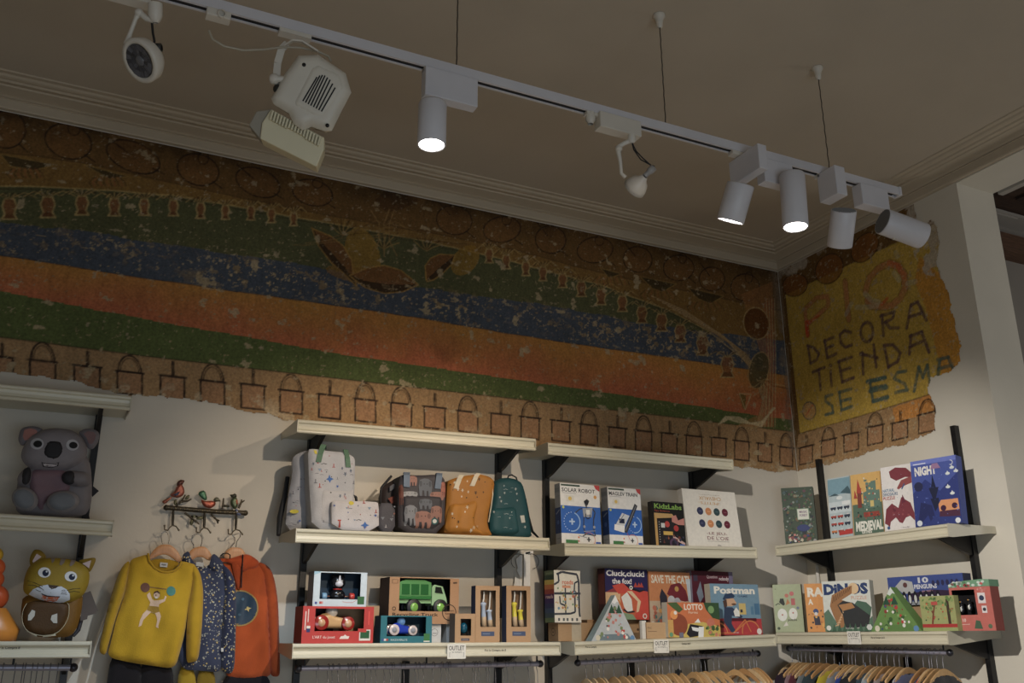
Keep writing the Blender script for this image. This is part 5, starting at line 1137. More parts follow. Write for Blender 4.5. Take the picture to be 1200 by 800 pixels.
# risers and truck carton
B = Box('riser_box', 'small white box under the truck carton with a round print', 'box', 'y', '2l', 0.20, (500, 731), (517, 731), 0.10, (196, 194, 190)); B.F.ring(0.55, 0.55, 0.22, 0.03, (120, 116, 112)); B.F.line([(0.4, 0.5), (0.7, 0.5)], 0.04, (120, 116, 112)); B.done(); zri = B.o.z+B.h
B = Box('riser_box', 'small grey box under the right end of the truck carton', 'box', 'y', '2l', 0.20, (523.5, 730.5), (534, 730.5), 0.10, (176, 176, 176), zb=None); B.done()
KR = (178, 128, 80)
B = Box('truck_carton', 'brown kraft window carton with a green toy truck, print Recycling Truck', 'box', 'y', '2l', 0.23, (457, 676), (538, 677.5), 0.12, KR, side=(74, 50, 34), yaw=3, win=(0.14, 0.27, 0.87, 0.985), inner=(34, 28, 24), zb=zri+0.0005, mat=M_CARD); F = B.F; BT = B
F.text('Recycling Truck', 0.05, 0.14, 0.70, 0.235, (64, 44, 30), 0.02); F.ring(0.86, 0.25, 0.10, 0.012, (64, 44, 30)); F.text('green', 0.79, 0.26, 0.93, 0.30, (64, 44, 30), 0.01); F.text('toys', 0.80, 0.19, 0.92, 0.245, (64, 44, 30), 0.01); F.rect(0.03, 0.86, 0.115, 0.95, (120, 84, 52)); F.rect(0.04, 0.87, 0.105, 0.94, KR); F.ring(0.07, 0.32, 0.022, 0.01, (64, 44, 30)); F.line([(0.91, 0.9), (0.97, 0.91)], 0.02, (80, 56, 38)); B.done()
# green truck
root = thing('toy_truck', 'green plastic toy recycling truck with black wheels inside the kraft carton', 'toy truck', tuple(B.P(0.5, 0.27, 0.05)))
def T3(x, y, z=0.04): return B.P(x, y, z)
r, n = B.r, B.n; GR = C(60, 150, 66); GL = C(136, 172, 122); wB, hB = B.w, B.h
def pane(part, pts, z, th, col, par=root, mat=M_GLOSS, bev=0.002):
    m = MB(col); m.prism([(p[0]*wB, p[1]*hB) for p in pts], B.o-n*z, r, Z_, n, -th/2, th/2); return m.make(part, mat, par, bevel=bev)
pane('hopper', [(0.16, 0.90), (0.24, 0.955), (0.52, 0.955), (0.615, 0.90), (0.615, 0.60), (0.16, 0.60)], 0.05, 0.07, C(92, 148, 86))
for x in (0.19, 0.325, 0.46): pane('side_panel', [(x, 0.63), (x+0.11, 0.63), (x+0.11, 0.86), (x, 0.86)], 0.0145, 0.004, C(40, 98, 48), bev=0)
pane('side_rail', [(0.145, 0.53), (0.60, 0.53), (0.62, 0.60), (0.145, 0.60)], 0.05, 0.084, C(50, 114, 56))
pane('chassis', [(0.15, 0.44), (0.62, 0.44), (0.62, 0.53), (0.15, 0.53)], 0.05, 0.06, GL)
pane('cab', [(0.62, 0.40), (0.80, 0.33), (0.85, 0.36), (0.84, 0.54), (0.78, 0.82), (0.66, 0.86), (0.62, 0.80)], 0.05, 0.075, C(152, 184, 138))
pane('cab_window', [(0.66, 0.68), (0.78, 0.66), (0.75, 0.80), (0.67, 0.81)], 0.0115, 0.003, C(30, 34, 30), bev=0)
for x in (0.36, 0.74):
    for z in (0.014, 0.086):
        m = MB(C(26, 26, 28)); c = T3(x, 0.36, z); cylx(m, c, n, 0.036, 0.02, C(26, 26, 28), 24); wo = m.make('wheel', M_BLACK, root)
        m = MB(C(120, 170, 70)); m.lathe(c+n*0.0101, n, [(0, 0.019), (0.003, 0.016), (0.003, 0.0001)], 18); m.make('hub', M_GLOSS, wo)
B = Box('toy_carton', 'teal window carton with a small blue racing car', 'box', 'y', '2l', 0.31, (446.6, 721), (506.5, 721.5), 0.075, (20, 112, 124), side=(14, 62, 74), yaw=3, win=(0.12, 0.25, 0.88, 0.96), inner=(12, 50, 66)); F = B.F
F.rect(0.84, 0.06, 0.96, 0.34, (50, 120, 60)); F.rect(0.84, 0.03, 0.96, 0.08, (200, 200, 190)); F.text('BUGATTI', 0.2, 0.08, 0.5, 0.15, (206, 216, 214), 0.01) if False else F.text('RACE & RALLYE', 0.2, 0.08, 0.52, 0.15, (206, 216, 214), 0.01); F.rect(0.03, 0.08, 0.07, 0.16, (60, 80, 150)); F.rect(0.07, 0.08, 0.11, 0.16, (214, 206, 200)); F.rect(0.11, 0.08, 0.15, 0.16, (190, 60, 50)); B.done()
toycar(B, 'small shiny blue toy racing car with white tyres in the teal carton', 0.46, 0.27, 0.132, (36, 62, 170), (206, 190, 186), (150, 150, 156), (96, 140, 190), 0.035)
B = Box('kraft_carton', 'small kraft window box holding a dark teal egg', 'box', 'y', '2l', 0.30, (533.5, 718.5), (557, 719), 0.06, (180, 138, 92), side=(92, 80, 74), yaw=3, win=(0.27, 0.24, 0.80, 0.82), inner=(70, 52, 38), mat=M_CARD); B.F.rect(0.3, 0.06, 0.72, 0.15, (84, 80, 90)); B.F.line([(0.36, 0.105), (0.66, 0.105)], 0.03, (140, 130, 130)); B.done()
m = MB(C(14, 76, 96)); c = B.P(0.53, 0.50, 0.024); m.ball(c, (0.0185, 0.0185, 0.0245), None, 20); tag(m.make('egg_toy', M_GLOSS, None, c-Z_*0.0245), 'dark teal wooden egg in the small kraft box', 'toy')
for TL, TR, colr, lab in (((557.5, 686), (585.5, 686.5), (170, 180, 196), 'pale blue'), ((593.5, 686), (621.5, 686.5), (224, 206, 60), 'yellow')):
    B = Box('kraft_carton', 'tall kraft window box holding two %s handled skipping rope grips' % lab, 'box', 'y', '2l', 0.27, TL, TR, 0.045, (180, 138, 92), side=(44, 50, 76), yaw=3, win=(0.2, 0.27, 0.84, 0.92), inner=(128, 96, 62), mat=M_CARD, group='tall kraft boxes with rope grips')
    B.F.rect(0.24, 0.11, 0.78, 0.19, (70, 84, 116)); B.F.line([(0.3, 0.15), (0.6, 0.15)], 0.025, (120, 136, 160)); B.done()
    root = thing('skipping_rope', 'white skipping rope with %s and wood grips in a tall kraft box' % lab, 'rope', tuple(B.P(0.5, 0.27, 0.03)))
    for x, top, lean in ((0.40, 0.71, 0.03), (0.65, 0.58, 0.04)):
        a = B.P(x+lean*1.3, 0.275, 0.02); b = B.P(x-lean*0.3, top, 0.02); ax = b-a; L = ax.length
        m = MB(C(206, 176, 140)); m.lathe(a, ax, [(0, 0.0001), (0, 0.0125), (L*0.4, 0.0115)], 14); gp = m.make('grip', M_WOOD, root)
        m = MB(C(*colr)); m.lathe(a, ax, [(L*0.4, 0.0116), (L*0.82, 0.0095), (L*0.90, 0.0150), (L*0.95, 0.0150), (L, 0.007), (L, 0.0001)], 16); m.make('painted_end', M_GLOSS, gp)
        m = MB(C(214, 210, 200)); m.tube([b, b+Z_*0.014+B.r*0.003, B.P(x+lean*1.2, 0.86, 0.022), B.P(x+lean*1.6, 0.90, 0.028)], 0.0035, 8); m.make('cord', M_FAB, root)
B = card('cardboard_box', 'thin brown carton glimpsed between the two tall kraft boxes', 'y', '2l', 0.2, (585.5, 724), (591, 724), 0.06); B.done()

# paper ornament on the wall between the units
o = on(1, -0.02, 618, 665)
root = thing('paper_ornament', 'white cut paper ornament with wire loops hanging behind the tall kraft boxes', 'ornament', tuple(o)); s_ = (o-CAM).dot(FW)/FPX
def q2(x, y): 
    p = on(1, -0.02, 570+x/5.714, 620+y/5.714); return (p.x-o.x, p.z-o.z)
PW = C(226, 224, 218)
for nm_, poly in (('paper_strip', [(196, 200), (238, 165), (238, 318), (225, 320), (200, 270), (210, 262)]), ('paper_strip', [(250, 155), (292, 150), (292, 380), (250, 380)]), ('paper_fold', [(192, 318), (236, 345), (236, 378), (184, 378)]), ('paper_tip', [(262, 148), (312, 148), (310, 158), (262, 168)])):
    m = MB(PW); m.prism([q2(*p) for p in poly], o, X_, Z_, -Y_, 0, 0.0015); m.make(nm_, M_PRINT, root)
for cx, cy, rr, a0, a1 in ((215, 215, 50, 60, 250), (300, 215, 50, -80, 120)):
    m = MB(C(70, 68, 66)); m.tube([Vector((o.x+q2(cx+rr*math.cos(math.radians(a)), cy-rr*math.sin(math.radians(a)))[0], -0.022, o.z+q2(cx, cy-rr*math.sin(math.radians(a)))[1])) for a in range(a0, a1, 15)], 0.0015, 6); m.make('wire_loop', M_BLACK, root)

# ---- unit 4: right wall
B = Box('forest_puzzle', 'chunky puzzle box printed with a dense green forest, in the corner', 'box', 'x', '4m', 0.275, (914.5, 570), (952, 571), 0.06, (52, 70, 50), side=(70, 74, 72), yaw=-48, lean=2, group=GB); F = B.F
scatter(F, 0, 0, 1, 1, [(50, 80, 46), (36, 60, 40), (80, 104, 62), (100, 60, 70), (110, 84, 50), (64, 90, 90), (30, 40, 48), (130, 140, 130)], 190, 0.02, 0.06, seed=21); F.disc(0.6, 0.28, 0.2, (34, 50, 110), ry=0.06); scatter(F, 0, 0, 1, 0.22, [(50, 64, 120), (200, 120, 110), (130, 60, 60), (190, 180, 150)], 26, 0.02, 0.06, seed=5)
F.rect(0.44, 0.42, 0.82, 0.62, (110, 140, 110)); F.rect(0.46, 0.43, 0.80, 0.61, (206, 206, 190)); F.text('MAGIC', 0.52, 0.54, 0.76, 0.58, (110, 60, 110), 0.02); F.text('FOREST', 0.52, 0.48, 0.76, 0.52, (110, 60, 110), 0.02); F.text('pups', 0.4, 0.82, 0.55, 0.86, (160, 180, 150)); F.disc(0.32, 0.06, 0.04, (206, 206, 200), n=14); F.disc(0.92, 0.06, 0.05, (150, 150, 150), n=14); scatter(B.L, 0, 0, 1, 1, [(60, 92, 58), (110, 70, 80), (80, 110, 110), (120, 110, 60)], 40, 0.06, 0.16, seed=9); B.done()
B = Box('vehicle_puzzle', 'slim pale blue puzzle box with rows of small red vehicles', 'box', 'x', '4m', 0.26, (966, 559.5), (992, 558), 0.045, (176, 192, 196), lean=4, group=GB, yaw=-84); F = B.F
F.rect(0, 0.72, 1, 0.98, (120, 160, 176)); F.poly([(0, 0.70), (0.3, 0.74), (0.5, 0.70)], (70, 96, 104)); F.poly([(0.55, 0.74), (0.9, 0.84), (1, 0.76), (1, 0.70)], (70, 100, 110)); F.disc(0.5, 0.66, 0.14, (214, 220, 220), ry=0.03); F.rect(0, 0.42, 1, 0.60, (196, 208, 212)); F.rect(0.6, 0.54, 0.95, 0.6, (222, 226, 226))
for y in (0.5, 0.36, 0.24, 0.12):
    for x in (0.2, 0.5, 0.8):
        c = RR.choice([(190, 60, 50), (176, 70, 60), (206, 120, 60), (60, 70, 90)]); F.rect(x-0.13, y-0.02, x+0.12, y+0.015, c); F.disc(x-0.07, y-0.025, 0.03, (40, 40, 46)); F.disc(x+0.06, y-0.025, 0.03, (40, 40, 46)); F.rect(x-0.02, y+0.015, x+0.08, y+0.035, (206, 206, 206))
F.poly([(0.4, 0.1), (1, 0.14), (1, 0.06), (0.4, 0.05)], (196, 50, 44)); B.done()
B = Box('castle_puzzle', 'yellow MEDIEVAL puzzle box with a red-roofed castle', 'box', 'x', '4m', 0.275, (992.5, 556), (1027, 551), 0.05, (214, 166, 76), lean=5, group=GB, yaw=-80); F = B.F
F.rect(0.02, 0, 1, 0.5, (84, 110, 92)); F.poly([(0.18, 0.68), (0.24, 0.92), (0.36, 0.68)], (176, 60, 46)); F.rect(0.2, 0.44, 0.34, 0.68, (130, 60, 50)); F.poly([(0.08, 0.6), (0.12, 0.74), (0.2, 0.6)], (176, 60, 46)); F.poly([(0.4, 0.42), (0.4, 0.68), (0.52, 0.7), (0.5, 0.84), (0.84, 0.86), (0.84, 0.7), (0.95, 0.7), (0.95, 0.42)], (96, 126, 112)); F.rect(0.45, 0.86, 0.55, 0.89, (96, 126, 112)); F.rect(0.62, 0.44, 0.74, 0.54, (206, 180, 96)); F.rect(0.38, 0.28, 0.9, 0.36, (150, 60, 48)); scatter(F, 0.3, 0.3, 0.95, 0.95, [(176, 70, 50), (222, 180, 90), (60, 90, 80), (210, 206, 190)], 34, 0.015, 0.035, seed=12); scatter(F, 0.05, 0.2, 1, 0.4, [(176, 70, 50), (60, 90, 80), (44, 60, 60)], 22, 0.015, 0.04, seed=13)
F.text('MEDIEVAL', 0.10, 0.06, 1.0, 0.22, (222, 220, 206), 0.05); F.text('times', 0.28, 0.02, 0.62, 0.09, (222, 220, 206), 0.02); B.done()
B = Box('dinosaur_puzzle', 'white puzzle box with two dark red dinosaurs', 'box', 'x', '4m', 0.285, (1027.5, 546), (1063, 543.5), 0.05, (218, 212, 208), lean=5, group=GB, yaw=-80); F = B.F
DR = (128, 50, 62)
F.poly([(0.28, 0.92), (0.5, 0.97), (0.85, 0.94), (1, 0.86), (1, 0.78), (0.8, 0.80), (0.5, 0.76), (0.32, 0.82)], DR); F.poly([(0.5, 0.64), (0.66, 0.76), (1, 0.80), (1, 0.7), (0.7, 0.66), (0.56, 0.62)], (150, 70, 70)); F.poly([(0.02, 0.12), (0.1, 0.34), (0.3, 0.42), (0.5, 0.34), (0.62, 0.50), (0.9, 0.40), (1, 0.24), (1, 0.12), (0.86, 0.2), (0.72, 0.18), (0.6, 0.10), (0.5, 0.12), (0.4, 0.2), (0.22, 0.14), (0.18, 0.06), (0.1, 0.1)], DR); F.poly([(0.62, 0.4), (0.66, 0.54), (0.76, 0.42)], (110, 40, 60)); scatter(F, 0.1, 0.16, 0.9, 0.38, [(150, 70, 76), (110, 40, 56)], 16, 0.02, 0.05, seed=14)
for k, (t_, c) in enumerate((('NATURAL', (90, 130, 160)), ('DINOSAURS', (80, 110, 140)), ('PUZZLE', (176, 80, 70)))): F.text(t_, 0.03, 0.60-k*0.06, 0.42 if k != 1 else 0.52, 0.65-k*0.06, c, 0.02)
F.line([(0.66, 0.62), (0.76, 0.7)], 0.04, (60, 90, 140)); F.disc(0.14, 0.05, 0.05, (60, 90, 140), n=16); F.text('londji', 0.6, 0.02, 0.8, 0.05, (110, 100, 110)); scatter(F, 0, 0, 1, 1, [(206, 130, 120), (150, 170, 190)], 18, 0.006, 0.012, seed=15); B.done()
B = Box('night_puzzle', 'tall blue NIGHT puzzle box with owls and a campfire tent', 'box', 'x', '4m', 0.30, (1062.5, 538.5), (1116, 534), 0.05, (66, 84, 160), lean=5, group=GB, yaw=-80); F = B.F
F.rect(0.0, 0.93, 1, 1, (100, 116, 196)); F.poly([(0, 0), (0, 0.5), (0.3, 0.7), (0.6, 0.5), (1, 0.74), (1, 0)], (44, 58, 126)); F.text('NIGHT', 0.08, 0.76, 0.56, 0.90, (216, 212, 206), 0.05); F.line([(0.06, 0.945), (0.34, 0.945)], 0.02, (206, 210, 226)); F.poly([(0.46, 0.2), (0.38, 0.4), (0.43, 0.4), (0.36, 0.56), (0.42, 0.56), (0.46, 0.76), (0.52, 0.56), (0.58, 0.56), (0.5, 0.4), (0.56, 0.4), (0.56, 0.3)], (30, 36, 66)); F.poly([(0.08, 0.1), (0.16, 0.36), (0.4, 0.3), (0.44, 0.14), (0.34, 0.06), (0.3, 0.16), (0.16, 0.06)], (36, 44, 96)); F.disc(0.14, 0.6, 0.1, (40, 44, 80))
F.poly([(0.54, 0.30), (0.6, 0.36), (0.96, 0.36), (0.98, 0.14), (0.56, 0.12)], (216, 140, 80)); F.disc(0.64, 0.24, 0.06, (64, 30, 60)); F.disc(0.88, 0.26, 0.06, (64, 30, 60)); F.poly([(0.54, 0.12), (0.56, 0.2), (0.98, 0.2), (0.98, 0.1)], (80, 40, 66)); F.ring(0.88, 0.90, 0.045, 0.014, (206, 210, 220), -120, 100)
for x, y in ((0.8, 0.74), (0.9, 0.82), (0.78, 0.54), (0.86, 0.44), (0.98, 0.76)): F.disc(x, y, 0.05, (196, 204, 206), ry=0.022); F.poly([(x-0.03, y), (x, y+0.045), (x+0.03, y)], (206, 210, 210))
F.poly([(0.44, 0.84), (0.48, 0.92), (0.6, 0.92), (0.66, 0.84)], (150, 110, 150)); F.disc(0.1, 0.05, 0.06, (200, 206, 214), n=16); F.disc(0.92, 0.04, 0.055, (214, 216, 220), n=16); scatter(F, 0, 0, 1, 0.9, [(90, 110, 190), (50, 70, 140), (110, 120, 180)], 34, 0.008, 0.02, seed=16); B.done()
# lower right shelf
B = Box('cover_puzzle', 'plain olive box edge behind the pale green puzzle', 'box', 'x', '4l', 0.29, (892, 694), (899, 695), 0.04, (120, 112, 92), yaw=-60, group=GB); B.done()
B = Box('poo_puzzle', 'pale green puzzle box with two white zeros and tiny figures', 'box', 'x', '4l', 0.31, (904.5, 685), (937.5, 683.5), 0.05, (166, 176, 136), side=(104, 104, 84), yaw=-52, lean=2, group=GB); F = B.F
F.disc(0.28, 0.36, 0.17, (222, 222, 212), ry=0.13, n=24); F.disc(0.66, 0.38, 0.15, (222, 222, 212), ry=0.12, n=24); F.disc(0.28, 0.36, 0.03, (190, 110, 90)); F.disc(0.66, 0.4, 0.03, (190, 110, 90)); F.poly([(0.2, 0.62), (0.24, 0.70), (0.36, 0.70), (0.4, 0.58), (0.34, 0.55)], (46, 50, 46)); F.line([(0.06, 0.56), (0.16, 0.6), (0.22, 0.58)], 0.025, (46, 50, 46)); F.disc(0.48, 0.76, 0.07, (196, 110, 90)); F.disc(0.66, 0.80, 0.08, (200, 100, 100)); F.poly([(0.42, 0.56), (0.5, 0.7), (0.58, 0.6)], (190, 120, 60)); F.disc(0.84, 0.5, 0.05, (110, 120, 150)); F.rect(0.62, 0.56, 0.76, 0.7, (190, 90, 90)); F.text('puzzle', 0.46, 0.22, 0.78, 0.28, (60, 56, 46), 0.02); F.poly([(0.28, 0.12), (0.4, 0.22), (0.46, 0.14)], (214, 206, 196)); F.disc(0.12, 0.08, 0.05, (70, 84, 60), n=14); F.disc(0.1, 0.9, 0.02, (130, 140, 100)); B.done()
B = Box('race_game', 'orange RACE game box half hidden by the dinosaur puzzle', 'box', 'x', '4l', 0.315, (941.5, 684), (964, 683), 0.05, (216, 140, 40), side=(196, 110, 30), yaw=-55, lean=2, group=GB); F = B.F
F.text('RA', 0.14, 0.72, 0.97, 0.92, (226, 216, 196), 0.05); F.text('A', 0.14, 0.56, 0.40, 0.68, (226, 216, 196), 0.04); F.disc(0.5, 0.42, 0.14, (60, 80, 130)); F.disc(0.5, 0.37, 0.09, (214, 206, 200)); F.poly([(0.36, 0.32), (0.66, 0.32), (0.7, 0.14), (0.4, 0.14)], (50, 52, 70)); scatter(F, 0.04, 0.02, 0.98, 0.5, [(190, 110, 30), (60, 60, 60), (226, 170, 60)], 16, 0.03, 0.07, seed=17); B.L.text('R', 0.2, 0.8, 0.8, 0.92, (220, 200, 170)); B.done()
B = Box('dinos_puzzle', 'large white DINOS puzzle box with a striped brown dinosaur', 'box', 'x', '4l', 0.335, (961.5, 682), (1017, 678), 0.05, (206, 208, 198), yaw=-68, lean=3, group=GB); F = B.F
F.text('DiNOS', 0.03, 0.72, 0.96, 0.95, (38, 62, 110), 0.06); F.disc(0.66, 0.84, 0.11, (216, 180, 130), n=20); F.text('PUZZLE', 0.6, 0.62, 0.92, 0.69, (206, 150, 120), 0.01)
F.poly([(0, 0), (0, 0.36), (0.1, 0.44), (0.3, 0.1), (0.7, 0.06), (0.9, 0.2), (1, 0.3), (1, 0)], (88, 120, 96)); F.poly([(0.6, 0.46), (0.72, 0.60), (0.9, 0.56), (1, 0.46), (0.96, 0.3), (0.7, 0.34)], (70, 104, 84)); F.poly([(0.14, 0.5), (0.2, 0.72), (0.5, 0.86), (0.64, 0.9), (0.62, 0.74), (0.4, 0.62), (0.62, 0.54), (0.7, 0.42), (0.5, 0.42), (0.42, 0.3), (0.44, 0.1), (0.3, 0.06), (0.2, 0.3)], (160, 108, 56)); F.poly([(0.3, 0.52), (0.42, 0.6), (0.62, 0.56), (0.96, 0.3), (0.9, 0.1), (0.42, 0.04), (0.4, 0.3)], (48, 50, 52)); F.poly([(0.32, 0.52), (0.6, 0.56), (0.66, 0.46), (0.4, 0.40)], (176, 120, 60))
for k in range(9): F.line([(0.2+k*0.045, 0.56+k*0.028), (0.24+k*0.045, 0.70+k*0.022)], 0.014, (96, 60, 34))
for k in range(6): F.poly([(0.2+k*0.04, 0.10+k*0.05), (0.32+k*0.02, 0.12+k*0.05), (0.3+k*0.02, 0.16+k*0.05)], (206, 160, 110))
for k in range(9): a = 0.04+k*0.11; F.poly([(a, 0), (a+0.05, 0.16), (a+0.09, 0)], (60, 96, 72))
F.disc(0.08, 0.07, 0.05, (216, 216, 206), n=16); F.disc(0.92, 0.08, 0.06, (206, 210, 206), n=6); F.text('londji', 0.44, 0.04, 0.6, 0.08, (206, 206, 200)); B.done()
B = card('cardboard_box', 'brown carton under the ten penguins puzzle on the right wall', 'x', '4l', 0.20, (1048, 711), (1118, 706), 0.16); zp = B.o.z+B.h; B.done()
B = Box('penguin_puzzle', 'wide blue 10 PENGUINS puzzle box raised behind the green pyramid', 'box', 'x', '4l', 0.23, (1039.5, 677), (1127.5, 670.5), 0.06, (60, 80, 150), side=(24, 34, 70), yaw=-86, zb=zp+0.0005, group=GB); F = B.F
F.poly([(0.1, 0.66), (0.2, 0.9), (0.34, 0.8), (0.36, 0.4), (0.2, 0.4)], (176, 176, 176)); F.disc(0.24, 0.7, 0.03, (100, 60, 60)); F.rect(0, 0, 1, 0.12, (150, 156, 166)); F.poly([(0.3, 0.4), (0.6, 0.5), (1, 0.4), (1, 0.16), (0.3, 0.16)], (60, 40, 70)); F.text('10', 0.42, 0.74, 0.56, 0.94, (206, 206, 214), 0.04); F.text('PENGUINS', 0.36, 0.54, 0.66, 0.70, (206, 206, 214), 0.04); F.text('puzzle', 0.46, 0.42, 0.6, 0.50, (190, 140, 150), 0.02)
for k in range(9): x = 0.06+k*0.075; F.disc(x, 0.24, 0.03, (34, 32, 44), ry=0.24); F.disc(x, 0.2, 0.018, (206, 206, 206), ry=0.15)
for k in range(6): F.disc(0.62+k*0.06, 0.72, 0.02, (50, 50, 90), ry=0.1)
B.done()
pyramid('green meadow pyramid box with red mushrooms at the foot of the penguin puzzle', 'x', '4l', 0.345, (1043, 687.5), (1020.5, 737), (1080, 735), 0.07, [(104, 138, 76), (84, 110, 60), (90, 130, 60), (190, 50, 44), (60, 96, 50), (220, 216, 206), (150, 60, 50), (130, 170, 90), (60, 80, 130)], 31, (206, 216, 206), -84)
B = Box('house_toy_box', 'pink house shaped toy box with green roof and black window of penguins', 'box', 'x', '4l', 0.31, (1112, 692), (1159, 683), 0.07, (196, 96, 84), side=(150, 70, 60), yaw=-82, win=(0.06, 0.36, 0.62, 0.94), inner=(22, 20, 24)); F = B.F
F.rect(0.68, 0.62, 0.86, 0.86, (216, 206, 206)); F.disc(0.77, 0.74, 0.06, (50, 60, 90)); F.rect(0.74, 0.40, 0.86, 0.56, (216, 206, 206)); F.disc(0.8, 0.48, 0.04, (60, 60, 70)); F.poly([(0.5, 0.05), (0.56, 0.24), (0.66, 0.22), (0.7, 0.04)], (70, 96, 70)); F.text('10', 0.24, 0.2, 0.32, 0.28, (226, 200, 190), 0.02); F.line([(0.16, 0.14), (0.4, 0.15)], 0.01, (226, 190, 180)); F.disc(0.88, 0.1, 0.05, (90, 110, 80)); scatter(F, 0.62, 0.86, 1, 1, [(196, 110, 100), (214, 150, 140)], 8, 0.02, 0.05, seed=18); B.done()
HB = B
m = MB(C(110, 150, 120)); ro = HB.P(0, 1, 0); w = HB.w
pts = [(-0.30*w, 0.0), (-0.1*w, 0.022), (w*0.3, 0.034), (w*0.7, 0.04), (w*1.0, 0.036), (w*1.02, 0.0)]
m.prism([(-0.02*w, 0.0005), (0.06*w, 0.02), (w*0.4, 0.028), (w*0.8, 0.032), (w*1.0, 0.03), (w*1.0, 0.0005)], HB.o+HB.u*HB.h, HB.r, Z_, -HB.n, 0, 0.078); m.make('roof', M_PRINT, HB.root)
q = random.Random(4); m = MB(C(110, 150, 120))
for k in range(26): x = q.uniform(0.03, 0.95)*w; m.prism(ell(x, q.uniform(0.004, 0.022), 0.008, 0.006, 8), HB.o+HB.u*HB.h, HB.r, Z_, HB.n, 0, 0.0012, C(*q.choice([(84, 130, 96), (140, 176, 150), (196, 206, 196), (190, 90, 90)])))
m.make('roof_foliage', M_PRINT, HB.root)
for k, (x, y, b) in enumerate(((0.2, 0.40, (216, 214, 206)), (0.40, 0.44, (216, 214, 206)), (0.10, 0.42, (40, 110, 150)))):
    c = HB.P(x, y, 0.02); m = MB(C(34, 34, 38)); m.ball(c+Z_*0.022, (0.011, 0.011, 0.024), None, 14); m.ball(c+Z_*0.050, 0.009, None, 12); m.ball(c+Z_*0.02+HB.n*0.005, (0.007, 0.007, 0.015), C(*b), 10)
    m.ball(c+Z_*0.05+HB.n*0.008, 0.003, C(216, 150, 50), 6); tag(m.make('penguin_figure', M_GLOSS, None, c-Z_*0.002), ['white bellied penguin figure at the middle of the house box window', 'white bellied penguin figure at the right of the house box window', 'blue bellied penguin figure at the left of the house box window'][k], 'toy', 'penguins in the house box')
B = Box('mushroom_game', 'wide yellow-green tree game box with a red strip, front of the lower right shelf', 'box', 'x', '4l', 0.358, (1077, 699.5), (1117, 696.5), 0.035, (156, 160, 92), yaw=-84, group=GB); F = B.F
F.rect(0, 0.1, 1, 0.2, (176, 40, 34)); F.rect(0, 0, 1, 0.1, (150, 160, 90)); F.line([(0.3, 0.2), (0.36, 0.5), (0.22, 0.8)], 0.05, (120, 60, 40)); F.line([(0.36, 0.5), (0.46, 0.86)], 0.04, (120, 60, 40)); F.rect(0.76, 0.2, 0.84, 0.9, (70, 52, 40)); scatter(F, 0, 0.5, 1, 1, [(96, 130, 60), (130, 150, 80), (80, 110, 56)], 30, 0.03, 0.07, seed=19); scatter(F, 0.1, 0.25, 0.95, 0.9, [(190, 60, 50), (214, 130, 60), (176, 40, 40), (60, 80, 60)], 26, 0.012, 0.03, seed=20); F.rect(0.34, 0.74, 0.52, 0.84, (190, 70, 60)); B.done()

# ================================================================== bags
class Bill:
    """upright working plane parallel to the back wall at distance d; photo points become (x, z)"""
    def __init__(s, d, dz=0.0): s.d = d; s.o = Vector((0, -d, 0)); s.r, s.u, s.n = X_, Z_, -Y_
    def p(s, L): return [(lambda q: (q.x, q.z))(on(1, -s.d, *a)) for a in L]
    def P(s, u, v, off=0.0): q = on(1, -s.d, u, v); return Vector((q.x, -s.d-off, q.z))
def c5(ox, oy, k):
    return lambda L: [(ox+x/k, oy+y/k) for x, y in L]
def puffpart(name, par, B, L, col, tf, tb, er=0.03, off=0.0, step=0.012, mat=None, wr=0.0, wsc=12, flat=0.0, smooth=True, colf=None, hfun=None):
    m = MB(C(*col)); P = B.p(L)
    if smooth: P = chaikin(P)
    h = m.puff(P, B.o+B.n*off, B.r, B.u, B.n, tf, tb, er=er, step=step, wr=wr, wsc=wsc, flat=flat, colf=colf, hfun=hfun)
    ob = m.make(name, mat or M_NYLON, par); return ob, (lambda x, y: h(x, y)+off)
def chaikin(P, it=2):
    P = [tuple(p) for p in P]
    for _ in range(it):
        Q = []
        for i in range(len(P)):
            a, b = P[i], P[(i+1) % len(P)]
            Q += [(0.78*a[0]+0.22*b[0], 0.78*a[1]+0.22*b[1]), (0.22*a[0]+0.78*b[0], 0.22*a[1]+0.78*b[1])]
        P = Q
    return P
def shortp(P, t): return P
def decalpart(name, par, B, items, hf, mat=None, off=0.0012):
    """items: (photo polygon, colour)"""
    m = MB()
    for k, (L, col) in enumerate(items):
        P = B.p(L); m.decal(P, B.o, B.r, B.u, B.n, off+k*0.00005, C(*col), hf)
    return m.make(name, mat or M_NYLON, par)
def px_ell(cx, cy, rx, ry, rot=0, n=18): return ell(cx, cy, rx, ry, n, rot)

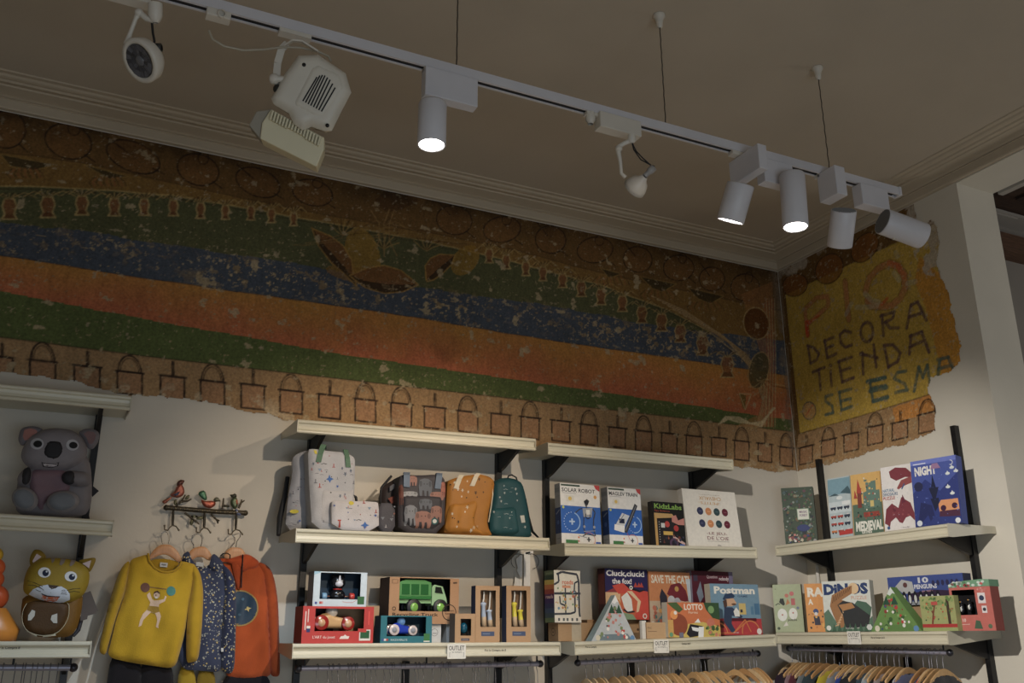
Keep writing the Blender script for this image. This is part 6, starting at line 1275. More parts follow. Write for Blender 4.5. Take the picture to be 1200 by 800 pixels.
# ---- koala backpack
B = Bill(0.20); q = c5(0, 490, 6.154)
def zsit(key, x): return shz(key, x)
ko = thing('koala_backpack', 'grey koala shaped children\'s backpack sitting on the far left shelf', 'backpack', tuple(Vector((B.P(55, 600).x, -0.2, zsit('1m', B.P(55, 600).x)))))
G1 = (128, 122, 126)
puffpart('bag_body', ko, B, q([(150, 340), (610, 240), (655, 330), (665, 520), (655, 640), (600, 715), (120, 715), (110, 560)]), (122, 116, 118), 0.03, 0.15, er=0.05, wr=0.004)
o_, hb = puffpart('belly', ko, B, q([(200, 370), (500, 370), (515, 545), (330, 600), (300, 690), (220, 560)]), (122, 96, 104), 0.02, 0.0, er=0.02, off=0.028, hfun=lambda x, z: 0.0018*math.sin(z*420))
for nm, L in (('ear', [(150, 200), (128, 150), (150, 70), (230, 52), (300, 70), (320, 100), (200, 190)]), ('ear', [(560, 100), (620, 70), (700, 85), (722, 120), (705, 180), (670, 225), (630, 220), (600, 150)])):
    e, h = puffpart(nm, ko, B, q(L), (116, 110, 114), 0.02, 0.02, er=0.02, off=0.0)
    cx = sum(p[0] for p in L)/len(L); cy = sum(p[1] for p in L)/len(L)
    m = MB(C(158, 106, 96) if cx < 300 else C(120, 92, 92)); P = B.p(q([(cx+(p[0]-cx)*0.55, cy+(p[1]-cy)*0.6) for p in L])); m.decal(P, B.o, B.r, B.u, B.n, 0.0225, m.col); m.make('inner_ear', M_NYLON, e)
hd, hh_ = puffpart('head', ko, B, q([(160, 230), (200, 150), (300, 90), (400, 75), (520, 90), (590, 140), (630, 220), (625, 280), (570, 350), (480, 390), (350, 398), (240, 385), (170, 330), (150, 280)]), G1, 0.055, 0.02, er=0.06, off=0.02)
for (cx, cy, rx, ry) in ((268, 207, 48, 42), (520, 216, 46, 40)):
    m = MB(C(170, 168, 172)); m.decal(B.p(q(px_ell(cx, cy, rx, ry))), B.o, B.r, B.u, B.n, 0.0015, m.col, hh_); m.decal(B.p(q(px_ell(cx+5, cy+2, rx*0.66, ry*0.6))), B.o, B.r, B.u, B.n, 0.0025, C(16, 14, 16), hh_); m.make('eye', M_NYLON, hd)
m = MB(C(30, 28, 32)); m.puff(chaikin(B.p(q([(340, 190), (390, 178), (440, 190), (458, 240), (445, 290), (400, 322), (340, 312), (310, 280), (318, 230)]))), B.o+B.n*0.068, B.r, B.u, B.n, 0.012, 0, er=0.012, step=0.006); m.make('nose', M_NYLON, hd)
decalpart('mouth', hd, B, [(q([(298, 335), (330, 345), (400, 346), (425, 335), (418, 362), (370, 374), (310, 366)]), (40, 36, 38)), (q([(306, 344), (340, 350), (400, 350), (415, 346), (410, 360), (370, 368), (316, 362)]), (190, 182, 186))], hh_)
for L in ([(170, 380), (225, 370), (235, 410), (225, 470), (200, 500), (130, 500), (125, 430)], [(440, 410), (500, 385), (640, 400), (655, 500), (560, 505), (520, 500), (450, 480)]):
    puffpart('arm', ko, B, q(L), (118, 112, 114), 0.03, 0.0, er=0.025, off=0.04)
for L in ([(175, 380), (215, 370), (230, 410), (215, 480), (185, 500), (160, 480), (160, 430)], [(440, 430), (470, 400), (520, 395), (542, 430), (530, 490), (490, 498), (450, 480)]):
    puffpart('paw', ko, B, q(L), (36, 34, 38), 0.012, 0.0, er=0.012, off=0.066)
for cx, cy, rx, ry, ro in ((182, 600, 98, 82, 25), (452, 618, 118, 78, -5)):
    f, h = puffpart('foot', ko, B, q(px_ell(cx, cy, rx, ry, ro)), (132, 128, 130), 0.03, 0.03, er=0.03, off=0.075)
    m = MB(C(108, 112, 118)); m.decal(B.p(q(px_ell(cx-6, cy+4, rx*0.78, ry*0.78, ro))), B.o, B.r, B.u, B.n, 0.0015, m.col, h); m.make('sole_patch', M_NYLON, f)
m = MB(C(34, 32, 36)); m.prism(B.p(q([(662, 450), (722, 500), (672, 545)])), B.o-B.n*0.10, B.r, B.u, B.n, 0, 0.004); m.make('swing_tag', M_PRINT, ko)
m = MB(C(26, 26, 30)); m.prism(B.p(q([(640, 660), (650, 715), (600, 715)])), B.o-B.n*0.06, B.r, B.u, B.n, 0, 0.02); m.make('strap_end', M_NYLON, ko)

# ---- cat backpack
B = Bill(0.23); q = c5(0, 630, 6.15)
ca = thing('cat_backpack', 'mustard and brown cat shaped children\'s backpack on the lower left shelf', 'backpack', (B.P(62, 740).x, -0.23, zsit('1l', B.P(62, 740).x)))
MU = (150, 124, 24)
o_, hb = puffpart('bag_body', ca, B, q([(168, 400), (600, 380), (590, 520), (560, 640), (520, 700), (470, 718), (280, 718), (190, 680), (152, 600), (150, 520)]), (112, 76, 14), 0.035, 0.13, er=0.05, wr=0.004)
o_, hp = puffpart('front_pocket', ca, B, q([(210, 450), (495, 450), (498, 560), (460, 640), (400, 695), (290, 708), (190, 672), (158, 600), (165, 520)]), (74, 48, 14), 0.018, 0.0, er=0.02, off=0.03)
m = MB(C(190, 180, 150)); rim = chaikin(B.p(q([(210, 450), (495, 450), (498, 560), (460, 640), (400, 695), (290, 708), (190, 672), (158, 600), (165, 520)])))
m.tube([Vector((x, -B.d-0.036, z)) for x, z in rim if z < B.P(0, 630+460/6.15).z], 0.0012, 6); m.make('piping', M_NYLON, o_)
decalpart('paw_patches', o_, B, [(q([(232, 520), (255, 530), (250, 565), (225, 595), (202, 596), (205, 560)]), (190, 186, 176)), (q([(412, 546), (412, 616), (385, 615), (364, 590), (372, 560)]), (190, 186, 176)), (q([(185, 670), (200, 674), (268, 700), (262, 712)]), (206, 200, 180)), (q([(305, 704), (400, 692), (402, 704), (310, 716)]), (206, 200, 180))], hp, off=0.002)
for L, inn in (([(212, 185), (215, 140), (245, 82), (300, 90), (345, 150), (230, 220)], [(235, 170), (265, 118), (300, 140), (240, 185)]), ([(560, 165), (600, 155), (688, 140), (690, 170), (645, 260), (600, 220)], [(592, 188), (655, 165), (640, 222)])):
    e, h = puffpart('ear', ca, B, q(L), (132, 106, 22), 0.015, 0.015, er=0.015, off=0.01)
    m = MB(C(196, 176, 176)); m.decal(B.p(q(inn)), B.o, B.r, B.u, B.n, 0.0275, m.col); m.make('inner_ear', M_NYLON, e)
hd, hh_ = puffpart('head', ca, B, q([(165, 380), (175, 290), (205, 215), (250, 170), (330, 148), (430, 148), (540, 165), (610, 200), (645, 250), (640, 330), (605, 410), (540, 460), (470, 480), (350, 470), (240, 430), (190, 410)]), MU, 0.05, 0.02, er=0.055, off=0.025)
for (cx, cy, rx, ry) in ((320, 258, 45, 37), (507, 286, 44, 36)):
    m = MB(C(222, 222, 222)); m.decal(B.p(q(px_ell(cx, cy, rx, ry))), B.o, B.r, B.u, B.n, 0.0015, m.col, hh_); m.decal(B.p(q(px_ell(cx+8, cy+4, rx*0.5, ry*0.62, 20))), B.o, B.r, B.u, B.n, 0.0025, C(24, 34, 60), hh_); m.decal(B.p(q(px_ell(cx+16, cy-6, 7, 7))), B.o, B.r, B.u, B.n, 0.0033, C(210, 214, 220), hh_); m.make('eye', M_NYLON, hd)
decalpart('stripes', hd, B, [(q([(366, 150), (396, 148), (390, 175), (375, 192)]), (130, 116, 106)), (q([(440, 150), (474, 152), (462, 185), (440, 208), (426, 200)]), (130, 116, 106)), (q([(512, 162), (545, 166), (530, 196), (508, 214), (498, 206)]), (130, 116, 106))], hh_)
decalpart('muzzle', hd, B, [(q([(208, 410), (240, 376), (300, 352), (345, 344), (400, 360), (440, 356), (480, 380), (500, 410), (502, 450), (460, 468), (400, 474), (330, 464), (250, 432)]), (206, 212, 222)), (q([(345, 344), (425, 352), (400, 370), (372, 376), (352, 362)]), (70, 54, 44)), (q([(370, 375), (374, 375), (366, 402), (362, 402)]), (50, 44, 44)),
      (q([(298, 404), (340, 420), (400, 426), (432, 426), (428, 434), (380, 432), (330, 426), (300, 412)]), (30, 34, 50)), (q([(302, 416), (340, 428), (425, 432), (410, 456), (370, 468), (320, 456), (298, 436)]), (206, 110, 74))], hh_)
m = MB(C(60, 50, 30))
for L in ([(200, 315), (250, 330), (310, 358)], [(205, 345), (255, 350), (300, 372)], [(282, 358), (300, 370), (315, 384)], [(258, 378), (280, 388), (296, 392)], [(478, 386), (520, 374), (575, 370)], [(490, 398), (530, 390), (572, 396)], [(440, 388), (456, 382), (470, 384)], [(440, 400), (456, 394), (476, 398)], [(436, 410), (460, 408), (480, 412)]):
    P = B.p(q(L)); m.tube([Vector((x, -B.d-hh_(x, z)-0.001, z)) for x, z in P], 0.0011, 5)
m.make('whiskers', M_NYLON, hd)
m = MB(C(84, 74, 68)); m.prism(B.p(q([(600, 400), (655, 380), (708, 520), (690, 545), (635, 560), (630, 585), (580, 600)])), B.o-B.n*0.03, B.r, B.u, B.n, 0, 0.002); m.make('swing_tag', M_PRINT, ca)
m = MB(C(40, 38, 44)); m.tube([B.P(97, 722, -0.05), B.P(92, 738, -0.03), B.P(86, 745, -0.02)], [0.007, 0.008, 0.006], 8); m.make('strap', M_NYLON, ca)
# toy at the left edge
B = Bill(0.22); ot = thing('stacking_toy', 'yellow and orange rounded toy cut by the left photo edge beside the cat backpack', 'toy', (B.P(-3, 740).x, -0.22, zsit('1l', B.P(-3, 740).x)))
for v, rr, c in ((650, 8.5, (222, 176, 30)), (665, 10.5, (226, 100, 44)), (679, 9.5, (220, 96, 40)), (700, 14, (210, 90, 40)), (728, 24, (206, 130, 40))):
    p = B.P(-6, v); s_ = (p-CAM).dot(FW)/FPX; m = MB(C(*c)); R0 = rr*s_*1.05; zb_ = zsit('1l', p.x)
    if v == 728: m.lathe((p.x, p.y, zb_), Z_, [(0, 0.0001), (0, R0), (0.04, R0*1.1), (p.z-zb_+R0*0.6, R0*0.4)], 20)
    else: m.ball(p, R0, None, 18)
    m.make('lobe' if v != 728 else 'base', M_PLASTIC, ot)

# ---- generic printed fabric motifs
def motifs(B, poly, hf, kinds, n, seed, size=2.0, name='printed_motifs', par=None):
    q_ = random.Random(seed); P = poly; m = MB()
    xs = [p[0] for p in P]; ys = [p[1] for p in P]; cnt = 0; tries = 0; placed = []
    def ins(x, y):
        c = False
        for i in range(len(P)):
            a, b = P[i], P[(i+1) % len(P)]
            if (a[1] > y) != (b[1] > y) and x < (b[0]-a[0])*(y-a[1])/(b[1]-a[1])+a[0]: c = not c
        return c
    while cnt < n and tries < n*30:
        tries += 1; x, y = q_.uniform(min(xs), max(xs)), q_.uniform(min(ys), max(ys))
        if not ins(x, y) or any(abs(x-a)+abs(y-b) < size*1.4 for a, b in placed): continue
        placed.append((x, y)); cnt += 1; k = q_.choice(kinds); s = size*q_.uniform(0.6, 1.2); a0 = q_.uniform(0, 6.28); kind, col = k
        if kind == 'star': L = [[(x+s*(1 if i % 2 else 0.35)*math.cos(a0+i*PI/5), y+s*(1 if i % 2 else 0.35)*math.sin(a0+i*PI/5)) for i in range(10)]]
        elif kind == 'dot': L = [ell(x, y, s*0.4, s*0.4, 7)]
        elif kind == 'bar': L = [[(x-s*0.2, y-s), (x+s*0.2, y-s), (x+s*0.2, y+s), (x-s*0.2, y+s)], [(x-s*0.8, y+s*0.7), (x+s*0.8, y+s*0.7), (x+s*0.8, y+s), (x-s*0.8, y+s)]]
        elif kind == 'line': L = [[(x-s*1.8, y-0.2*s), (x-s*0.9, y+0.3*s), (x, y-0.1*s), (x+s, y+0.3*s), (x+s*1.8, y), (x+s, y-0.1*s), (x, y-0.4*s), (x-s*0.9, y)]]
        elif kind == 'fig': L = [ell(x, y+s*0.7, s*0.3, s*0.3, 6), [(x-s*0.3, y+s*0.4), (x+s*0.3, y+s*0.4), (x+s*0.5, y-s*0.8), (x+s*0.15, y-s*0.8), (x, y-s*0.1), (x-s*0.15, y-s*0.8), (x-s*0.5, y-s*0.8)], [(x-s*0.9, y+s*0.3), (x+s*0.9, y+s*0.1), (x+s*0.9, y-0.02*s), (x-s*0.9, y+s*0.1)]]
        else: L = [[(x-s, y-s*0.5), (x, y+s), (x+s, y-s*0.5)]]
        for g in L: m.decal(B.p(g) if isinstance(B, Bill) else g, B.o, B.r, B.u, B.n, 0.0012, C(*col), hf)
    return m.make(name, M_NYLON, par)
def ribbon(name, par, pts, w, th, col, wdir=X_, mat=None):
    m = MB(C(*col)); strap(m, [Vector(p) for p in pts], w, th, wdir); return m.make(name, mat or M_NYLON, par)

# ---- white printed backpack with green handles
B = Bill(0.285); q = c5(320, 480, 5.0)
wb = thing('printed_backpack', 'white backpack with small coloured prints and green handles, left end of shelf', 'backpack', (B.P(385, 618).x, -0.285, zsit('2m', B.P(385, 618).x)))
WC = (176, 176, 180)
zb0 = zsit('2m', B.P(385, 618).x)
def bottomed(B, L, z):   # photo outline with its lowest points set on the shelf
    P = B.p(L); zm = min(p[1] for p in P); return [(p[0], z if p[1] < zm+0.02 else p[1]) for p in P]
P = bottomed(B, q([(205, 232), (240, 228), (330, 242), (410, 248), (470, 272), (482, 300), (476, 480), (470, 690), (230, 690), (215, 500), (208, 350)]), zb0)
m = MB(C(*WC)); hW = m.puff(chaikin(P, 1), B.o-B.n*0.13, B.r, B.u, B.n, 0.012, 0.0, er=0.03, step=0.012, wr=0.006, wsc=16, flat=0.13); m.make('bag_body', M_NYLON, wb)
hW2 = lambda x, y: hW(x, y)-0.13
m = MB(C(160, 160, 166)); Bs = Bill(0.20); Ps = Bs.p(q([(118, 280), (150, 250), (215, 230), (235, 300), (230, 690), (75, 712), (95, 500), (120, 380)])); m.puff(chaikin(Ps, 1), Bs.o-Bs.n*0.02, Bs.r, Bs.u, Bs.n, 0.02, 0.10, er=0.035, step=0.012, wr=0.014, wsc=22); m.make('side_pocket', M_NYLON, wb)
B2 = Bill(0.280)
m = MB(C(186, 184, 186)); Pp = B2.p(q([(275, 450), (300, 462), (440, 470), (470, 455), (476, 500), (472, 680), (262, 688), (250, 560)])); hP = m.puff(chaikin(Pp, 1), B2.o, B2.r, B2.u, B2.n, 0.022, 0, er=0.025, step=0.01, wr=0.006, wsc=20); pk = m.make('front_pocket', M_NYLON, wb)
ribbon('handle', wb, [B.P(372, 542, 0.016), B.P(374, 533, 0.018), B.P(379, 521, 0.0), B.P(383, 523, -0.05)], 0.024, 0.004, (84, 116, 92))
ribbon('handle', wb, [B.P(407, 548, 0.016), B.P(406, 538, 0.018), B.P(405, 527, 0.0), B.P(408, 526, -0.05)], 0.022, 0.004, (84, 116, 92))
MK = [('dot', (60, 60, 66)), ('star', (60, 90, 160)), ('line', (80, 80, 86)), ('bar', (170, 60, 50)), ('fig', (90, 100, 120)), ('tri', (130, 150, 170)), ('dot', (150, 70, 60)), ('line', (110, 112, 120)), ('bar', (100, 100, 110))]
motifs(B, q([(215, 240), (470, 280), (470, 450), (230, 460)]), hW2, MK, 26, 5, 2.1, par=wb)
motifs(Bs, q([(125, 300), (215, 260), (215, 640), (95, 690)]), lambda x, y: 0.012, MK, 16, 8, 2.0, par=wb)
motifs(B2, q([(270, 480), (465, 490), (465, 670), (262, 670)]), hP, MK, 14, 9, 2.0, par=pk)
decalpart('printed_star', wb, B, [(q([(325, 382), (332, 400), (352, 408), (334, 416), (328, 432), (320, 416), (304, 410), (318, 402)]), (60, 104, 170)), (q([(234, 240), (250, 240), (254, 262), (240, 262)]), (206, 190, 60))], hW2, off=0.002)
decalpart('printed_dress', pk, B2, [(q([(278, 440), (290, 460), (300, 495), (284, 500), (274, 470)]), (170, 60, 44))], lambda x, y: 0.012, off=0.002)
decalpart('printed_crab', wb, Bs, [(q(px_ell(120, 598, 26, 12)), (190, 176, 40))], lambda x, y: 0.014, off=0.002)
m = MB(C(36, 38, 42)); m.tube([Bs.P(343, 555, -0.10), Bs.P(338, 580, -0.08), Bs.P(332, 605, -0.07), Bs.P(328, 626, -0.03)], [0.010, 0.012, 0.013, 0.009], 8); m.make('shoulder_strap', M_NYLON, wb)

# ---- small pouches
def pouch(B, L, d, col, label, name, kinds, n, seed, size, hk=True):
    z = zsit('2m', B.P(*L[0]).x); P = bottomed(B, L, z)
    root = thing(name, label, 'bag', (sum(p[0] for p in P)/len(P), -B.d, z)); m = MB(C(*col)); h = m.puff(chaikin(P, 1), B.o-B.n*d, B.r, B.u, B.n, 0.008, 0, er=0.02, step=0.01, flat=d, wr=0.002); m.make('bag_body', M_NYLON, root)
    motifs(B, L, lambda x, y: h(x, y)-d, kinds, n, seed, size, par=root); return root, (lambda x, y: h(x, y)-d)
Bp = Bill(0.328)
r_, h_ = pouch(Bp, [(388.5, 588), (393, 586.5), (440, 587.5), (444, 590), (444, 621), (389, 619)], 0.022, (198, 194, 196), 'small white printed pouch in front of the white backpack', 'printed_pouch', MK, 17, 12, 1.9)
decalpart('printed_star', r_, Bp, [(px_ell(411, 589.5, 3, 2.4), (206, 190, 60)), ([(427, 611), (428.5, 614), (432, 615.5), (428.5, 617), (427, 620), (425.5, 617), (422, 615.5), (425.5, 614)], (60, 104, 170)), ([(395, 609), (399, 609), (399, 610.5), (398, 610.5), (398.4, 618), (396.4, 618), (396.6, 610.5), (395, 610.5)], (176, 66, 50))], h_, off=0.002)
for cx, w in ((398, 6.5), (417, 5)):
    ribbon('carry_strap', r_, [Bp.P(cx-w, 588, -0.05), Bp.P(cx-w*0.8, 580, -0.05), Bp.P(cx, 578.5, -0.05), Bp.P(cx+w*0.8, 580.5, -0.05), Bp.P(cx+w, 588, -0.05)], 0.02, 0.006, (44, 44, 48), -Y_)
Be = Bill(0.31)
EL = [('star', (150, 104, 92)), ('dot', (150, 150, 156)), ('tri', (120, 124, 132)), ('dot', (60, 60, 66)), ('bar', (190, 186, 186))]
r_, h_ = pouch(Be, [(443, 589), (462.5, 589.5), (463, 622), (443, 622)], 0.04, (76, 74, 80), 'small charcoal printed pouch between the white pouch and elephant backpack', 'printed_pouch', EL, 8, 3, 2.0)

# ---- elephant backpack
B = Bill(0.28); q = c5(430, 480, 5.0)
eb = thing('elephant_backpack', 'charcoal backpack printed with grey and pink elephants', 'backpack', (B.P(490, 620).x, -0.28, zsit('2m', B.P(490, 620).x)))
z = zsit('2m', B.P(490, 620).x)
m = MB(C(66, 62, 66)); P = bottomed(B, q([(190, 395), (215, 378), (300, 385), (420, 378), (452, 400), (460, 440), (455, 720), (185, 716), (180, 560)]), z); hE = m.puff(chaikin(P, 1), B.o-B.n*0.11, B.r, B.u, B.n, 0.014, 0, er=0.025, step=0.01, flat=0.11, wr=0.003); m.make('bag_body', M_NYLON, eb)
hE2 = lambda x, y: hE(x, y)-0.11
m = MB(C(58, 48, 46)); Bs2 = Bill(0.21); m.puff(chaikin(Bs2.p(q([(95, 460), (120, 430), (195, 390), (205, 700), (110, 700), (90, 560)])), 1), Bs2.o-Bs2.n*0.04, Bs2.r, Bs2.u, Bs2.n, 0.03, 0.07, er=0.03, step=0.012, wr=0.005); m.make('side_panel', M_NYLON, eb)
decalpart('printed_patch', eb, Bs2, [(q([(120, 520), (170, 500), (176, 540), (140, 550)]), (130, 66, 50)), (q([(130, 450), (180, 420), (180, 450), (130, 480)]), (96, 96, 100)), (q([(120, 600), (170, 600), (170, 640), (120, 630)]), (110, 90, 90))], lambda x, y: 0.006, off=0.002)
B2 = Bill(0.292); m = MB(C(60, 57, 62)); hEp = m.puff(chaikin(B2.p(q([(205, 520), (215, 500), (430, 505), (440, 530), (436, 700), (210, 692)])), 1), B2.o, B2.r, B2.u, B2.n, 0.016, 0, er=0.02, step=0.01); pk = m.make('front_pocket', M_NYLON, eb)
def elephant(cx, cy, w, h, col):
    f = lambda L: q([(cx+x*w, cy+y*h) for x, y in L])
    return [(f([(-0.5, -0.1), (-0.42, -0.42), (-0.1, -0.5), (0.2, -0.48), (0.46, -0.34), (0.5, 0.0), (0.4, 0.5), (0.24, 0.5), (0.2, 0.15), (0.08, 0.18), (0.06, 0.5), (-0.06, 0.5), (-0.1, 0.14), (-0.24, 0.14), (-0.26, 0.5), (-0.42, 0.5), (-0.46, 0.1)]), col), (f(px_ell(-0.34, -0.22, 0.10, 0.16)), tuple(int(v*0.8) for v in col)), (f(px_ell(0.34, -0.2, 0.10, 0.16)), tuple(int(v*0.8) for v in col)), (f(px_ell(-0.1, -0.2, 0.03, 0.03)), (20, 20, 20)), (f(px_ell(0.12, -0.2, 0.03, 0.03)), (20, 20, 20))]
GE, PE_ = (128, 130, 136), (152, 110, 98)
decalpart('printed_elephants', eb, B, elephant(335, 460, 80, 110, (96, 100, 108))+elephant(262, 418, 50, 60, PE_)+elephant(245, 500, 90, 40, (150, 150, 152))+elephant(404, 508, 86, 50, PE_)+elephant(440, 470, 30, 90, (160, 100, 84))+elephant(196, 500, 24, 120, (110, 66, 54)), hE2, off=0.003)
decalpart('printed_elephants', pk, B2, elephant(250, 620, 76, 120, GE)+elephant(322, 645, 100, 100, PE_)+elephant(400, 615, 70, 100, (146, 106, 94))+elephant(335, 555, 78, 60, (96, 100, 108))+[(q(px_ell(388, 655, 20, 20)), (40, 90, 90)), (q(px_ell(388, 655, 12, 12)), (200, 200, 196))], hEp, off=0.002)
ribbon('handle', eb, [B.P(475, 571, 0.018), B.P(475, 557, 0.019), B.P(477, 553.5, 0.0), B.P(480, 553, -0.05)], 0.030, 0.004, (104, 118, 136))
ribbon('handle', eb, [B.P(511, 573, 0.018), B.P(513, 558, 0.019), B.P(515, 554.5, 0.0), B.P(518, 554, -0.05)], 0.030, 0.004, (104, 118, 136))
m = MB(C(40, 38, 40)); m.tube([Bs2.P(449, 620, -0.02), Bs2.P(448, 595, -0.03), Bs2.P(450, 570, -0.04), Bs2.P(462, 556, -0.04)], 0.006, 8); m.make('side_piping', M_NYLON, eb)

# ---- mustard backpack
B = Bill(0.275)
mb_ = thing('mustard_backpack', 'mustard brown backpack with cream handles and small animal prints', 'backpack', (B.P(550, 625).x, -0.275, zsit('2m', B.P(550, 625).x)))
z = zsit('2m', B.P(550, 625).x); MC = (158, 104, 34)
m = MB(C(*MC)); P = bottomed(B, q([(470, 425), (490, 408), (560, 388), (660, 376), (720, 392), (748, 420), (740, 500), (712, 600), (705, 680), (740, 735), (455, 722), (450, 660), (465, 560)]), z); hM = m.puff(chaikin(P, 1), B.o-B.n*0.11, B.r, B.u, B.n, 0.02, 0, er=0.035, step=0.01, flat=0.11, wr=0.008, wsc=14); m.make('bag_body', M_NYLON, mb_)
hM2 = lambda x, y: hM(x, y)-0.11
B2 = Bill(0.292); m = MB(C(168, 112, 38)); hMp = m.puff(chaikin(B2.p(q([(490, 548), (560, 552), (640, 525), (650, 560), (628, 640), (640, 690), (700, 728), (560, 722), (455, 712), (468, 620)])), 1), B2.o, B2.r, B2.u, B2.n, 0.016, 0, er=0.02, step=0.01, wr=0.012, wsc=26); pk = m.make('front_pocket', M_NYLON, mb_)
AN = [('fig', (206, 200, 186)), ('fig', (60, 44, 30)), ('dot', (50, 40, 34)), ('fig', (190, 180, 160))]
motifs(B, q([(480, 420), (730, 400), (730, 500), (640, 520), (480, 540)]), hM2, AN, 15, 4, 2.0, par=mb_)
motifs(B2, q([(480, 560), (640, 540), (690, 710), (470, 710)]), hMp, AN, 14, 6, 2.0, par=pk)
ribbon('handle', mb_, [B.P(532, 573, 0.022), B.P(536, 562, 0.024), B.P(540, 557, 0.012), B.P(546, 555, -0.05)], 0.024, 0.004, (200, 190, 168))
ribbon('handle', mb_, [B.P(551, 570, 0.022), B.P(555, 560, 0.024), B.P(559, 555, 0.012), B.P(564, 553, -0.05)], 0.024, 0.004, (200, 190, 168))
m = MB(C(206, 196, 172)); m.tube([B.P(571, 560, 0.010), B.P(575, 568, 0.015), B.P(576, 580, 0.015), B.P(574, 594, 0.015), B.P(571, 612, 0.014)], 0.0028, 6); m.make('zip', M_NYLON, mb_)

# ---- teal backpack
B = Bill(0.170)
tb = thing('teal_backpack', 'dark teal rounded backpack with tiny white prints, right end of shelf', 'backpack', (B.P(600, 628).x, -0.17, zsit('2m', B.P(600, 628).x)))
z = zsit('2m', B.P(600, 628).x)
m = MB(C(26, 70, 76)); P = bottomed(B, q([(745, 430), (780, 402), (830, 396), (880, 405), (915, 430), (935, 500), (955, 620), (975, 740), (720, 738), (715, 640), (745, 520)]), z); hT = m.puff(chaikin(P, 1), B.o-B.n*0.10, B.r, B.u, B.n, 0.025, 0, er=0.045, step=0.01, flat=0.09, wr=0.003); m.make('bag_body', M_NYLON, tb)
hT2 = lambda x, y: hT(x, y)-0.10
B2 = Bill(0.183); m = MB(C(28, 74, 80)); hTp = m.puff(chaikin(B2.p(q([(730, 578), (800, 574), (870, 566), (880, 640), (895, 735), (722, 732), (718, 650)])), 1), B2.o, B2.r, B2.u, B2.n, 0.02, 0, er=0.025, step=0.01, wr=0.008, wsc=20); pk = m.make('front_pocket', M_NYLON, tb)
TN = [('fig', (170, 176, 172)), ('line', (150, 160, 160))]
motifs(B, q([(760, 410), (900, 430), (930, 700), (890, 720), (880, 560), (750, 560)]), hT2, TN, 12, 14, 1.6, par=tb); motifs(B2, q([(735, 590), (865, 580), (875, 720), (735, 720)]), hTp, TN, 8, 15, 1.6, par=pk)
decalpart('label_patch', tb, B, [(q([(888, 622), (912, 620), (918, 662), (896, 664)]), (190, 190, 180))], hT2, off=0.003)
m = MB(C(20, 24, 26)); m.tube([B.P(596, 560, -0.01), B.P(597, 557, -0.01), B.P(601, 556, -0.01), B.P(606, 559, -0.01), B.P(607, 564, -0.01)], 0.004, 8); m.make('carry_loop', M_NYLON, tb)
m = MB(C(20, 24, 26)); m.tube([B.P(610, 567, -0.005), B.P(616, 585, -0.005), B.P(620, 605, -0.01), B.P(626, 622, -0.02), B.P(634, 629, -0.03)], [0.005, 0.007, 0.008, 0.007, 0.005], 8); m.make('shoulder_strap', M_NYLON, tb)

# ================================================================== bird rack and the clothes on it
q = c5(180, 570, 7.275); B = Bill(0.035)
br = thing('bird_coat_rack', 'bronzed iron branch rack with three painted birds and hooks on the wall', 'coat rack', tuple(B.P(238, 598)))
m = MB(C(62, 54, 38)); m.tube([B.P(*p) for p in q([(105, 178), (300, 195), (560, 215), (780, 224)])], 0.0105, 10); m.ball(B.P(*q([(108, 179)])[0]), 0.0125, None, 10); m.ball(B.P(*q([(782, 225)])[0]), 0.0125, None, 10); bar = m.make('rail', M_IRON, br)
m = MB(C(130, 116, 84))
for k in range(15): m.ball(B.P(*q([(150+k*38, 186+k*2.8)])[0], 0.009), 0.0032, None, 6)
m.make('rail_beads', M_IRON, bar)
BR_ = (62, 54, 38)
for L in ([(265, 222), (300, 250), (345, 285), (390, 320)], [(490, 232), (520, 265), (545, 295)], [(545, 295), (548, 315)], [(540, 285), (562, 290)], [(215, 150), (240, 120), (270, 70)], [(225, 132), (290, 122), (322, 106)], [(585, 190), (592, 150), (597, 98)], [(592, 160), (640, 166)], [(725, 185), (745, 140), (752, 110)], [(742, 140), (775, 118)], [(205, 165), (190, 130)]):
    m = MB(C(*BR_)); m.tube([B.P(*p) for p in q(L)], [0.0045]*(len(L)-1)+[0.003], 6); m.make('twig', M_IRON, br)
for cx, cy, rx, ry, ro in ((325, 302, 14, 30, 10), (395, 268, 32, 15, -10), (345, 255, 34, 11, 0), (288, 92, 26, 14, -50), (186, 135, 15, 24, 0), (622, 168, 28, 10, 5), (186, 130, 12, 20, 20)):
    m = MB(C(84, 82, 56)); m.puff(B.p(q(px_ell(cx, cy, rx, ry, ro, 10))), B.o, B.r, B.u, B.n, 0.004, 0.002, er=0.006, step=0.006); m.make('leaf', M_IRON, br)
def bird(parts, label_=None):
    body = None
    for nm, L, col, t in parts:
        m = MB(C(*col)); m.puff(chaikin(B.p(q(L)), 1), B.o+B.n*0.004, B.r, B.u, B.n, t, t*0.7, er=0.009, step=0.005); o = m.make(nm, M_IRON, body or br)
        if body is None: body = o
    return body
bird([('bird_body', [(132, 75), (180, 40), (195, 0), (235, -30), (262, 20), (262, 60), (235, 90), (190, 98)], (150, 84, 66), 0.012), ('head', [(195, 0), (200, -40), (228, -58), (268, -52), (248, -20), (235, -5)], (96, 60, 52), 0.010), ('wing', [(140, 72), (190, 50), (235, 30), (215, 84), (180, 92)], (70, 74, 96), 0.016), ('tail', [(165, 82), (150, 100), (95, 155), (66, 128), (110, 105)], (140, 80, 60), 0.006)])
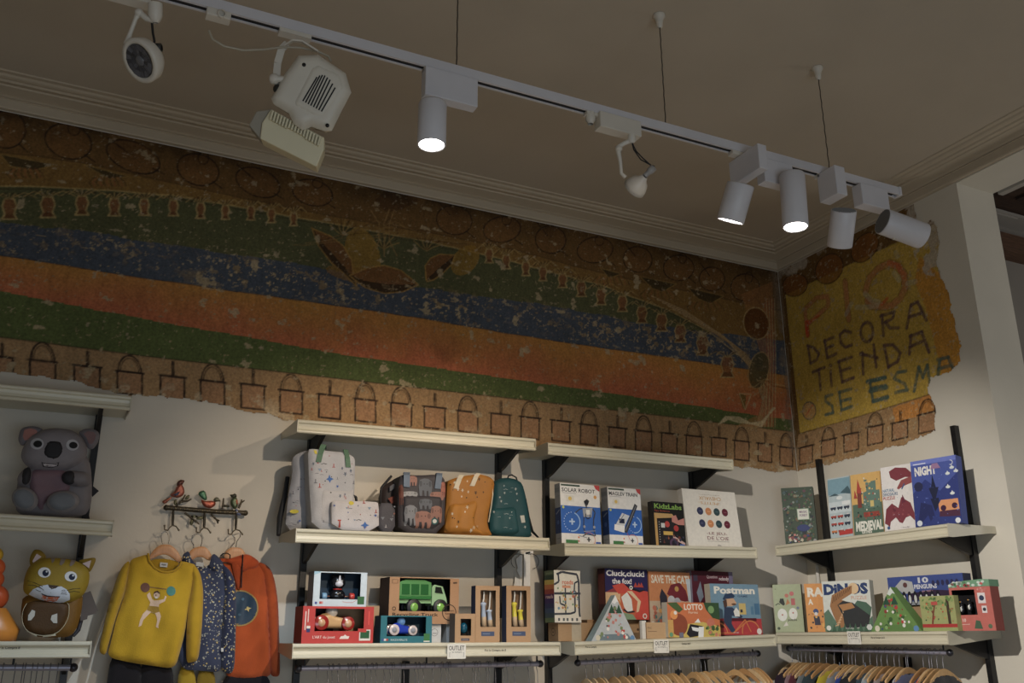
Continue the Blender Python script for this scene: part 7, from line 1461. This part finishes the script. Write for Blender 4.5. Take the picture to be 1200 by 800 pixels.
bird([('bird_body', [(402, 108), (440, 125), (490, 120), (530, 130), (522, 165), (485, 186), (440, 178), (412, 150)], (164, 84, 62), 0.013), ('head', [(505, 112), (530, 88), (556, 98), (572, 128), (540, 128), (520, 135)], (104, 104, 86), 0.010), ('tail', [(430, 122), (378, 68), (390, 42), (436, 30), (460, 110)], (64, 104, 78), 0.006)])
bird([('bird_body', [(665, 100), (700, 82), (718, 120), (715, 170), (690, 200), (655, 160), (652, 125)], (80, 92, 66), 0.012), ('head', [(645, 68), (672, 70), (690, 56), (708, 72), (706, 95), (668, 100)], (70, 70, 58), 0.010), ('breast', [(690, 105), (716, 110), (718, 150), (700, 172), (688, 140)], (176, 88, 64), 0.015), ('tail', [(690, 195), (712, 192), (756, 238), (735, 250), (700, 240)], (96, 104, 132), 0.006)])
HK = {}
for k, (hx, hy) in enumerate(((168, 205), (436, 225), (706, 240))):
    m = MB(C(56, 50, 38)); m.tube([B.P(*p) for p in q([(hx, hy), (hx-3, hy+60), (hx-6, hy+125)])], [0.005, 0.006, 0.005], 8); hk = m.make('hook', M_IRON, br)
    b0 = (hx-6, hy+128)
    for L in ([(b0[0]-5, b0[1]), (b0[0]-30, b0[1]+20), (b0[0]-50, b0[1]+48), (b0[0]-78, b0[1]+42), (b0[0]-82, b0[1]+12)], [(b0[0], b0[1]), (b0[0]+24, b0[1]+10), (b0[0]+44, b0[1]+44)]):
        m = MB(C(120, 110, 92)); pp_ = [B.P(p[0], p[1], 0.01+0.012*i) for i, p in enumerate(q(L))]; m.tube(pp_, 0.0028, 8); m.ball(pp_[-1], 0.0048, None, 8); m.make('prong', M_IRON, hk)
    HK[k] = b0

qq = c5(100, 640, 5.0)
def wood_hanger(label, d, L, hook, group=None):
    Bh = Bill(d); p = Bh.P(*qq([hook[-1]])[0]) if False else Bh.P(*qq([L[0]])[0])
    root = thing('wooden_hanger', label, 'hanger', tuple(p)); m = MB(C(186, 132, 84)); m.puff(chaikin(Bh.p(qq(L)), 1), Bh.o-Bh.n*0.006, Bh.r, Bh.u, Bh.n, 0.003, 0, er=0.006, step=0.008, flat=0.010); m.make('shoulder_bar', M_WOOD, root)
    m = MB(C(176, 170, 160)); m.tube([Bh.P(*a) for a in c5(180, 570, 7.275)(hook)], 0.0019, 8); m.make('hook', M_CHROME, root); return root
# hanger outlines in the (100,640)x5 crop
wood_hanger('light wooden hanger in the yellow sweater, hung from the left bird hook', 0.10, [(470, -12), (500, -8), (535, 20), (570, 80), (545, 95), (500, 60), (465, 45), (425, 55), (380, 78), (372, 62), (400, 20), (435, -8)], [(76, 490), (64, 430), (68, 395), (95, 382), (115, 390), (130, 420), (132, 455), (126, 488)])
wood_hanger('light wooden hanger in the navy floral shirt, hung from the middle bird hook', 0.075, [(670, 0), (705, 4), (735, 40), (742, 75), (722, 85), (690, 62), (650, 62), (622, 85), (600, 70), (596, 50), (625, 14)], [(348, 515), (322, 465), (328, 420), (360, 405), (395, 408), (414, 440), (410, 480), (402, 512)])
wood_hanger('light wooden hanger in the orange hoodie, hung from the right bird hook', 0.055, [(880, 6), (915, 10), (942, 48), (935, 80), (830, 80), (812, 66), (820, 30), (850, 8)], [(655, 520), (690, 480), (695, 440), (672, 416), (690, 410), (735, 395), (740, 425), (708, 470), (703, 515)])

def garment(name, label, d, parts, cat='sweater'):
    pass
# yellow sweater
B = Bill(0.135); YC_ = (178, 142, 12)
sw = thing('yellow_sweater', 'mustard yellow sweater printed with a weightlifter between two discs', 'sweater', tuple(B.P(185, 650)))
folds = lambda x, z: 0.004*math.sin(x*48+z*14)+0.0025*math.sin(x*95-z*30)
_, hS_ = puffpart('front', sw, B, qq([(262, 78), (320, 58), (368, 45), (378, 90), (410, 130), (465, 152), (520, 140), (548, 115), (558, 85), (610, 95), (650, 108), (640, 180), (605, 330), (585, 500), (560, 600), (525, 718), (400, 700), (260, 680), (125, 648), (150, 560), (180, 430), (215, 330), (236, 250), (250, 160)]), YC_, 0.022, 0.012, er=0.03, mat=M_FAB, wr=0.012, wsc=9, hfun=folds)
puffpart('sleeve', sw, B, qq([(262, 78), (220, 110), (185, 180), (150, 290), (110, 450), (82, 590), (85, 625), (118, 640), (140, 560), (175, 430), (210, 330), (232, 270), (252, 170)]), (170, 134, 12), 0.028, 0.012, er=0.025, mat=M_FAB, wr=0.01, wsc=14)
puffpart('sleeve', sw, B, qq([(612, 95), (650, 115), (678, 170), (692, 260), (688, 400), (678, 540), (662, 668), (625, 680), (592, 682), (590, 560), (596, 430), (606, 330), (625, 220)]), (172, 136, 12), 0.030, 0.012, er=0.025, mat=M_FAB, wr=0.01, wsc=14)
m = MB(C(164, 128, 14)); Bi = Bill(0.118); m.puff(chaikin(Bi.p(qq([(375, 85), (420, 70), (480, 72), (540, 85), (556, 100), (520, 140), (465, 152), (405, 132)])), 1), Bi.o-Bi.n*0.02, Bi.r, Bi.u, Bi.n, 0.002, 0, er=0.01); m.make('back_neck', M_FAB, sw)
m = MB(C(168, 132, 12)); m.tube([Vector((x, -B.d-0.013, z)) for x, z in B.p(qq([(366, 42), (372, 85), (400, 125), (440, 148), (480, 154), (520, 144), (550, 118), (562, 88)]))], 0.0048, 8); m.make('collar', M_FAB, sw)
m = MB(C(190, 190, 186)); m.prism(Bi.p(qq([(440, 92), (485, 96), (482, 122), (438, 118)])), Bi.o-Bi.n*0.012, Bi.r, Bi.u, Bi.n, 0, 0.001); m.prism(Bi.p(qq([(448, 100), (476, 102), (475, 112), (447, 110)])), Bi.o-Bi.n*0.0108, Bi.r, Bi.u, Bi.n, 0, 0.0004, C(120, 120, 120)); m.make('neck_label', M_PRINT, sw)
SK = (206, 176, 150)
decalpart('printed_weightlifter', sw, B, [(qq([(375, 236), (470, 250), (470, 256), (375, 243)]), (130, 96, 40)), (qq(px_ell(348, 242, 27, 28)), (104, 66, 50)), (qq(px_ell(498, 263, 27, 28)), (60, 120, 110)), (qq([(358, 285), (374, 268), (388, 308), (400, 318), (430, 316), (456, 310), (462, 290), (472, 296), (462, 322), (428, 340), (424, 368), (430, 384), (398, 394), (356, 374), (372, 350), (378, 328), (362, 300)]), SK), (qq(px_ell(414, 286, 17, 22)), SK), (qq([(396, 280), (402, 266), (420, 260), (434, 274), (430, 282), (416, 270)]), (84, 56, 40)),
      (qq([(368, 348), (424, 354), (430, 384), (400, 394), (358, 374)]), (150, 118, 34)), (qq([(356, 374), (384, 384), (356, 412), (336, 432), (326, 464), (308, 472), (318, 430), (334, 396)]), SK), (qq([(404, 392), (430, 384), (440, 410), (432, 440), (424, 466), (426, 480), (410, 472), (418, 436), (414, 412)]), SK), (qq(px_ell(410, 287, 3, 4)), (60, 40, 30)), (qq([(404, 298), (420, 296), (418, 306), (406, 306)]), (226, 220, 206))], hS_, off=0.0015)
# black trousers below it
Bt = Bill(0.10); tr_ = thing('black_trousers', 'black trousers hanging below the yellow sweater', 'trousers', tuple(Bt.P(165, 775)))
puffpart('left_leg', tr_, Bt, qq([(155, 610), (330, 640), (330, 900), (290, 1100), (100, 1100), (118, 850)]), (26, 24, 28), 0.02, 0.02, er=0.03, mat=M_FAB, wr=0.012, wsc=12); puffpart('right_leg', tr_, Bt, qq([(325, 640), (515, 680), (520, 900), (500, 1100), (320, 1100), (322, 900)]), (24, 22, 26), 0.02, 0.02, er=0.03, mat=M_FAB, wr=0.012, wsc=12)
# navy floral shirt
B = Bill(0.094); NV = (56, 62, 84)
sh = thing('floral_shirt', 'navy shirt covered in small pale flowers between the sweater and hoodie', 'shirt', tuple(B.P(245, 650)))
_, hN = puffpart('front', sh, B, qq([(560, 70), (600, 80), (640, 110), (690, 130), (735, 100), (760, 90), (800, 120), (830, 200), (810, 400), (800, 560), (800, 740), (700, 730), (540, 720), (545, 400), (570, 200)]), NV, 0.016, 0.012, er=0.03, mat=M_FAB, wr=0.014, wsc=12, hfun=folds)
_, hN2 = puffpart('sleeve', sh, B, qq([(795, 95), (850, 140), (878, 200), (886, 350), (880, 560), (872, 748), (795, 742), (788, 600), (800, 420), (815, 250)]), (44, 50, 74), 0.024, 0.012, er=0.022, mat=M_FAB, wr=0.012, wsc=14)
for L in ([(560, 60), (585, 35), (605, 30), (620, 80), (660, 120), (650, 140), (600, 110)], [(735, 55), (755, 42), (800, 90), (810, 120), (760, 150), (720, 120), (728, 90)]):
    puffpart('collar', sh, B, qq(L), (56, 62, 84), 0.010, 0.004, er=0.012, off=0.016, mat=M_FAB)
FL = [('star', (186, 184, 168)), ('star', (206, 180, 110)), ('dot', (150, 150, 150)), ('fig', (170, 170, 160))]
motifs(B, qq([(690, 150), (800, 150), (800, 730), (560, 715), (690, 500)]), hN, FL, 190, 31, 1.4, name='printed_flowers', par=sh); motifs(B, qq([(800, 150), (870, 200), (878, 400), (865, 740), (800, 735), (800, 500)]), hN2, FL, 110, 32, 1.4, name='printed_flowers', par=sh); motifs(B, qq([(565, 60), (605, 40), (640, 110), (790, 90), (800, 150), (690, 150), (610, 110)]), lambda x, y: 0.030, FL, 26, 33, 1.3, name='printed_flowers', par=sh)
m = MB(C(170, 170, 166)); m.prism(B.p(qq([(645, 92), (690, 96), (688, 122), (644, 116)])), B.o-B.n*0.0, B.r, B.u, B.n, 0.018, 0.019); m.make('neck_label', M_PRINT, sh)
m = MB(C(190, 190, 186)); m.prism(B.p(qq([(790, 594), (804, 594), (804, 616), (790, 616)])), B.o, B.r, B.u, B.n, 0.022, 0.0245); m.make('side_label', M_PRINT, sh)
Bt = Bill(0.07); ty = thing('yellow_trousers', 'olive yellow trousers hanging below the navy floral shirt', 'trousers', tuple(Bt.P(228, 790)))
puffpart('leg', ty, Bt, qq([(540, 690), (650, 700), (655, 1100), (535, 1100)]), (150, 124, 20), 0.018, 0.015, er=0.02, mat=M_FAB, wr=0.01); puffpart('leg', ty, Bt, qq([(650, 700), (766, 700), (764, 1100), (652, 1100)]), (120, 98, 20), 0.018, 0.015, er=0.02, mat=M_FAB, wr=0.01)
# orange hoodie
B = Bill(0.050); OR = (166, 72, 26)
ho = thing('orange_hoodie', 'orange hooded sweater with a round dark blue patch and black cord', 'sweater', tuple(B.P(295, 655)))
_, hO = puffpart('front', ho, B, qq([(770, 100), (880, 95), (1000, 95), (1050, 130), (1075, 300), (1080, 500), (1090, 700), (1085, 765), (960, 775), (800, 770), (800, 400)]), OR, 0.02, 0.012, er=0.03, mat=M_FAB, wr=0.012, wsc=12, hfun=folds)
_, hO2 = puffpart('sleeve', ho, B, qq([(1000, 85), (1070, 110), (1105, 170), (1130, 320), (1135, 480), (1142, 700), (1138, 765), (1080, 760), (1072, 600), (1060, 400), (1050, 200)]), (160, 68, 24), 0.028, 0.012, er=0.022, mat=M_FAB, wr=0.012, wsc=14)
puffpart('hood', ho, B, qq([(780, 70), (840, 75), (900, 55), (940, 45), (975, 60), (1020, 95), (1000, 130), (900, 155), (880, 120), (830, 95), (790, 90)]), (172, 70, 28), 0.02, 0.01, er=0.015, off=0.018, mat=M_FAB, wr=0.008, wsc=30)
puffpart('hood_side', ho, B, qq([(850, 90), (900, 70), (915, 150), (905, 260), (885, 250), (860, 150)]), (158, 64, 24), 0.01, 0.0, er=0.012, off=0.024, mat=M_FAB)
m = MB(C(16, 14, 16)); m.tube([Vector((x, -B.d-0.042, z)) for x, z in B.p(qq([(913, 52), (910, 110), (905, 180), (903, 245)]))], 0.0028, 6); m.make('cord', M_FAB, ho)
m = MB(C(16, 14, 16)); m.tube([Vector((x, -B.d-0.045, z)) for x, z in B.p(qq([(782, 60), (795, 48), (820, 44), (838, 55), (836, 78)]))], 0.0026, 6); m.make('cord', M_FAB, ho)
decalpart('round_patch', ho, B, [(qq(px_ell(900, 362, 108, 106, 0, 30)), (150, 120, 60)), (qq(px_ell(900, 362, 100, 98, 0, 30)), (36, 56, 74)), (qq([(948, 346), (952, 358), (968, 362), (954, 370), (952, 384), (942, 372), (930, 372), (940, 362)]), (206, 180, 110)), (qq(px_ell(920, 310, 8, 8)), (70, 100, 120)), (qq(px_ell(900, 400, 10, 7)), (60, 84, 100))], hO, off=0.002)
Bt = Bill(0.05); tk = thing('black_trousers', 'black trousers showing below the orange hoodie', 'trousers', tuple(Bt.P(288, 795)))
puffpart('legs', tk, Bt, qq([(800, 750), (950, 765), (1085, 740), (1090, 1000), (800, 1000)]), (24, 22, 28), 0.012, 0.012, er=0.02, mat=M_FAB, wr=0.01)

# ================================================================== hanging rails, hangers and clothes on them
M_HOOK = make_mat('steel_wire', 0.35, 0.6, 10, 0.03)
def rail(label, a, b, drops):
    a, b = Vector(a), Vector(b); root = thing('clothes_rail', label, 'rail', tuple((a+b)/2))
    m = MB(C(150, 150, 168)); m.tube([a, b], 0.0115, 14); m.make('pipe', M_RAIL, root)
    for p in (a, b):
        m = MB(C(50, 50, 58)); m.ball(p, 0.0165, None, 14); m.make('end_ball', M_RAIL, root)
    for t, top in drops:
        p = a+(b-a)*t; m = MB(C(34, 33, 34)); m.tube([p, Vector((p.x, p.y, top))], 0.0042, 6); m.make('drop_rod', M_BLACK, root)
    return a, b
M_RAIL = make_mat('dark_chrome', 0.3, 0.35, 10, 0.03)
ra, rb = on(1, -0.235, 350, 783), on(1, -0.235, 633, 777.5)
R2 = rail('dark metal clothes rail below the toy box shelf', ra, rb, [(0.02, 1.455), (0.5, 1.455), (0.985, 1.455)])
ra, rb = on(1, -0.235, 677, 776.5), on(1, -0.235, 888, 765.5)
R3 = rail('dark metal clothes rail below the board game shelf by the corner', ra, rb, [(0.0, 1.455), (0.52, 1.46), (0.97, 1.46)])
ra, rb = on(1, -0.235, -60, 782), on(1, -0.235, 86, 782)
R1 = rail('dark metal clothes rail below the cat backpack at the left edge', ra, rb, [(0.5, 1.455), (0.97, 1.455)])
ra, rb = on(0, -0.27, 924, 759.5), on(0, -0.27, 1113, 764.5)
R4 = rail('dark metal clothes rail on the right wall below the dinosaur puzzle', ra, rb, [(0.03, 1.50), (0.97, 1.50)])

# prototype hanger: local x across the shoulders, z up, origin at the hook's crown
def hanger_proto(wood=(196, 146, 92), drop=0.03):
    root = thing('clothes_hanger', '', 'hanger', (0, 0, 0), 'g')
    m = MB(C(120, 120, 126)); pts = []
    for k in range(10):
        a = math.radians(200-k*24); pts.append((0.0155*math.cos(a), 0, -0.0155+0.0155*math.sin(a)+0.003))
    pts += [(0.010, 0, -0.035), (0.002, 0, -0.048), (0.0, 0, -0.068-drop)]
    m.tube(pts, 0.0017, 6); m.make('hook', M_HOOK, root)
    m = MB(C(*wood)); n = 12; top, bot = [], []
    for k in range(n+1):
        t = k/n; x = -0.145+0.29*t; e = abs(x)/0.145
        z = -0.058-drop-0.060*e**1.5; th = 0.024*(1-0.35*e)
        top.append((x, z)); bot.append((x, z-th-0.004*(1-e)))
    P = top+bot[::-1]
    m.puff(P, Vector((0, 0.004, 0)), X_, Z_, -Y_, 0.002, 0.002, er=0.006, step=0.02, flat=0.008)
    m.make('shoulder_bar', M_WOOD, root); return root
def garment_proto(col, L=0.34, name='hanging_top'):
    m = MB(C(*col)); P = [(-0.03, -0.104), (-0.08, -0.112), (-0.145, -0.140), (-0.175, -0.175), (-0.20, -0.30), (-0.165, -0.31), (-0.15, -0.22), (-0.145, -L-0.08), (0.145, -L-0.08), (0.15, -0.22), (0.165, -0.31), (0.20, -0.30), (0.175, -0.175), (0.145, -0.140), (0.08, -0.112), (0.03, -0.104), (0.0, -0.12)]
    m.puff(P, Vector((0, 0, 0)), X_, Z_, -Y_, 0.011, 0.011, er=0.025, step=0.025, wr=0.005, wsc=18)
    return m
HP = {(False, 0): hanger_proto((190, 150, 104), 0.065), (True, 0): hanger_proto((206, 164, 110), 0.026), (True, 1): hanger_proto((186, 140, 90), 0.024), (True, 2): hanger_proto((216, 184, 138), 0.028)}
first = {k: True for k in HP}
hr = random.Random(9)
def put_hanger(pos, ang, label, group, kind=False):
    kk = (kind, hr.choice((0, 0, 1, 2)) if kind else 0); src = HP[kk]
    if first[kk]: r = src; first[kk] = False
    else:
        r = src.copy(); COL.objects.link(r)
        for c in src.children:
            d = c.copy(); COL.objects.link(d); d.parent = r
    r.location = pos; r.rotation_euler = (0, 0, ang); r['label'] = label; r['group'] = group; r['_o'] = tuple(pos)
    return r
# measured hook positions along each rail (photo x)
H2 = [372, 385, 390, 397, 408, 411, 415, 418, 429, 436, 441, 451, 458, 461, 469, 474, 487, 491, 497, 508, 518, 524, 527, 543, 555, 558, 562, 571, 574, 581, 591, 595, 603, 620, 630]
H3 = [687, 695, 702, 707, 719, 729, 737, 748, 757, 765, 769, 772, 776, 784, 788, 796, 811, 815, 821, 826, 836, 842, 860, 870, 878, 883, 886]
H1 = [4, 18, 27, 30, 38, 44, 51, 59, 68]
H4 = [927, 934, 938, 943, 948, 952, 959, 967, 976, 986, 993, 997, 1001, 1010, 1018, 1026, 1031, 1038, 1046, 1052, 1060, 1062, 1080, 1087, 1090, 1096, 1103]
def rail_pt(R, u, ax, d):
    a, b = R; lo, hi = 0.0, 1.0
    def pu(t):
        p = a+(b-a)*t-CAM; return 600+FPX*p.dot(RT)/p.dot(FW)
    for _ in range(30):
        mid = (lo+hi)/2
        if pu(mid) < u: lo = mid
        else: hi = mid
    return a+(b-a)*lo
ONES = ['', 'first', 'second', 'third', 'fourth', 'fifth', 'sixth', 'seventh', 'eighth', 'ninth', 'tenth', 'eleventh', 'twelfth', 'thirteenth', 'fourteenth', 'fifteenth', 'sixteenth', 'seventeenth', 'eighteenth', 'nineteenth']
TENS = {2: ('twentieth', 'twenty-'), 3: ('thirtieth', 'thirty-')}
def ordinal(k):
    if k < 20: return ONES[k]
    return TENS[k//10][0] if k % 10 == 0 else TENS[k//10][1]+ONES[k % 10]

TOPS4 = [(44, 26, 44), (150, 118, 124), (96, 40, 52), (120, 128, 132), (50, 66, 72), (196, 176, 34), (136, 140, 148), (40, 70, 150), (30, 30, 36), (60, 80, 92), (160, 170, 176), (168, 150, 146), (26, 26, 32), (176, 186, 196), (90, 100, 140), (206, 74, 50), (34, 34, 40), (24, 24, 30)]
NM4 = ['dark plum', 'dusty pink', 'burgundy', 'grey', 'dark teal', 'yellow', 'pale grey', 'royal blue', 'black', 'slate blue', 'silver grey', 'beige', 'ink black', 'ice blue', 'dusty blue', 'orange red', 'charcoal', 'jet black']
for R, H, ax, kind, grp, lab, angb in ((R2, H2, 1, False, 'hangers on the rail below the toy shelf', 'slim wooden hangers on the rail below the boxed toys', 1.62), (R3, H3, 1, True, 'hangers on the rail below the board games', 'light wooden hangers on the rail below the board games', 1.38), (R1, H1, 1, False, 'hangers on the rail at the far left', 'slim hangers on the rail below the cat backpack', 1.6), (R4, H4, 0, True, 'hangers on the rail on the right wall', 'light wooden hangers on the right wall rail', 0)):
    g = 0
    for k, u in enumerate(H):
        p = rail_pt(R, u, ax, 0); ang = (angb+hr.uniform(-0.06, 0.06)) if ax == 1 else (0.24+hr.uniform(-0.04, 0.04))
        pos = Vector((p.x, p.y, p.z+0.0135)); put_hanger(pos, ang, '%s from the left of the %s' % (ordinal(k+1), lab), grp, kind)
        # clothes on the hangers
        if R is R4 and k % 3 != 1 and g < len(TOPS4):
            m = garment_proto(TOPS4[g]); ob = m.make('hanging_top', M_FAB); ob.location = pos; ob.rotation_euler = (0, 0, ang); tag(ob, '%s child\'s top hanging on the right wall rail' % NM4[g], 'top', 'clothes on the right wall rail'); g += 1
# black clip between hangers
for u, v, lab in ((795, 787, 'black spotted hair bow clipped between hangers under the LOTTO game'),):
    o = on(1, -0.24, u, v); m = MB(C(24, 24, 26)); m.ball(o, (0.012, 0.01, 0.016), None, 10)
    for s_ in (-1, 1): m.puff(chaikin([(0, 0), (0.02*s_, 0.014), (0.022*s_, -0.012)], 1) if s_ > 0 else chaikin([(0, 0), (0.022*s_, -0.012), (0.02*s_, 0.014)], 1), o, X_, Z_, -Y_, 0.006, 0.006, er=0.008, step=0.008)
    tag(m.make('hair_bow', M_FAB, None, o), lab, 'bow')
for u in (985, 1015):   # metal trouser clips on the right wall rail
    o = on(0, -0.30, u, 788); m = MB(C(150, 150, 156)); m.box((o.x-0.01, o.y-0.012, o.z-0.022), (o.x+0.01, o.y+0.012, o.z+0.022)); m.tube([o+Z_*0.022, o+Z_*0.05], 0.003, 6)
    tag(m.make('trouser_clip', M_CHROME, None, o), 'metal trouser clip on the %s of the right wall rail' % ('left half' if u == 985 else 'middle'), 'clip')
